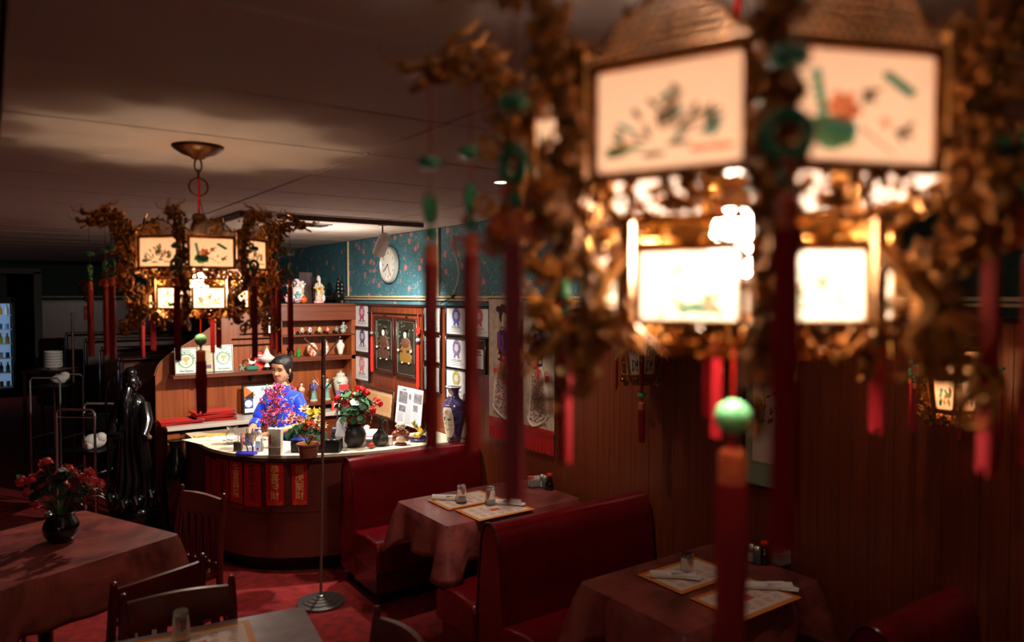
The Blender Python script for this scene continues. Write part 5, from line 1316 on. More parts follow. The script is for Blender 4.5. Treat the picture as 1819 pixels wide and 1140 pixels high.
# two carved panels with seated figures
def carved_panel(rect, label, robe, glow):
    cy, cz_, w_, h_ = wall_rect(*rect); t = thing('carved_panel', label, 'wall panel', (W-.016, cy, cz_), RW, 'carved lacquer panels with seated figures')
    mb = MB()
    for sg in (-1, 1): mb.box((sg*(w_/2-.014), 0, 0), (.028, .028, h_), bev=.006).box((0, 0, sg*(h_/2-.014)), (w_-.056, .028, .028), bev=.006)
    mb.build('frame', m_wood_d, t); MB().box((0, .005, 0), (w_-.05, .010, h_-.05)).build('back_board', mat('dark_green_lacquer', (28, 34, 28), .3, coat=.4), t)
    fr = MB(); rnd = random.Random(len(label)); ww, hh = w_/2-.034, h_/2-.034
    for i in range(9):
        z = -hh+i*hh/4; fr.box((-ww+.008, -.004, z), (.02, .004, .003)).box((ww-.008, -.004, z), (.02, .004, .003))
    for sg in (-1, 1): fr.box((sg*(ww-.002), -.004, .0), (.003, .004, 2*hh)).box((sg*(ww-.022), -.004, .05), (.003, .004, 1.5*hh)); fr.box((0, -.004, sg*hh), (2*ww, .004, .003))
    for i in range(16): fr.tube(curl((rnd.uniform(-ww*.8, ww*.8), -.004, rnd.uniform(0, hh)), .012, 1.2, rnd.random()*6, (1, 0), 0, 8), .0015, 4)
    fr.build('fretwork', mat('grey_green_inlay', (96, 104, 88), .4), t)
    s_ = w_/.19
    MB().prism([(-.045*s_, -.13), (-.052*s_, -.09), (-.038*s_, .0), (-.030*s_, .03), (.030*s_, .03), (.038*s_, 0), (.052*s_, -.09), (.045*s_, -.13)], .014, c=(0, -.006, 0)).build('robe', robe, t)
    MB().ball((0, -.006, .045), 1, 14, (.044*s_, .012, .055)).tube([(-.035*s_, -.012, .04), (-.055*s_, -.014, -.01), (-.02*s_, -.018, -.02)], .011, 8).tube([(.035*s_, -.012, .04), (.055*s_, -.014, -.01), (.02*s_, -.018, -.02)], .011, 8).build('torso', mat('brown_inlay', (92, 62, 46), .4), t)
    MB().ball((0, -.014, .118), 1, 12, (.021, .013, .032)).ball((-.056*s_, -.022, -.022), 1, 8, (.020, .008, .014)).ball((.056*s_, -.022, -.022), 1, 8, (.020, .008, .014)).ball((-.03*s_, -.012, -.135), 1, 8, (.018, .006, .008)).ball((.03*s_, -.012, -.135), 1, 8, (.018, .006, .008)).build('face_and_hands', mat('bone_inlay', (226, 214, 190), .35), t)
    MB().ball((0, -.010, .155), 1, 10, (.021, .011, .013)).box((0, -.010, .163), (.07, .006, .006)).build('hat', m_black, t)
    MB().box((0, -.004, -.05), (.13*s_, .006, .10)).build('throne', mat('throne_inlay', (56, 40, 36), .4), t)
    MB().prism([(-.028, 0), (-.012, .012), (0, .034), (.012, .012), (.028, 0)], .006, c=(0, 0, h_/2)).build('hanger', m_brass, t)
carved_panel((664, 562, 698, 663), 'dark carved panel with a brown robed seated figure, nearer the shelves', mat('inlay_brown_robe', (84, 58, 48), .4), 0)
carved_panel((701, 565, 739, 672), 'dark carved panel with an ochre robed seated figure, beside the red knot', mat('inlay_ochre_robe', (124, 92, 40), .4), 0)
# knots with tassels
def knot(px, y0, y1, label, lucky):
    p = at(px, y0, x=W-.03); q = at(px, y1, x=W-.03); L = p.z-q.z
    t = thing('knot_tassel', label, 'ornament', (W-.03, p.y, p.z), RW, 'knotted red wall ornaments')
    MB().tube([(0, 0, 0), (.004, 0, -L*.12), (0, 0, -L*.28)], .0045, 6).build('cord', m_redb, t)
    if lucky:
        mb = MB()
        for i in range(6): a = i*PI/3+.5; mb.ring((.022*math.cos(a), 0, -L*.22+.022*math.sin(a)), .014, .0055, 12, 6, 'Y')
        mb.ball((0, 0, -L*.22), 1, 10, (.02, .01, .02)).build('knot', m_redb, t)
    MB().ball((0, 0, -L*.35), .020, 14).build('bead', mat('silver_bead', (170, 160, 140), .3, .6) if not lucky else mat('blue_white_bead', (200, 204, 214), .2, coat=.5, rgb2=(60, 70, 120), nscale=60), t)
    MB().lathe([(.006, -L*.28), (.009, -L*.31)], n=10).ball((0, 0, -L*.40), .008, 8).build('small_bead', m_brass, t)
    mb = MB().lathe([(.008, -L*.41), (.013, -L*.45), (.013, -L*.93), (.010, -L)], n=12)
    for i in range(12): a = i*PI/6; mb.tube([(.011*math.cos(a), .011*math.sin(a), -L*.42), (.013*math.cos(a), .013*math.sin(a), -L*.98)], .002, 4)
    mb.build('tassel', m_redb, t)
knot(660, 554, 660, 'slim red cord with silver bead and tassel between certificates and carved panel', False)
knot(742, 558, 690, 'red lucky knot with porcelain bead and long tassel right of the ochre figure', True)
# clock
cy, cz_, w_, h_ = wall_rect(672, 438, 712, 502); r = .5*h_
t = thing('wall_clock', 'round white wall clock on the blue wallpaper under the spotlight', 'clock', (W-.012, cy, cz_), RW)
p_ = [(r*.86, .0), (r, .005), (r*1.02, .02), (r, .038), (r*.93, .044), (r*.90, .038), (r*.88, .030)]
mb = MB(); mb.X = Matrix.Rotation(PI/2, 4, 'X'); mb.lathe(p_, n=44, cap=False); mb.build('case', mat('silver_case', (196, 196, 186), .3, .5), t)
mb = MB(); mb.X = Matrix.Rotation(PI/2, 4, 'X'); mb.lathe([(.001, .030), (r*.90, .030)], n=44, cap=False).build('dial', m_white, t)
mb = MB()
for i in range(60):
    a = i*PI/30; L0 = .012 if i % 5 == 0 else .005; mb.box((r*.82*math.sin(a), -.031, r*.82*math.cos(a)), (.003 if i % 5 == 0 else .0014, .001, L0), Euler((0, a, 0)))
mb.build('minute_marks', m_dark, t)
for i in range(1, 13): a = i*PI/6; text(str(i), r*.20, m_dark, 'numeral', t, (r*.66*math.sin(a), -.0315, r*.66*math.cos(a)), ext=.0003)
MB().box((-r*.05+math.sin(-2.25)*r*.25, -.034, math.cos(-2.25)*r*.25), (.010, .001, r*.52), Euler((0, -2.25, 0))).build('hour_hand', m_dark, t); MB().box((math.sin(2.65)*r*.33, -.036, math.cos(2.65)*r*.33), (.007, .001, r*.74), Euler((0, 2.65, 0))).build('minute_hand', m_dark, t)
MB().box((0, -.036, 0), (.012, .006, .012)).build('hub', m_dark, t)
# cable on the wallpaper and junction on the rail
pts = [at(x, y, x=W-.006) for x, y in ((803, 402), (801, 425), (806, 445), (811, 462), (815, 485), (812, 503), (806, 518), (802, 527))]
tag(MB().tube(pts, .004, 6).build('cable', mat('cream_cable', (196, 190, 150), .5)), 'thin cream cable hanging down the blue wallpaper', 'cable')
p = at(806, 527, x=W-.02); tag(MB().box((0, 0, 0), (.03, .05, .035), bev=.006).ball((0, .02, .0), .01, 8).tube([(0, 0, 0), (-.01, .12, -.03), (0, .22, -.06)], .004, 5).tube([(0, 0, 0), (-.01, -.10, .015), (0, -.2, .0)], .003, 5).build('cable_junction', m_brass, loc=p), 'small brown cable junction on the cream rail', 'junction')
# hanging banners with a lady on each
m_linen = mat('natural_linen', (206, 184, 158), .85, noise=.25, nscale=22)
m_skinp = mat('pale_felt', (232, 206, 190), .8); m_purple = mat('purple_felt', (74, 34, 110), .8); m_navy = mat('navy_felt', (40, 34, 92), .8)
seqm = [mat('sequin_white', (230, 214, 196), .3), mat('sequin_red', (206, 40, 36), .3), mat('sequin_blue', (40, 96, 160), .3), mat('sequin_gold', (216, 164, 60), .3), mat('sequin_green', (50, 90, 64), .3)]
def banner(xl, xr, ytl, ybl, ybr, flip, label, sleeve, seed):
    # the cloth hangs flat to the wall: corner points on the wall plane
    T0 = at(xl, ytl, x=W-.02); T1 = at(xr, ytl, x=W-.02); B0 = at(xl-3, ybl, x=W-.02)
    cy = (T0.y+T1.y)/2; w_ = T0.y-T1.y; h_ = T0.z-B0.z; rnd = random.Random(seed)
    t = thing('cloth_banner', label, 'wall hanging', (W-.030, cy, T0.z), RW, 'linen banners each with an appliqued lady')
    MB().box((0, 0, -h_/2), (w_, .004, h_)).build('linen', m_linen, t)
    MB().tube([(-w_/2-.01, 0, 0), (w_/2+.01, 0, 0)], .006, 8).build('rod', m_brass, t)
    fr = MB(); fz = -h_
    fr.box((0, -.003, fz+.01), (w_, .005, .02))
    for i in range(22):
        x = -w_/2+w_*(i+.5)/22; d = .5*w_/22
        for sg in (-1, 1): fr.tube([(x-sg*d, -.003, fz), (x+sg*d, -.004, fz-.05)], .0022, 4)
    fr.box((0, -.003, fz-.05), (w_, .004, .004))
    for i in range(44): x = -w_/2+w_*(i+.5)/44; fr.tube([(x, -.003, fz-.05), (x+rnd.uniform(-.004, .004), -.004, fz-.14-rnd.random()*.015)], .0026, 4)
    fr.build('fringe', mat('banner_red', (190, 22, 22), .6), t)
    f = -1 if flip else 1; k = h_/1.0; Q = lambda poly: [(f*x*w_, z*h_) for x, z in poly]
    P_ = lambda poly, y, th=.004: MB().prism(Q(poly), th, c=(0, y, 0))
    gown = [(-.10, -.49), (.16, -.49), (.26, -.70), (.32, -.93), (.16, -.975), (-.10, -.94), (-.34, -.87), (-.32, -.72), (-.20, -.58)]
    P_(gown, -.005).build('gown', m_skinp, t)
    sq = MB()
    for i in range(900):
        z = rnd.uniform(-.94, -.52); u = rnd.random(); tt = (-.5-z)/.44; x = (-.12-.20*tt)+u*(.27+.33*tt); 
        sq.mtl(rnd.choice((0, 0, 0, 1, 2, 3, 3, 4, 1))); s_ = rnd.uniform(.005, .009); sq.box((f*x*w_, -.009, z*h_+(.02*(u-.5))), (s_*.9, .002, s_*.9), Euler((0, rnd.random(), 0)))
    sq.build('sequins', seqm, t, False)
    hp = [(f*x*w_, -.009, z*h_) for x, z in ((-.34, -.87), (-.30, -.895), (-.20, -.922), (-.10, -.945), (.03, -.966), (.16, -.975), (.25, -.955), (.31, -.925), (.315, -.90))]
    MB().tube(hp, .007, 6).build('hem_braid', mat('pearl_braid', (220, 214, 196), .5), t)
    P_([(-.14, -.50), (-.13, -.36), (-.11, -.27), (-.02, -.225), (.09, -.235), (.18, -.31), (.34, -.42), (.36, -.50), (.10, -.53)], -.006, .007).build('jacket', sleeve, t)
    P_([(-.02, -.24), (-.02, -.17), (-.05, -.11), (.04, -.085), (.13, -.10), (.15, -.15), (.12, -.18), (.06, -.19), (.06, -.25)], -.006).build('face', m_skinp, t)
    P_([(-.08, -.16), (-.10, -.09), (-.02, -.045), (.10, -.05), (.16, -.09), (.14, -.125), (.06, -.105), (.0, -.13), (-.03, -.19)], -.009, .006).build('hair', m_hair, t)
    MB().tube([(f*-.07*w_, -.012, -.27*h_), (f*-.05*w_, -.014, -.38*h_), (f*.14*w_, -.018, -.44*h_), (f*.30*w_, -.014, -.43*h_)], [.022, .026, .024, .030], 8, flat=.4).build('folded_sleeve', mat('plum_felt', (104, 50, 120), .8) if not flip else mat('slate_felt', (70, 70, 120), .8), t)
    P_([(-.03, -.245), (.02, -.232), (.10, -.245), (.11, -.262), (.04, -.252), (-.02, -.262)], -.0115, .003).build('collar', mat('gold_cord', (206, 176, 90), .4, .3), t)
    MB().tube([(f*.0*w_, -.009, -.30*h_), (f*.04*w_, -.009, -.36*h_), (f*.02*w_, -.009, -.42*h_)], .004, 5).build('trim_cord', MATS['gold_cord'], t)
    MB().ball((f*-.13*w_, -.009, -.085*h_), 1, 12, (.10*w_, .006, .026*h_)).build('hair_bun', m_hair, t)
    P_([(.10, -.133), (.125, -.130), (.125, -.136), (.10, -.138)], -.0095, .001).build('eye', m_dark, t)
    fo = MB()
    for i in range(7): a = i*2*PI/7; fo.ball((f*.10*w_+.022*math.cos(a)*1, -.014, -.475*h_+.026*math.sin(a)), 1, 8, (.018, .005, .018))
    fo.build('red_flower', m_redb, t); MB().ball((f*.10*w_, -.020, -.475*h_), 1, 8, (.010, .004, .010)).build('flower_eye', mat('felt_yellow', (226, 200, 60), .7), t)
    yo = MB()
    for q in range(3):
        for i in range(5): a = i*2*PI/5; yo.ball((f*(-.16+.03*q)*w_+.010*math.cos(a), -.012, (-.38-.045*q)*h_+.010*math.sin(a)), 1, 6, (.008, .003, .008))
    yo.build('yellow_flower', MATS['felt_yellow'], t)
    MB().box((f*-.02*w_, -.012, -.56*h_), (.02, .003, .09)).build('red_sash', m_redb, t)
    bk = MB().prism([(-.022, 0), (.022, 0), (.016, -.035), (-.016, -.035)], .006, c=(f*(-.24 if not flip else -.30)*w_, -.010, -.57*h_)); bk.ring((f*(-.24 if not flip else -.30)*w_, -.010, -.57*h_), .02, .0018, 14, 4, 'Y', 1.5).build('hand_basket', m_redb, t)
banner(871, 921, 530, 741, 0, False, 'linen banner with a lady in purple facing right, nearer the certificates', m_purple, 1)
banner(932, 987, 532, 757, 0, True, 'linen banner with a lady in navy facing left, nearer the lantern', m_navy, 2)
# framed scroll picture
cy, cz_, w_, h_ = wall_rect(1317, 600, 1415, 872); cz_ += .04; h_ += .08
t = thing('framed_scroll', 'tall framed ink painting with green mat on the dark panelling', 'picture frame', (W-.016, cy, cz_), RW)
mb = MB()
for sg in (-1, 1): mb.box((sg*(w_/2-.008), 0, 0), (.016, .026, h_), bev=.003).box((0, 0, sg*(h_/2-.008)), (w_-.03, .026, .016), bev=.003)
mb.build('frame', m_wood_d, t)
MB().box((0, .004, 0), (w_-.03, .006, h_-.03)).build('mat_board', mat('sage_mat', (136, 150, 122), .6), t); MB().box((0, -.001, .02), (w_-.12, .004, h_-.22)).build('painting_sheet', mat('aged_paper', (220, 196, 172), .7), t)
mb = MB(); rnd = random.Random(9)
mb.tube([(-.04, -.004, -.10), (-.02, -.004, 0), (-.035, -.004, .08), (.01, -.004, .16), (-.01, -.004, .24)], .004, 4, flat=.2)
for i in range(26): mb._add([(p[0], -.0045, p[1]) for p in leafpoly((rnd.uniform(-.06, .06), rnd.uniform(-.08, .26)), .018, .006, rnd.random()*3)], [tuple(range(8))])
mb.build('ink_tree', mat('ink_brown', (84, 62, 56), .7), t, False)
# framed board and newspaper leaning on the wall behind the counter things
def leaning(name, label, cat, x0, y0, x1, y1, fr, build, d=.05, tilt=.10):
    a = at(x0, (y0+y1)/2, x=W-.07); b = at(x1, (y0+y1)/2, x=W-.07); w_ = a.y-b.y; zt = at((x0+x1)/2, y0, x=W-.05).z
    h_ = zt-cz; t = thing(name, label, cat, (W-.10, (a.y+b.y)/2, cz), RW); root = bpy.data.objects
    build(t, w_, h_, tilt); return t
def b1(t, w_, h_, tl):
    R_ = Matrix.Rotation(-tl, 4, 'X'); mb = MB(); mb.X = R_
    for sg in (-1, 1): mb.box((sg*(w_/2-.012), 0, h_/2), (.024, .02, h_), bev=.004).box((0, 0, h_/2+sg*(h_/2-.012)), (w_-.04, .02, .024), bev=.004)
    mb.build('frame', mat('brown_frame', (66, 40, 28), .4), t)
    mb = MB(); mb.X = R_; mb.box((0, .003, h_/2), (w_-.04, .006, h_-.04)); mb.build('sheet', mat('parchment_print', (214, 168, 116), .6), t)
    mb = MB(); mb.X = R_; rnd = random.Random(12); 
    for i in range(46):
        e = rnd.random(); x, z = (rnd.uniform(-.46, .46), rnd.choice((.90, .93, .07))) if e < .6 else (rnd.choice((-.44, .44, .0)), rnd.uniform(.08, .92))
        mb.mtl(rnd.randrange(4)); mb.box((x*w_, -.001, z*h_), (.014, .001, rnd.uniform(.01, .03)), Euler((0, rnd.uniform(-.5, .5), 0)))
    for i in range(12): mb.mtl(3).box((-w_*.2, -.001, h_*(.25+.045*i)), (w_*.34, .0006, .002)).box((w_*.22, -.001, h_*(.25+.045*i)), (w_*.34, .0006, .002))
    mb.build('coloured_print', [mat('print_orange', (226, 110, 40), .6), mat('print_mauve', (150, 90, 130), .6), mat('print_red', (196, 50, 40), .6), mat('print_tan', (176, 132, 92), .6)], t, False)
leaning('framed_board', 'brown framed orange patterned menu board behind the geranium', 'picture frame', 650, 688, 702, 752, 0, b1)
def b2(t, w_, h_, tl):
    R_ = Matrix.Rotation(-tl, 4, 'X'); mb = MB(); mb.X = R_ 
    mb.box((0, 0, h_/2), (w_, .004, h_)); mb.build('page', m_paper, t)
    mb = MB(); mb.X = R_
    for x, z, a, b in ((-.25, .72, .34, .30), (-.25, .42, .26, .17), (.02, .78, .10, .15), (.32, .76, .30, .24), (.26, .50, .18, .17)): mb.box((x*w_, -.003, z*h_), (a*w_, .001, b*h_))
    mb.build('photographs', mat('newsprint_photo', (90, 86, 92), .6, rgb2=(150, 146, 150), nscale=60), t, False)
    mb = MB(); mb.X = R_
    for c in range(3):
        for i in range(26):
            x = -.30+.30*c; z = .06+.03*i
            if (c == 0 and z > .32) or (c == 1 and .70 < z) or (c == 2 and z > .40): continue
            mb.box((x*w_, -.003, z*h_), (w_*.25, .0008, .0022))
    mb.box((0, -.003, h_*.885), (w_*.95, .001, .002)); mb.build('printed_lines', mat('news_grey', (140, 138, 148), .7), t, False)
    o = text('Gazette', h_*.10, m_dark, parent=t, loc=(-w_*.22, -.0035+.94*h_*math.sin(tl), h_*.935), rot=(PI/2-tl, 0, 0), sc=(.8, 1, 1))
leaning('newspaper', 'newspaper page titled Gazette leaning on the wall behind the figurines', 'newspaper', 707, 688, 752, 756, 0, b2)
# ================================================================ on the divider shelves
m_silv = mat('silver_frame', (190, 184, 170), .25, .8)
def award(px0, px1, py0, label, kind, z0=zs, yy=YB-.10, turn=0, group='silver framed awards on the long shelf'):
    a, b = at(px0, 640, y=yy), at(px1, 640, y=yy); w_ = b.x-a.x; h_ = at((px0+px1)/2, py0, y=yy).z-z0
    t = thing('framed_award', label, 'picture frame', ((a.x+b.x)/2, yy, z0+.001), turn, group); R_ = Matrix.Rotation(-.10, 4, 'X')
    mb = MB(); mb.X = R_
    for sg in (-1, 1): mb.box((sg*(w_/2-.006), 0, h_/2), (.012, .016, h_), bev=.003).box((0, 0, h_/2+sg*(h_/2-.006)), (w_-.02, .016, .012), bev=.003)
    mb.build('frame', m_silv, t)
    mb = MB(); mb.X = R_; mb.box((0, .002, h_/2), (w_-.02, .005, h_-.02)); mb.build('paper', mat('mint_paper', (222, 232, 222), .6) if kind != 'buff' else mat('buff_paper', (214, 190, 150), .6), t)
    if kind == 'buff':
        mb = MB(); mb.X = R_
        for i in range(9): mb.box((0, -.002, h_*(.2+.075*i)), (w_*(.6 if i % 2 else .45), .001, .003))
        mb.box((w_*.1, -.002, h_*.22), (w_*.4, .001, h_*.14)); mb.build('printed_lines', mat('violet_print', (110, 90, 110), .6), t, False); return
    cz0 = h_*.50; r = w_*.30
    mb = MB(); mb.X = R_ @ Matrix.Translation((0, -.0015, cz0)); mb.ring((0, 0, 0), r, .006, 30, 4, 'Y'); mb.ring((0, 0, 0), r*1.32, .0012, 30, 4, 'Y'); mb.build('green_ring', mat('pale_green_print', (176, 212, 180), .6), t)
    s_ = 'READERS CHOICE '
    for i, ch in enumerate(s_):
        if ch == ' ': continue
        q = 2.35-i*(4.7/13); text(ch, r*.36, mat('green_print', (60, 96, 84), .6), 'letter', t, (-r*1.16*math.sin(q), -.004+cz0*.1, cz0+r*1.16*math.cos(q)), (PI/2-.1, 0, 0) if 0 else (PI/2-.1, -q, 0), bold=.0003)
    mb = MB(); mb.X = R_ @ Matrix.Translation((0, -.003, cz0))
    mb.prism([(-.4*r, .55*r), (.4*r, .55*r), (.34*r, .1*r), (.1*r, -.12*r), (.08*r, -.42*r), (.26*r, -.55*r), (-.26*r, -.55*r), (-.08*r, -.42*r), (-.1*r, -.12*r), (-.34*r, .1*r)], .001)
    for sg in (-1, 1): mb.ring((sg*.42*r, 0, .33*r), .15*r, .0014, 12, 4, 'Y')
    mb.build('trophy', mat('trophy_gold', (224, 180, 90), .5), t)
    mb = MB(); mb.X = R_; mb.box((0, -.002, h_*.87), (w_*.4, .001, .003)).box((0, -.002, h_*.82), (w_*.3, .001, .0025)); mb.build('printed_lines', MATS['grey_print'], t, False)
    text('The Gazette', w_*.12, MATS['grey_print'], parent=t, loc=(0, -.003+.1*h_*.13, h_*.12), rot=(PI/2-.1, 0, 0), bold=.0002)
award(310, 352, 617, 'silver framed trophy award at the left end of the long shelf', 'cup', yy=YB-.17)
award(352, 381, 614, 'buff printed certificate between the two trophy awards', 'buff', yy=YB-.12)
award(380, 415, 612, 'silver framed trophy award right of the buff certificate', 'cup', yy=YB-.13)
# papers and ornaments on the same shelf
def shelf_thing(name, label, cat, px, z0, yy, turn=0, group=None):
    return thing(name, label, cat, (at(px, 640, y=yy).x, yy, z0+.001), turn, group)
t = shelf_thing('lion_figurine', 'tiny grey stone lion figurine right of the awards', 'figurine', 429, zs, YB-.15)
MB().ball((0, 0, .025), 1, 10, (.026, .018, .022)).ball((-.012, -.005, .052), .017, 10).ball((-.018, -.018, .05), .008, 8).box((-.016, -.01, .012), (.012, .012, .024), bev=.003).box((.016, -.005, .012), (.012, .012, .024), bev=.003).tube([(.024, 0, .03), (.034, 0, .05), (.024, 0, .06)], .006, 6).ball((-.022, 0, .064), .006, 6).ball((-.004, 0, .068), .006, 6).build('body', mat('grey_stone', (150, 146, 120), .6, noise=.4, nscale=60), t)
t = shelf_thing('crane_ornament', 'green glazed planter with a red and white crane, before the red card', 'ornament', 448, zs, YB-.16)
MB().box((0, 0, .024), (.12, .05, .045), bev=.012).build('planter', mat('sea_green_glaze', (60, 120, 104), .25, coat=.6), t)
MB().ball((-.01, 0, .075), 1, 10, (.028, .018, .02)).tube([(-.02, 0, .085), (-.034, 0, .11), (-.018, 0, .135), (-.004, 0, .138)], [.008, .006, .006, .003], 8).tube([(.01, 0, .07), (.04, 0, .10)], [.012, .003], 6).build('crane', m_por, t)
MB().ball((-.014, 0, .142), .008, 8).tube([(-.03, 0, .10), (-.02, -.01, .15), (.01, 0, .155), (.02, 0, .14)], .006, 6).tube([(-.04, -.01, .05), (-.05, -.01, .08)], .004, 5).build('red_crest', mat('coral_glaze', (206, 70, 60), .3), t)
t = shelf_thing('red_card', 'red greeting card with white print standing on the long shelf', 'card', 461, zs, YB-.10)
MB().box((0, 0, .085), (.10, .004, .17), Euler((-.08, 0, 0))).build('card', m_redb, t); MB().box((0, -.012, .10), (.05, .002, .04), Euler((-.08, 0, 0))).box((0, -.008, .14), (.06, .002, .012), Euler((-.08, 0, 0))).build('print', m_paper, t)
t = shelf_thing('porcelain_tureen', 'white porcelain covered tureen with a pointed lid on a black stand', 'tureen', 474, zs, YB-.15)
MB().lathe([(.045, 0), (.048, .006), (.042, .022), (.035, .026)], n=24).build('stand', m_black, t)
m_flp = mat('floral_porcelain', (232, 222, 212), .2, coat=.7, rgb2=(196, 110, 96), nscale=44)
[n for n in m_flp.node_tree.nodes if n.type == 'VALTORGB'][0].color_ramp.elements[0].position = .30; [n for n in m_flp.node_tree.nodes if n.type == 'VALTORGB'][0].color_ramp.elements[1].position = .36
MB().lathe([(.030, .026), (.024, .04), (.016, .055), (.020, .068), (.05, .078), (.078, .100), (.082, .112), (.078, .116)], n=30).build('bowl', m_flp, t)
MB().lathe([(.080, .116), (.072, .124), (.05, .140), (.034, .155), (.024, .180), (.016, .200), (.010, .208)], n=30).build('lid', m_flp, t); MB().lathe([(.010, .206), (.011, .214), (.005, .224), (.003, .24), (0, .243)], n=12, cap=False).build('finial', m_goldp, t)
t = shelf_thing('framed_diploma', 'black framed diploma with an orange, black and blue geometric corner', 'picture frame', 464, CZ, YB-.14)
a, b = at(431, 700, y=YB-.14), at(497, 700, y=YB-.14); w_ = b.x-a.x; h_ = at(460, 682, y=YB-.14).z-CZ; t.location.x = (a.x+b.x)/2; R_ = Matrix.Rotation(-.10, 4, 'X')
mb = MB(); mb.X = R_
for sg in (-1, 1): mb.box((sg*(w_/2-.009), 0, h_/2), (.018, .018, h_), bev=.003).box((0, 0, h_/2+sg*(h_/2-.009)), (w_-.03, .018, .018), bev=.003)
mb.build('frame', m_fblk, t); mb = MB(); mb.X = R_; mb.box((0, .002, h_/2), (w_-.03, .005, h_-.03)); mb.build('paper', m_paper, t)
def tri(pts, m, nm, y=-.0015): q = MB(); q.X = R_; q._add([(u*w_, y, v*h_) for u, v in pts], [tuple(range(len(pts)))]); q.build(nm, m, t, False)
tri([(-.46, .93), (-.40, .93), (-.14, .62), (-.46, .55)], mat('print_orange', (226, 110, 40), .6), 'orange_shape'); tri([(-.46, .55), (-.20, .76), (-.20, .52), (-.32, .48)], m_dark, 'black_shape'); tri([(-.46, .20), (-.46, .52), (-.22, .52), (-.22, .20)], mat('print_blue', (44, 84, 160), .6), 'blue_square', -.002)
q = MB(); q.X = R_; q._add([(-.34*w_+.10*w_*math.cos(i*PI/8), -.0026, .36*h_+.10*w_*math.sin(i*PI/8)) for i in range(16)], [tuple(range(16))]); q.build('white_disc', m_paper, t, False)
text('SUN', h_*.14, mat('print_blue', (44, 84, 160), .6), parent=t, loc=(.12*w_, -.001+.08*h_, h_*.80), rot=(PI/2-.1, 0, 0), bold=.001)
q = MB(); q.X = R_
for i in range(5): q.box((.18*w_, -.0015, h_*(.25+.09*i)), (w_*.4, .001, .003))
q.build('printed_lines', MATS['grey_print'], t, False)
# note taped on the unit's side
p0 = at(484, 560, y=YD-.0); p1 = at(496, 592, y=YD)
o = MB().box((0, 0, 0), (abs(p1.x-p0.x), .002, p0.z-p1.z)).build('paper_note', m_paper, loc=((p0.x+p1.x)/2, YD+.13, (p0.z+p1.z)/2)); tag(o, 'small white note with faint writing taped left of the display unit', 'note')
q = MB()
for i in range(5): q.box((0, -.0015, .07-.03*i), (.03, .0006, .004))
q.build('handwriting', MATS['grey_print'], o, False)
# red menus stacked on the back counter
def menus(px, n, seed, label, yy):
    rnd = random.Random(seed); x0 = at(px, 745, y=yy).x
    for i in range(n):
        t = thing('menu', label[i], 'menu', (x0+rnd.uniform(-.03, .03), yy+rnd.uniform(-.015, .015), CZ+.003+.0175*i), rnd.uniform(-.16, .16), 'red menus piled on the back counter')
        MB().box((0, 0, .014), (.36, .24, .003), Euler((0, 0, 0))).box((0, 0, .002), (.36, .24, .003)).box((-.178, 0, .008), (.004, .24, .014)).build('cover', mat('menu_red', (214, 34, 20), .5), t)
        MB().box((.002, 0, .008), (.345, .23, .008)).build('pages', mat('menu_pages', (90, 20, 22), .6), t)
        MB().box((.165, -.11, .016), (.03, .03, .004), Euler((0, 0, .7))).build('corner_guard', m_silv, t)
menus(323, 2, 1, ['red menu at the bottom of the low pile, left end of the back counter', 'red menu on top of the low pile, left end of the back counter'], 7.20)
menus(378, 5, 2, ['lowest red menu of the tall pile on the back counter', 'second lowest red menu of the tall pile', 'middle red menu of the tall pile', 'second red menu from the top of the tall pile', 'topmost red menu of the tall pile on the back counter'], 7.24)
# eggs on stands
def egg(px, label, col, col2, kind=0):
    t = shelf_thing('decorated_egg', label, 'egg', px, SH[0], YD+.09, group='decorated eggs on small stands')
    MB().lathe([(.017, 0), (.018, .004), (.010, .008), (.011, .016), (.015, .020)], n=14).build('stand', m_black, t)
    mb = MB(); mb.lathe([(.001, .018), (.013, .023), (.0205, .036), (.0215, .046), (.0175, .062), (.010, .072), (.001, .0755)], n=20, cap=False); mb.build('egg', mat('egg_%d' % px, col, .25, coat=.5), t)
    MB().ball((0, -.017, .045), 1, 8, (.009, .006, .011)).ball((.014, -.010, .05), 1, 6, (.005, .004, .006)).build('painting', mat('eggp_%d' % px, col2, .4), t)
for px, l, c, d in ((537, 'cream egg with brown painting, first from the left on the top shelf', (214, 190, 160), (140, 110, 90)), (551, 'white egg with a blue painted spot on the top shelf', (222, 216, 210), (50, 60, 150)), (568, 'pale yellow egg with grey painting on the top shelf', (220, 206, 150), (110, 110, 100)), (582, 'pink egg with a white figure on the top shelf', (206, 110, 104), (230, 220, 210)), (598, 'blue grey egg, rightmost on the top shelf', (110, 134, 146), (170, 120, 110))): egg(px, l, c, d)
t = shelf_thing('small_bottle', 'small red and green ornament left of the eggs', 'ornament', 523, SH[0], YD+.09); MB().lathe([(.012, 0), (.014, .01), (.010, .022)], n=12).build('base', m_gg, t); MB().lathe([(.010, .022), (.012, .034), (.004, .052), (.001, .06)], n=12, cap=False).build('top', m_redb, t)
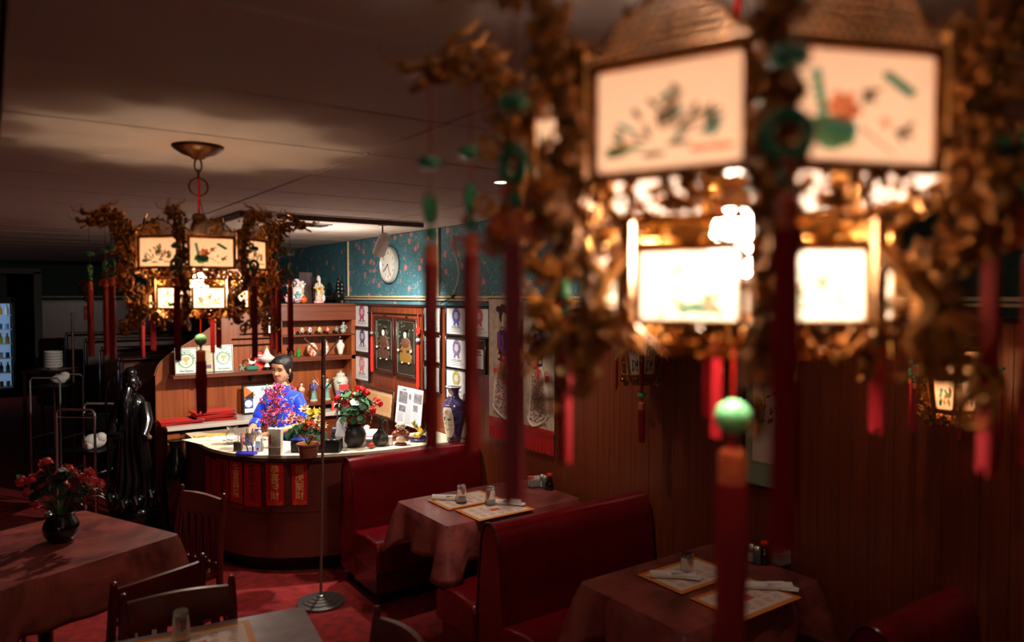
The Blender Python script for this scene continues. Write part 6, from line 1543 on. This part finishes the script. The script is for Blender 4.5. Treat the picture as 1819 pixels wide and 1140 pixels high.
def figurine(name, label, px, z0, yy, h, robe, robe2, extra=0, group='porcelain figurines on the shelves', turn=0, hairc=None, wide=1, baseh=True):
    """standing robed figure: stepped base, flared robe, sash, sleeved arms with hands, head with face, hair"""
    t = shelf_thing(name, label, 'figurine', px, z0, yy, turn, group); k = h/.25
    S_ = lambda *a: tuple(v*k for v in a)
    if baseh: MB().lathe([S_(.040, 0), S_(.043, .004), S_(.042, .016), S_(.034, .020)], n=20, sy=.75).build('base', mat('figurine_base', (206, 190, 160), .3, coat=.5), t)
    z = .018 if baseh else 0
    MB().lathe([S_(.030*wide, z), S_(.033*wide, z+.01), S_(.026*wide, .07), S_(.022*wide, .12)], n=20, sy=.8).build('skirt', robe, t)
    MB().lathe([S_(.023*wide, .118), S_(.020*wide, .135), S_(.025*wide, .165), S_(.020*wide, .185), S_(.008, .197)], n=20, sy=.75).build('jacket', robe2, t)
    ar = MB()
    for sg in (-1, 1):
        ar.tube([S_(sg*.020*wide, 0, .178), S_(sg*.034*wide, -.006, .150), S_(sg*.014*wide, -.026, .138)], [.009*k, .011*k, .013*k], 8)
        ar.tube([S_(sg*.016*wide, -.026, .138), S_(sg*.018*wide, -.026, .095)], [.012*k, .004*k], 7, flat=.5)
    ar.build('sleeves', robe2, t)
    MB().ball(S_(0, -.036, .142), .0065*k, 8).build('hands', m_skinp, t)
    MB().ball(S_(0, -.002, .218), k, 14, (.0155, .0155, .020)).tube([S_(0, 0, .190), S_(0, -.001, .205)], .007*k, 8).ball(S_(0, -.018, .216), .003*k, 6).build('head', m_skinp, t)
    MB().ball(S_(0, .004, .226), k, 12, (.0165, .0155, .017)).ball(S_(0, .004, .245), .009*k, 8).build('hair', hairc or m_hair, t)
    MB().tube([S_(-.021*wide, -.014, .130), S_(0, -.023, .127), S_(.021*wide, -.014, .130)], .003*k, 5).tube([S_(0, -.024, .127), S_(.003, -.027, .06)], [.004*k, .002*k], 5).build('sash', mat('sash_rose', (196, 90, 70), .4), t)
    return t, k
m_r1 = mat('robe_rose', (200, 150, 146), .3, coat=.5); m_r2 = mat('robe_teal', (120, 180, 168), .3, coat=.5); m_r3 = mat('robe_blue', (70, 84, 150), .3, coat=.5); m_r4 = mat('robe_cream', (224, 206, 190), .3, coat=.5, rgb2=(206, 150, 130), nscale=40)
ZB = CZ; ysf = YD+.13
figurine('court_lady_figurine', 'rose robed figurine holding a box, left on the lowest shelf', 535, SH[2], ysf, .20, m_r1, m_r4, baseh=True)
t, k = figurine('dancing_lady_figurine', 'teal and blue dancing lady figurine with a raised red scarf', 557, SH[2], ysf-.03, .235, m_r2, m_r3)
MB().tube([(.012*k, -.02*k, .15*k), (.035*k, -.01*k, .175*k), (.052*k, 0, .205*k), (.046*k, .0, .235*k), (.03*k, 0, .25*k)], [.006, .008, .009, .008, .004], 8).build('scarf', mat('scarf_orange', (206, 84, 50), .35, coat=.5), t)
figurine('green_robe_figurine', 'pale green robed figurine half hidden by the coat rack', 581, SH[2], ysf-.02, .235, m_r2, m_r2)
t = shelf_thing('ginger_jar', 'large floral ginger jar at the right end of the lowest shelf', 'jar', 605, SH[2], YD+.14)
m_gj = mat('green_flower_porcelain', (206, 206, 190), .25, coat=.6, rgb2=(60, 120, 96), nscale=26); [n for n in m_gj.node_tree.nodes if n.type == 'VALTORGB'][0].color_ramp.elements[0].position = .36; [n for n in m_gj.node_tree.nodes if n.type == 'VALTORGB'][0].color_ramp.elements[1].position = .42
MB().lathe([(.04, 0), (.045, .01), (.060, .08), (.075, .15), (.078, .19), (.066, .22), (.044, .235)], n=30).build('body', m_gj, t); MB().lathe([(.046, .235), (.048, .25), (.036, .268), (.010, .275), (.012, .285), (.002, .292)], n=26).build('lid', m_gj, t)
# middle shelf
t = shelf_thing('orange_jar', 'round orange and white porcelain jar on the middle shelf', 'jar', 555, SH[1], YD+.09)
m_oj = mat('orange_pattern_porcelain', (226, 214, 200), .25, coat=.6, rgb2=(210, 84, 40), nscale=30); [n for n in m_oj.node_tree.nodes if n.type == 'VALTORGB'][0].color_ramp.elements[0].position = .49; [n for n in m_oj.node_tree.nodes if n.type == 'VALTORGB'][0].color_ramp.elements[1].position = .53
MB().lathe([(.030, 0), (.032, .004), (.050, .035), (.056, .065), (.050, .095), (.036, .112), (.030, .116), (.034, .130), (.028, .130), (.024, .112)], n=28).build('body', m_oj, t)
t = shelf_thing('green_bottle', 'small green glass bottle on the middle shelf', 'bottle', 530, SH[1], YD+.08); MB().lathe([(.018, 0), (.020, .004), (.020, .045), (.010, .056), (.007, .066), (.009, .088), (.006, .09)], n=16).build('bottle', mat('green_glass_b', (20, 140, 50), .1, coat=.6), t)
t = shelf_thing('figure_vase', 'slim cream vase half behind the coat rack', 'vase', 579, SH[1], YD+.10); MB().lathe([(.02, 0), (.022, .004), (.032, .05), (.03, .09), (.014, .115), (.016, .14), (.010, .14)], n=22).build('body', m_r4, t); MB().lathe([(.017, .138), (.019, .144), (.015, .147)], n=18).build('rim', m_goldp, t)
t = shelf_thing('white_vase', 'white floral vase with a narrow foot at the right of the middle shelf', 'vase', 605, SH[1], YD+.10); MB().lathe([(.020, 0), (.023, .004), (.030, .045), (.044, .085), (.042, .108), (.024, .125), (.020, .135), (.030, .150), (.024, .150), (.016, .132)], n=26).build('body', m_flp, t); MB().lathe([(.021, -.0), (.025, .006), (.023, .010)], n=18).build('foot', m_goldp, t)
t = shelf_thing('black_cat_figurine', 'small black figurine left of the green bottle', 'figurine', 514, SH[1], YD+.09); MB().ball((0, 0, .03), 1, 10, (.022, .018, .03)).ball((-.01, -.004, .07), .017, 10).cone((-.02, 0, .08), (-.022, 0, .10), .006).cone((-.002, 0, .08), (0, 0, .10), .006).tube([(.02, 0, .02), (.045, 0, .03), (.05, 0, .06)], .005, 6).build('body', m_black, t)
t = shelf_thing('white_figurine', 'small grey white seated figurine at the right end of the top shelf', 'figurine', 610, SH[0], YD+.11); MB().ball((0, 0, .03), 1, 12, (.032, .024, .03)).ball((0, -.005, .072), 1, 12, (.022, .018, .028)).ball((.002, -.006, .112), .017, 12).tube([(-.02, -.01, .085), (-.032, -.02, .06), (-.01, -.03, .05)], .008, 7).tube([(.02, -.01, .085), (.034, -.02, .06), (.012, -.03, .05)], .008, 7).ball((0, 0, .13), .008, 8).build('body', mat('celadon_grey', (160, 166, 150), .3, coat=.5), t)
# on top of the unit
ZT = ztop+.015
t = thing('laughing_buddha', 'white laughing buddha figurine with children and an orange sack', 'figurine', (at(527, 530, y=YD+.13).x, YD+.13, ZT))
m_wg = mat('white_glaze', (228, 216, 214), .22, coat=.7); m_pg2 = mat('pink_glaze', (222, 160, 170), .25, coat=.6); m_og = mat('orange_glaze', (216, 90, 30), .25, coat=.6)
MB().ball((0, 0, .06), 1, 18, (.085, .06, .06)).ball((.0, -.02, .12), 1, 18, (.058, .048, .055)).build('body', m_wg, t)
MB().ball((.0, 0, .21), 1, 16, (.036, .034, .038)).ball((-.04, 0, .205), 1, 8, (.008, .006, .018)).ball((.04, 0, .205), 1, 8, (.008, .006, .018)).ball((0, -.034, .208), .007, 6).ball((0, -.01, .178), 1, 10, (.03, .025, .016)).build('head', m_wg, t)
MB().ball((.04, .0, .125), 1, 12, (.04, .03, .05)).tube([(-.05, 0, .16), (-.085, -.02, .12), (-.06, -.05, .09)], [.022, .02, .014], 9).build('robe', mat('robe_lemon', (216, 196, 110), .3, coat=.5), t)
MB().ball((.055, -.045, .035), 1, 14, (.038, .03, .036)).ball((.055, -.045, .07), .010, 8).build('sack', m_og, t)
MB().tube([(-.04, -.05, .03), (0, -.058, .045), (.03, -.055, .05)], [.02, .026, .016], 10).build('pink_drape', m_pg2, t)
for i, (x, y, z) in enumerate(((-.105, -.02, .035), (-.075, .0, .155), (.06, .0, .17), (-.01, -.065, .06))):
    c = MB().ball((x, y, z), 1, 10, (.024, .02, .03)).ball((x, y-.004, z+.042), .017, 10).tube([(x-.015, y, z+.01), (x-.03, y-.012, z+.03)], .007, 6).tube([(x+.015, y, z+.01), (x+.03, y-.012, z+.03)], .007, 6).build('child', (m_pg2, m_wg, m_wg, m_r2)[i], t); MB().ball((x, y, z+.054), 1, 8, (.012, .012, .008)).build('hair', m_hair, c)
t = thing('dark_plaque', 'dark upright board behind the laughing buddha', 'board', (at(543, 530, y=YB-.06).x, YB-.06, ZT)); MB().box((0, 0, .16), (.15, .02, .32), bev=.006).build('board', m_wood_d, t); MB().box((0, 0, .012), (.17, .05, .024), bev=.004).build('foot', m_wood_d, t)
t = thing('sage_figurine', 'white bearded old sage figurine holding a peach, standing on a pink base', 'figurine', (at(566, 530, y=YD+.12).x, YD+.12, ZT))
MB().lathe([(.050, 0), (.054, .006), (.050, .022), (.036, .030)], n=22, sy=.7).build('base', mat('rose_base', (214, 160, 150), .3, coat=.5), t)
MB().lathe([(.036, .026), (.040, .04), (.032, .11), (.034, .16), (.030, .195), (.012, .215)], n=22, sy=.75).build('robe', m_r4, t)
ar = MB()
for sg in (-1, 1): ar.tube([(sg*.026, 0, .195), (sg*.044, -.010, .155), (sg*.018, -.034, .145)], [.012, .016, .018], 9); ar.tube([(sg*.022, -.034, .145), (sg*.026, -.034, .075)], [.015, .004], 7)
ar.build('sleeves', mat('robe_lemon', (216, 196, 110), .3, coat=.5), t)
MB().ball((0, -.004, .245), 1, 14, (.022, .022, .027)).ball((0, -.002, .265), 1, 12, (.017, .017, .018)).build('head', m_skinp, t); MB().tube([(0, -.022, .235), (0, -.034, .19), (0, -.036, .14)], [.014, .012, .003], 8).build('beard', m_wg, t)
MB().ball((.045, -.02, .05), 1, 12, (.018, .018, .04)).tube([(.045, -.02, .09), (.05, -.02, .125), (.036, -.024, .135)], .006, 6).build('crane', m_wg, t); MB().ball((0, -.044, .148), .014, 10).build('peach', m_og, t); MB().tube([(-.045, -.02, .03), (-.05, -.02, .22)], .0035, 6).build('staff', m_wood_d, t)
t = thing('bronze_censer', 'dark bronze pagoda censer at the right of the unit top', 'censer', (at(601, 530, y=YD+.12).x, YD+.12, ZT)); m_bz = mat('dark_bronze', (40, 40, 34), .25, .7)
MB().lathe([(.03, 0), (.034, .006), (.024, .018), (.050, .045), (.056, .075), (.044, .10), (.04, .106)], n=24).tube([(-.05, 0, .09), (-.07, 0, .11), (-.066, 0, .135)], .006, 6).tube([(.05, 0, .09), (.07, 0, .11), (.066, 0, .135)], .006, 6).build('bowl', m_bz, t)
mb = MB()
for i in range(4): z = .106+.036*i; r = .046-.009*i; mb.lathe([(r*.6, z), (r*.6, z+.018), (r, z+.020), (r*.55, z+.034)], n=8)
mb.cone((0, 0, .245), (0, 0, .285), .008); mb.build('pagoda_lid', m_bz, t)
t = thing('tall_pagoda', 'dim pagoda ornament behind the censer', 'ornament', (at(614, 530, y=YB-.08).x-.04, YB-.08, ZT)); mb = MB()
for i in range(5): z = .045*i; r = .045-.006*i; mb.lathe([(r*.65, z), (r*.65, z+.025), (r, z+.028), (r*.6, z+.043)], n=8)
mb.cone((0, 0, .22), (0, 0, .28), .008); mb.build('tower', m_bz, t)
t = thing('dark_urn', 'big dark porcelain urn behind the partition edge', 'vase', (at(366, 590, y=7.69).x, 7.69, 1.14)); MB().lathe([(.06, 0), (.075, .02), (.11, .16), (.12, .28), (.11, .38), (.07, .43), (.06, .47), (.085, .50), (.07, .50)], n=28).build('body', m_vb, t)
t = thing('side_cabinet', 'dark cabinet behind the partition', 'cabinet', (2.05, 7.69, 0)); MB().box((0, 0, .57), (1.3, .3, 1.14), bev=.01).build('body', m_wood_d, t); MB().box((0, -.155, .6), (1.2, .012, .9), bev=.004).build('door', m_wood_x, t)
# cards near the geranium
for px, py, l, c, c2, dz in ((611, 683, 'red topped greeting card behind the geranium', (206, 50, 44), (226, 214, 214), .12), (606, 693, 'purple greeting card with a cream bell behind the geranium', (120, 84, 140), (224, 200, 150), .07), (598, 712, 'small red framed card left of the geranium', (206, 60, 50), (232, 214, 206), .03)):
    yy = YD-.04-(.12-dz)*.5; p = at(px, py, y=yy); t = thing('greeting_card', l, 'card', (p.x, yy, CZ+.001), -.15, 'greeting cards behind the geranium'); h_ = max(.06, p.z-CZ)
    MB().box((0, 0, h_/2), (.10, .004, h_), Euler((-.06, 0, 0))).build('card', mat('c_%d' % px, c, .5), t); MB().box((0, -.006, h_*.55), (.06, .002, h_*.4), Euler((-.06, 0, 0))).build('picture', mat('c2_%d' % px, c2, .5), t)
# ================================================================ table settings
m_pm = mat('placemat_orange', (226, 134, 50), .5); m_pmw = mat('placemat_print', (226, 208, 196), .55); m_pmr = mat('placemat_red', (206, 96, 70), .6)
TZ = .7605
def placemat(c, rz, label, w_=.40, h_=.27, group='paper placemats on the tables'):
    t = thing('placemat', label, 'placemat', (c[0], c[1], TZ), rz, group)
    MB().box((0, 0, 0), (w_, h_, .0012)).build('border', m_pm, t); MB().box((0, 0, .0009), (w_-.05, h_-.05, .0008)).build('sheet', m_pmw, t)
    mb = MB(); rnd = random.Random(int(c[0]*100))
    for i in range(14):
        x = (i % 5-2)*.062; y = (i//5-1)*.062
        if i % 5 == 2 and i//5 == 1: continue
        mb.ring((x, y, .0016), .014+rnd.random()*.006, .0011, 10, 4).box((x, y, .0016), (.012, .003, .0008), Euler((0, 0, rnd.random()*3))).box((x, y-.024, .0016), (.03, .0022, .0008))
    mb.box((0, 0, .0016), (.07, .045, .0006)); mb.build('zodiac_print', m_pmr, t)['kind'] = 'stuff'
def glass(c, label, group='upside-down water glasses on the tables'):
    t = thing('water_glass', label, 'glass', (c[0], c[1], TZ+.003), 0, group)
    MB().lathe([(.033, 0), (.0335, .002), (.028, .095), (.0285, .108), (.026, .112), (.0, .112)], n=28, cap=False).lathe([(.0315, .001), (.026, .094), (0, .097)], n=28, cap=False).build('tumbler', m_glass, t)
def napkin(c, rz, label):
    t = thing('napkin_roll', label, 'napkin', (c[0], c[1], TZ+.020), rz, 'rolled napkins with cutlery'); t.scale = (1.05, 1.3, 1.25)
    m = mat('napkin_white', (232, 222, 214), .8)
    mb = MB(); mb.tube([(-.10, 0, 0), (-.06, .001, 0), (0, 0, 0), (.06, -.001, 0), (.095, 0, 0)], [.014, .0135, .0135, .014, .015], 10)
    mb.build('roll', m, t, 60)
    mb = MB(); mb.prism([(.05, -.018), (.11, -.030), (.125, .0), (.10, .026), (.06, .014)], .002, 'Z', (0, 0, -.006)); mb.box((.03, 0, .012), (.08, .022, .002), Euler((0, .05, .2))); mb.build('loose_flap', m, t)
def tp(px, py): return at(px, py, z=TZ)
placemat(tp(826, 887), 0, 'orange bordered placemat on the far side of the nearer-counter booth table')
placemat(tp(879, 905), 0, 'orange bordered placemat on the near side of the booth table before the counter')
glass(tp(820, 894), 'upturned glass on the far placemat of the booth table before the counter'); glass(tp(871, 897), 'upturned glass beside the near placemat of the booth table before the counter')
napkin(tp(797, 889), -.75, 'rolled napkin left of the glass on the booth table before the counter'); napkin(tp(897, 897), -.75, 'rolled napkin on the near placemat of the booth table before the counter')
placemat(tp(1224, 1020), 0, 'placemat on the far side of the darker booth table'); placemat(tp(1325, 1062), 0, 'placemat on the near side of the darker booth table')
glass(tp(1220, 1026), 'upturned glass on the darker booth table at lower right')
napkin(tp(1196, 1028), -.7, 'rolled napkin left of the glass on the darker booth table'); napkin(tp(1365, 1048), -.7, 'rolled napkin on the right placemat of the darker booth table')
placemat((.60, 2.86), math.radians(-8), 'orange bordered placemat on the table at the bottom edge'); glass((.56, 2.93), 'upturned glass at the bottom edge in front of the slat-back chair')
# condiments
def caddy_set(p, extra, sfx):
    t = thing('sugar_caddy', 'clear caddy of sugar packets ' + sfx, 'caddy', (p[0].x, p[0].y, TZ), -.2)
    mb = MB()
    for sg in (-1, 1): mb.box((0, sg*.026, .025), (.09, .003, .05)).box((sg*.044, 0, .025), (.003, .05, .05))
    mb.box((0, 0, .003), (.09, .052, .004)); mb.build('box', mat('clear_acrylic', (230, 226, 220), .1, trans=.85), t)
    q = None
    for i in range(9):
        o = (q and share(q, 'packet', t, (-.036+.009*i, 0, .034+(.002 if i % 2 else 0)), (0, .08*((i % 3)-1), 0))) or MB().box((0, 0, 0), (.005, .044, .06)).build('packet', mat('sugar_white', (226, 214, 208), .6), t, loc=(-.036, 0, .034)); q = q or o
    MB().box((-.03, 0, .062), (.03, .046, .012)).build('pink_packets', mat('sugar_pink', (206, 80, 80), .6), t)
    for i, (pp, l, m) in enumerate(((p[1], 'salt', m_white), (p[2], 'pepper', m_dark))):
        t = thing('shaker', ('salt shaker ' if i == 0 else 'pepper shaker ') + sfx, 'shaker', (pp.x, pp.y, TZ)); MB().lathe([(.018, 0), (.020, .003), (.016, .055), (.015, .065)], n=12).build('jar', mat('clear_plastic', (236, 238, 242), .08, trans=.9), t); MB().lathe([(.0145, .002), (.013, .04)], n=12).build('filling', m, t); MB().lathe([(.016, .064), (.016, .074), (.010, .084), (.002, .087)], n=14).build('cap', m_chrome, t)
    t = thing('soy_sauce_bottle', 'red capped soy sauce bottle ' + sfx, 'bottle', (p[3].x, p[3].y, TZ)); MB().lathe([(.026, 0), (.030, .004), (.030, .03), (.020, .06), (.014, .078), (.014, .09)], n=18).build('bottle', mat('soy_dark', (22, 12, 8), .08, coat=.8), t); MB().lathe([(.017, .088), (.018, .10), (.015, .104)], n=16).box((.016, 0, .098), (.02, .01, .008)).box((-.016, 0, .098), (.02, .01, .008)).build('cap', m_redb, t)
caddy_set((tp(950, 863), tp(963, 864), tp(968, 866), tp(976, 868)), 0, 'at the wall end of the booth table before the counter')
caddy_set((tp(1390, 1000), tp(1335, 996), tp(1345, 1000), tp(1358, 999)), 0, 'at the wall end of the darker booth table')
# ================================================================ carved black statue
pb = at(238, 925, z=0.25); pb = Vector((pb.x, pb.y, 0)); dep = 6.35; q0 = dpt(236, 800, dep)
t = thing('black_statue', 'tall glossy black carved wood statue of a robed sage standing left of the counter', 'statue', (q0.x, q0.y, 0), -PSI)
def sx_(px): return (px-236)*dep/FPX
def sz_(py): return H-(py-524)*dep/FPX
MB().lathe([(.22, 0), (.24, .02), (.20, .08), (.22, .16), (.19, .24), (.16, .27)], n=24, sy=.8).build('root_base', m_black, t)
rnd = random.Random(13); mb = MB()
mb.lathe([(.15, .22), (.165, .30), (.15, .45), (.13, .62), (.105, .75), (.10, .88), (.115, 1.0), (.12, 1.10), (.10, 1.17), (.05, 1.21)], n=26, sy=.75)
for i in range(16):
    a = i*2*PI/16+rnd.uniform(-.1, .1); r = .12
    mb.tube([(math.cos(a)*.09, math.sin(a)*.075, 1.05), (math.cos(a)*.105, math.sin(a)*.085, .8), (math.cos(a+.2)*.145, math.sin(a+.2)*.115, .5), (math.cos(a+.1)*.17, math.sin(a+.1)*.14, .30), (math.cos(a)*.19, math.sin(a)*.16, .24)], [.012, .02, .026, .032, .024], 7)
mb.build('robe', m_black, t)
mb = MB()
mb.tube([(-.10, 0, 1.12), (-.14, -.05, .95), (-.10, -.13, .86), (-.02, -.14, .87)], [.05, .055, .05, .03], 10).tube([(.10, 0, 1.12), (.15, -.05, .98), (.15, -.12, .86), (.20, -.13, .84)], [.05, .055, .045, .025], 10)
mb.tube([(-.10, -.13, .86), (-.13, -.12, .66), (-.16, -.10, .50)], [.05, .04, .012], 8, flat=.5).tube([(.15, -.12, .86), (.14, -.11, .68), (.16, -.10, .52)], [.045, .035, .012], 8, flat=.5)
mb.build('sleeves', m_black, t)
MB().ball((0, -.01, 1.30), 1, 18, (.068, .072, .088)).ball((0, -.02, 1.385), 1, 14, (.052, .055, .055)).ball((0, -.085, 1.295), 1, 8, (.012, .014, .018)).ball((-.028, -.072, 1.315), 1, 8, (.012, .008, .006)).ball((.028, -.072, 1.315), 1, 8, (.012, .008, .006)).ball((-.07, 0, 1.29), 1, 8, (.012, .016, .032)).ball((.07, 0, 1.29), 1, 8, (.012, .016, .032)).build('head', m_black, t)
MB().tube([(0, -.07, 1.26), (.0, -.12, 1.16), (.01, -.13, 1.02), (.0, -.12, .92)], [.04, .042, .03, .006], 10).build('beard', m_black, t)
MB().ball((.205, -.13, .855), 1, 12, (.026, .02, .024)).cone((.205, -.13, .875), (.20, -.13, .90), .008).build('peach', mat('brown_peach', (110, 70, 44), .3, coat=.4), t)
MB().tube([(-.17, -.10, .26), (-.15, -.11, .8), (-.17, -.10, 1.2), (-.145, -.10, 1.33), (-.10, -.10, 1.36), (-.09, -.10, 1.30)], [.012, .011, .010, .010, .009, .006], 8).build('staff', m_black, t)
for i, (x, y, z, s_) in enumerate(((-.13, -.12, .34, .06), (.10, -.14, .32, .07), (.0, -.16, .30, .06), (.18, -.05, .36, .05), (-.19, 0, .40, .05))): MB().ball((x, y, z), 1, 12, (s_, s_*.8, s_*.7)).tube([(x, y-.03, z+.03), (x+.03, y-.06, z-.02), (x, y-.05, z-.07)], [.02, .018, .008], 7).build('wave', m_black, t)
# leafy dark column between statue and counter end
b = at(338, 905, z=.0); b = Vector((1.46, 6.82, .0)); t = thing('black_floor_vase', 'tall glossy black floor vase in the gap at the counter end', 'vase', (1.30, 6.86, 0)); MB().lathe([(.07, 0), (.09, .02), (.10, .20), (.12, .45), (.11, .62), (.06, .72), (.055, .76), (.08, .80), (.07, .80)], n=26).build('body', m_black, t)
# ================================================================ far room
m_dimw = mat('dim_booth_wood', (92, 56, 40), .35, coat=.3, noise=.3, nscale=10)
bl0 = ['dark booth partition just behind the counter divider', 'second dark booth partition behind the divider', 'third dark booth partition toward the far wall', 'farthest dark booth partition by the far wall']
for (x0, y), l in zip(((1.08, 8.45), (1.10, 10.2), (1.12, 12.3), (1.05, 14.6)), bl0):
    t = thing('booth_partition', l, 'booth', (x0, y, 0), 0, 'dark booth partitions at the back'); L = 3.08-x0
    MB().box((L/2, 0, .69), (L, .10, 1.38), bev=.03).build('panel', m_dimw, t); MB().box((L/2, -.01, 1.40), (L+.02, .15, .04), bev=.012).build('cap_rail', m_wood_d, t); MB().box((.0, 0, .69), (.04, .13, 1.38), bev=.01).build('end_post', m_wood_d, t)
    MB().box((L/2, -.32, .24), (L-.1, .50, .42), bev=.03).build('seat', m_vinyl_d, t); MB().box((L/2, .32, .24), (L-.1, .50, .42), bev=.03).build('seat', m_vinyl_d, t)
# wall masks and red notes on the far wall
for i, (px, l) in enumerate(((155, 'carved brown mask on the far green wall, left of the pair'), (192, 'carved brown mask on the far green wall, right of the pair'))):
    p = at(px, 511, y=YF-.05); t = thing('wall_mask', l, 'mask', (p.x, YF-.03, p.z)); MB().ball((0, -.02, 0), 1, 16, (.13, .07, .17)).ball((0, -.09, -.01), 1, 8, (.025, .03, .05)).ball((0, -.02, -.2), 1, 10, (.06, .03, .08)).build('face', mat('mask_wood', (120, 64, 44), .5), t)
    MB().ball((-.05, -.08, .04), 1, 8, (.025, .012, .015)).ball((.05, -.08, .04), 1, 8, (.025, .012, .015)).ball((0, -.075, -.09), 1, 8, (.045, .012, .012)).build('features', m_dark, t); MB().tube(arc((0, 0), .15, 20, 160, 10, 0) and [(x, -.02, z) for x, z in arc((0, .0), .16, 20, 160, 10)], .03, 8).build('crown', mat('mask_wood', (120, 64, 44), .5), t)
for px, l in ((156, 'red paper notice on the far wall, left of the pair'), (194, 'red paper notice on the far wall, right of the pair')):
    p = at(px, 556, y=YF-.03); t = thing('red_notice', l, 'sign', (p.x, YF-.025, p.z)); MB().box((0, 0, 0), (.14, .004, .27)).build('paper', m_redb, t); text('福', .09, mat('gold_ink', (214, 160, 84), .5), parent=t, loc=(0, -.003, .02))
# lit drinks fridge behind the doorway
fp = at(9, 610, y=18.0); t = thing('drinks_fridge', 'lit glass door fridge of bottles beyond the far doorway', 'fridge', (-.16, 18.2, 0))
MB().box((0, .12, 1.0), (1.1, .05, 2.0)).box((-.55, -.1, 1.0), (.05, .5, 2.0)).box((.55, -.1, 1.0), (.05, .5, 2.0)).box((0, -.1, .08), (1.1, .5, .16)).box((0, -.1, 1.95), (1.1, .5, .12)).build('case', m_dark, t)
MB().box((0, .08, 1.03), (1.0, .01, 1.7)).build('lit_back', mat('fridge_light', (150, 190, 235), .5, emit=.3), t)
cols = [(120, 160, 210), (210, 215, 225), (190, 200, 60), (60, 90, 140), (200, 150, 60)]
sh0 = None; bt0 = {}
for j in range(6):
    z = .20+.29*j
    MB().box((0, -.1, z), (1.04, .36, .012)).build('shelf', m_white, t)
    for i in range(9):
        c = cols[(i*2+j) % 5]; k = (c, j % 2)
        if k not in bt0: bt0[k] = MB().lathe([(.035, .01), (.036, .12), (.014, .17), (.014, .21), (.016, .22)] if j % 2 else [(.033, .01), (.033, .11), (.028, .12)], n=8).build('bottle', mat('drink_%d' % cols.index(c), c, .2), t, loc=(-.44+.11*i, -.18, z))
        else: share(bt0[k], 'bottle', t, (-.44+.11*i, -.18, z))
light('AREA', 'fridge_tube', (-.16, 17.8, 1.9), 4, (.75, .87, 1), (-.16, 18.2, .8), .5)
# second coat stand, trolleys and stools in the dark
p = at(131, 700, z=.6); p = dpt(131, 700, 8.6)
t = thing('coat_stand', 'thin metal coat stand in the dark part of the room', 'coat rack', (p.x, p.y, 0)); MB().tube([(0, 0, 0), (0, 0, 1.86)], .014, 10).build('pole', m_dimw, t); MB().lathe([(.16, 0), (.16, .02), (.02, .04)], n=24).build('base', m_brass, t)
for i in range(4): a = i*PI/2+.6; MB().tube([(0, 0, 1.78), (.11*math.cos(a), .11*math.sin(a), 1.88)], .006, 6).build('hook', m_chrome, t)
def steel_frame(px, py0, py1, dep, w_, label, name, cat, grp=None):
    a = dpt(px, py0, dep); zt = a.z; t = thing(name, label, cat, (a.x, a.y, 0), -PSI-.1, grp); d = .36
    for sy in (-1, 1):
        MB().tube([(-w_/2, sy*d/2, .02), (-w_/2, sy*d/2, zt-.03), (-w_/2+.03, sy*d/2, zt), (w_/2-.03, sy*d/2, zt), (w_/2, sy*d/2, zt-.03), (w_/2, sy*d/2, .02)], .011, 8).build('tube_frame', m_chrome, t)
    for sx in (-1, 1): MB().tube([(sx*w_/2, -d/2, zt*.45), (sx*w_/2, d/2, zt*.45)], .008, 6).build('cross_bar', m_chrome, t)
    return t, zt, d
t, zt, d = steel_frame(158, 722, 0, 6.7, .36, 'chrome tube booster chair stand left of the black statue', 'high_chair', 'high chair')
MB().box((0, 0, zt*.62), (.32, .32, .03), bev=.01).build('seat', m_dark, t); MB().box((0, .15, zt*.84), (.32, .02, .16), bev=.008).build('backrest', m_dark, t); MB().tube([(-.18, -.16, zt*.93), (.18, -.16, zt*.93)], .007, 8).build('safety_bar', m_chrome, t)
o = MB().ball((0, 0, 0), 1, 12, (.10, .07, .07)).ball((.05, -.02, .03), 1, 10, (.05, .05, .05)).ball((-.05, -.03, -.03), 1, 10, (.05, .04, .04)).build('folded_cloth', mat('white_cloth', (206, 196, 186), .85)); o.location = t.matrix_basis @ Vector((.06, -.02, zt*.62+.085)); tag(o, 'bundled white cloth on the chrome high chair', 'cloth')
t, zt, d = steel_frame(101, 668, 0, 8.0, .34, 'chrome frame trolley in the dark left of the coat stand', 'trolley', 'trolley')
for z in (.35, zt-.10): MB().box((0, 0, z), (.34, .36, .02), bev=.004).build('tray', m_dark, t)
o = MB().ball((0, 0, 0), 1, 12, (.10, .07, .05)).ball((.04, -.01, .04), 1, 10, (.05, .04, .04)).build('folded_cloth', MATS['white_cloth']); o.location = t.matrix_basis @ Vector((.04, 0, zt-.03)); tag(o, 'pale crumpled cloth on the chrome trolley', 'cloth')
p = dpt(90, 655, 9.2); zt = p.z; t = thing('side_table', 'small dark side table holding the white pot in the far dark', 'table', (p.x, p.y, 0), -PSI); MB().box((0, 0, zt-.02), (.5, .4, .04), bev=.006).build('top', m_wood_d, t)
for sx in (-1, 1):
    for sy in (-1, 1): MB().tube([(sx*.22, sy*.17, 0), (sx*.22, sy*.17, zt-.03)], .018, 8).build('leg', m_wood_d, t)
t = thing('stack_of_bowls', 'stack of pale bowls on the dark side table', 'bowls', (p.x+.03, p.y, zt+.001)); b0 = None
for i in range(6):
    o = (b0 and share(b0, 'bowl', t, (0, 0, .034*i))) or MB().lathe([(.06, 0), (.10, .025), (.105, .05), (.100, .05), (.055, .008)], n=22, cap=False).build('bowl', m_por, t); b0 = b0 or o
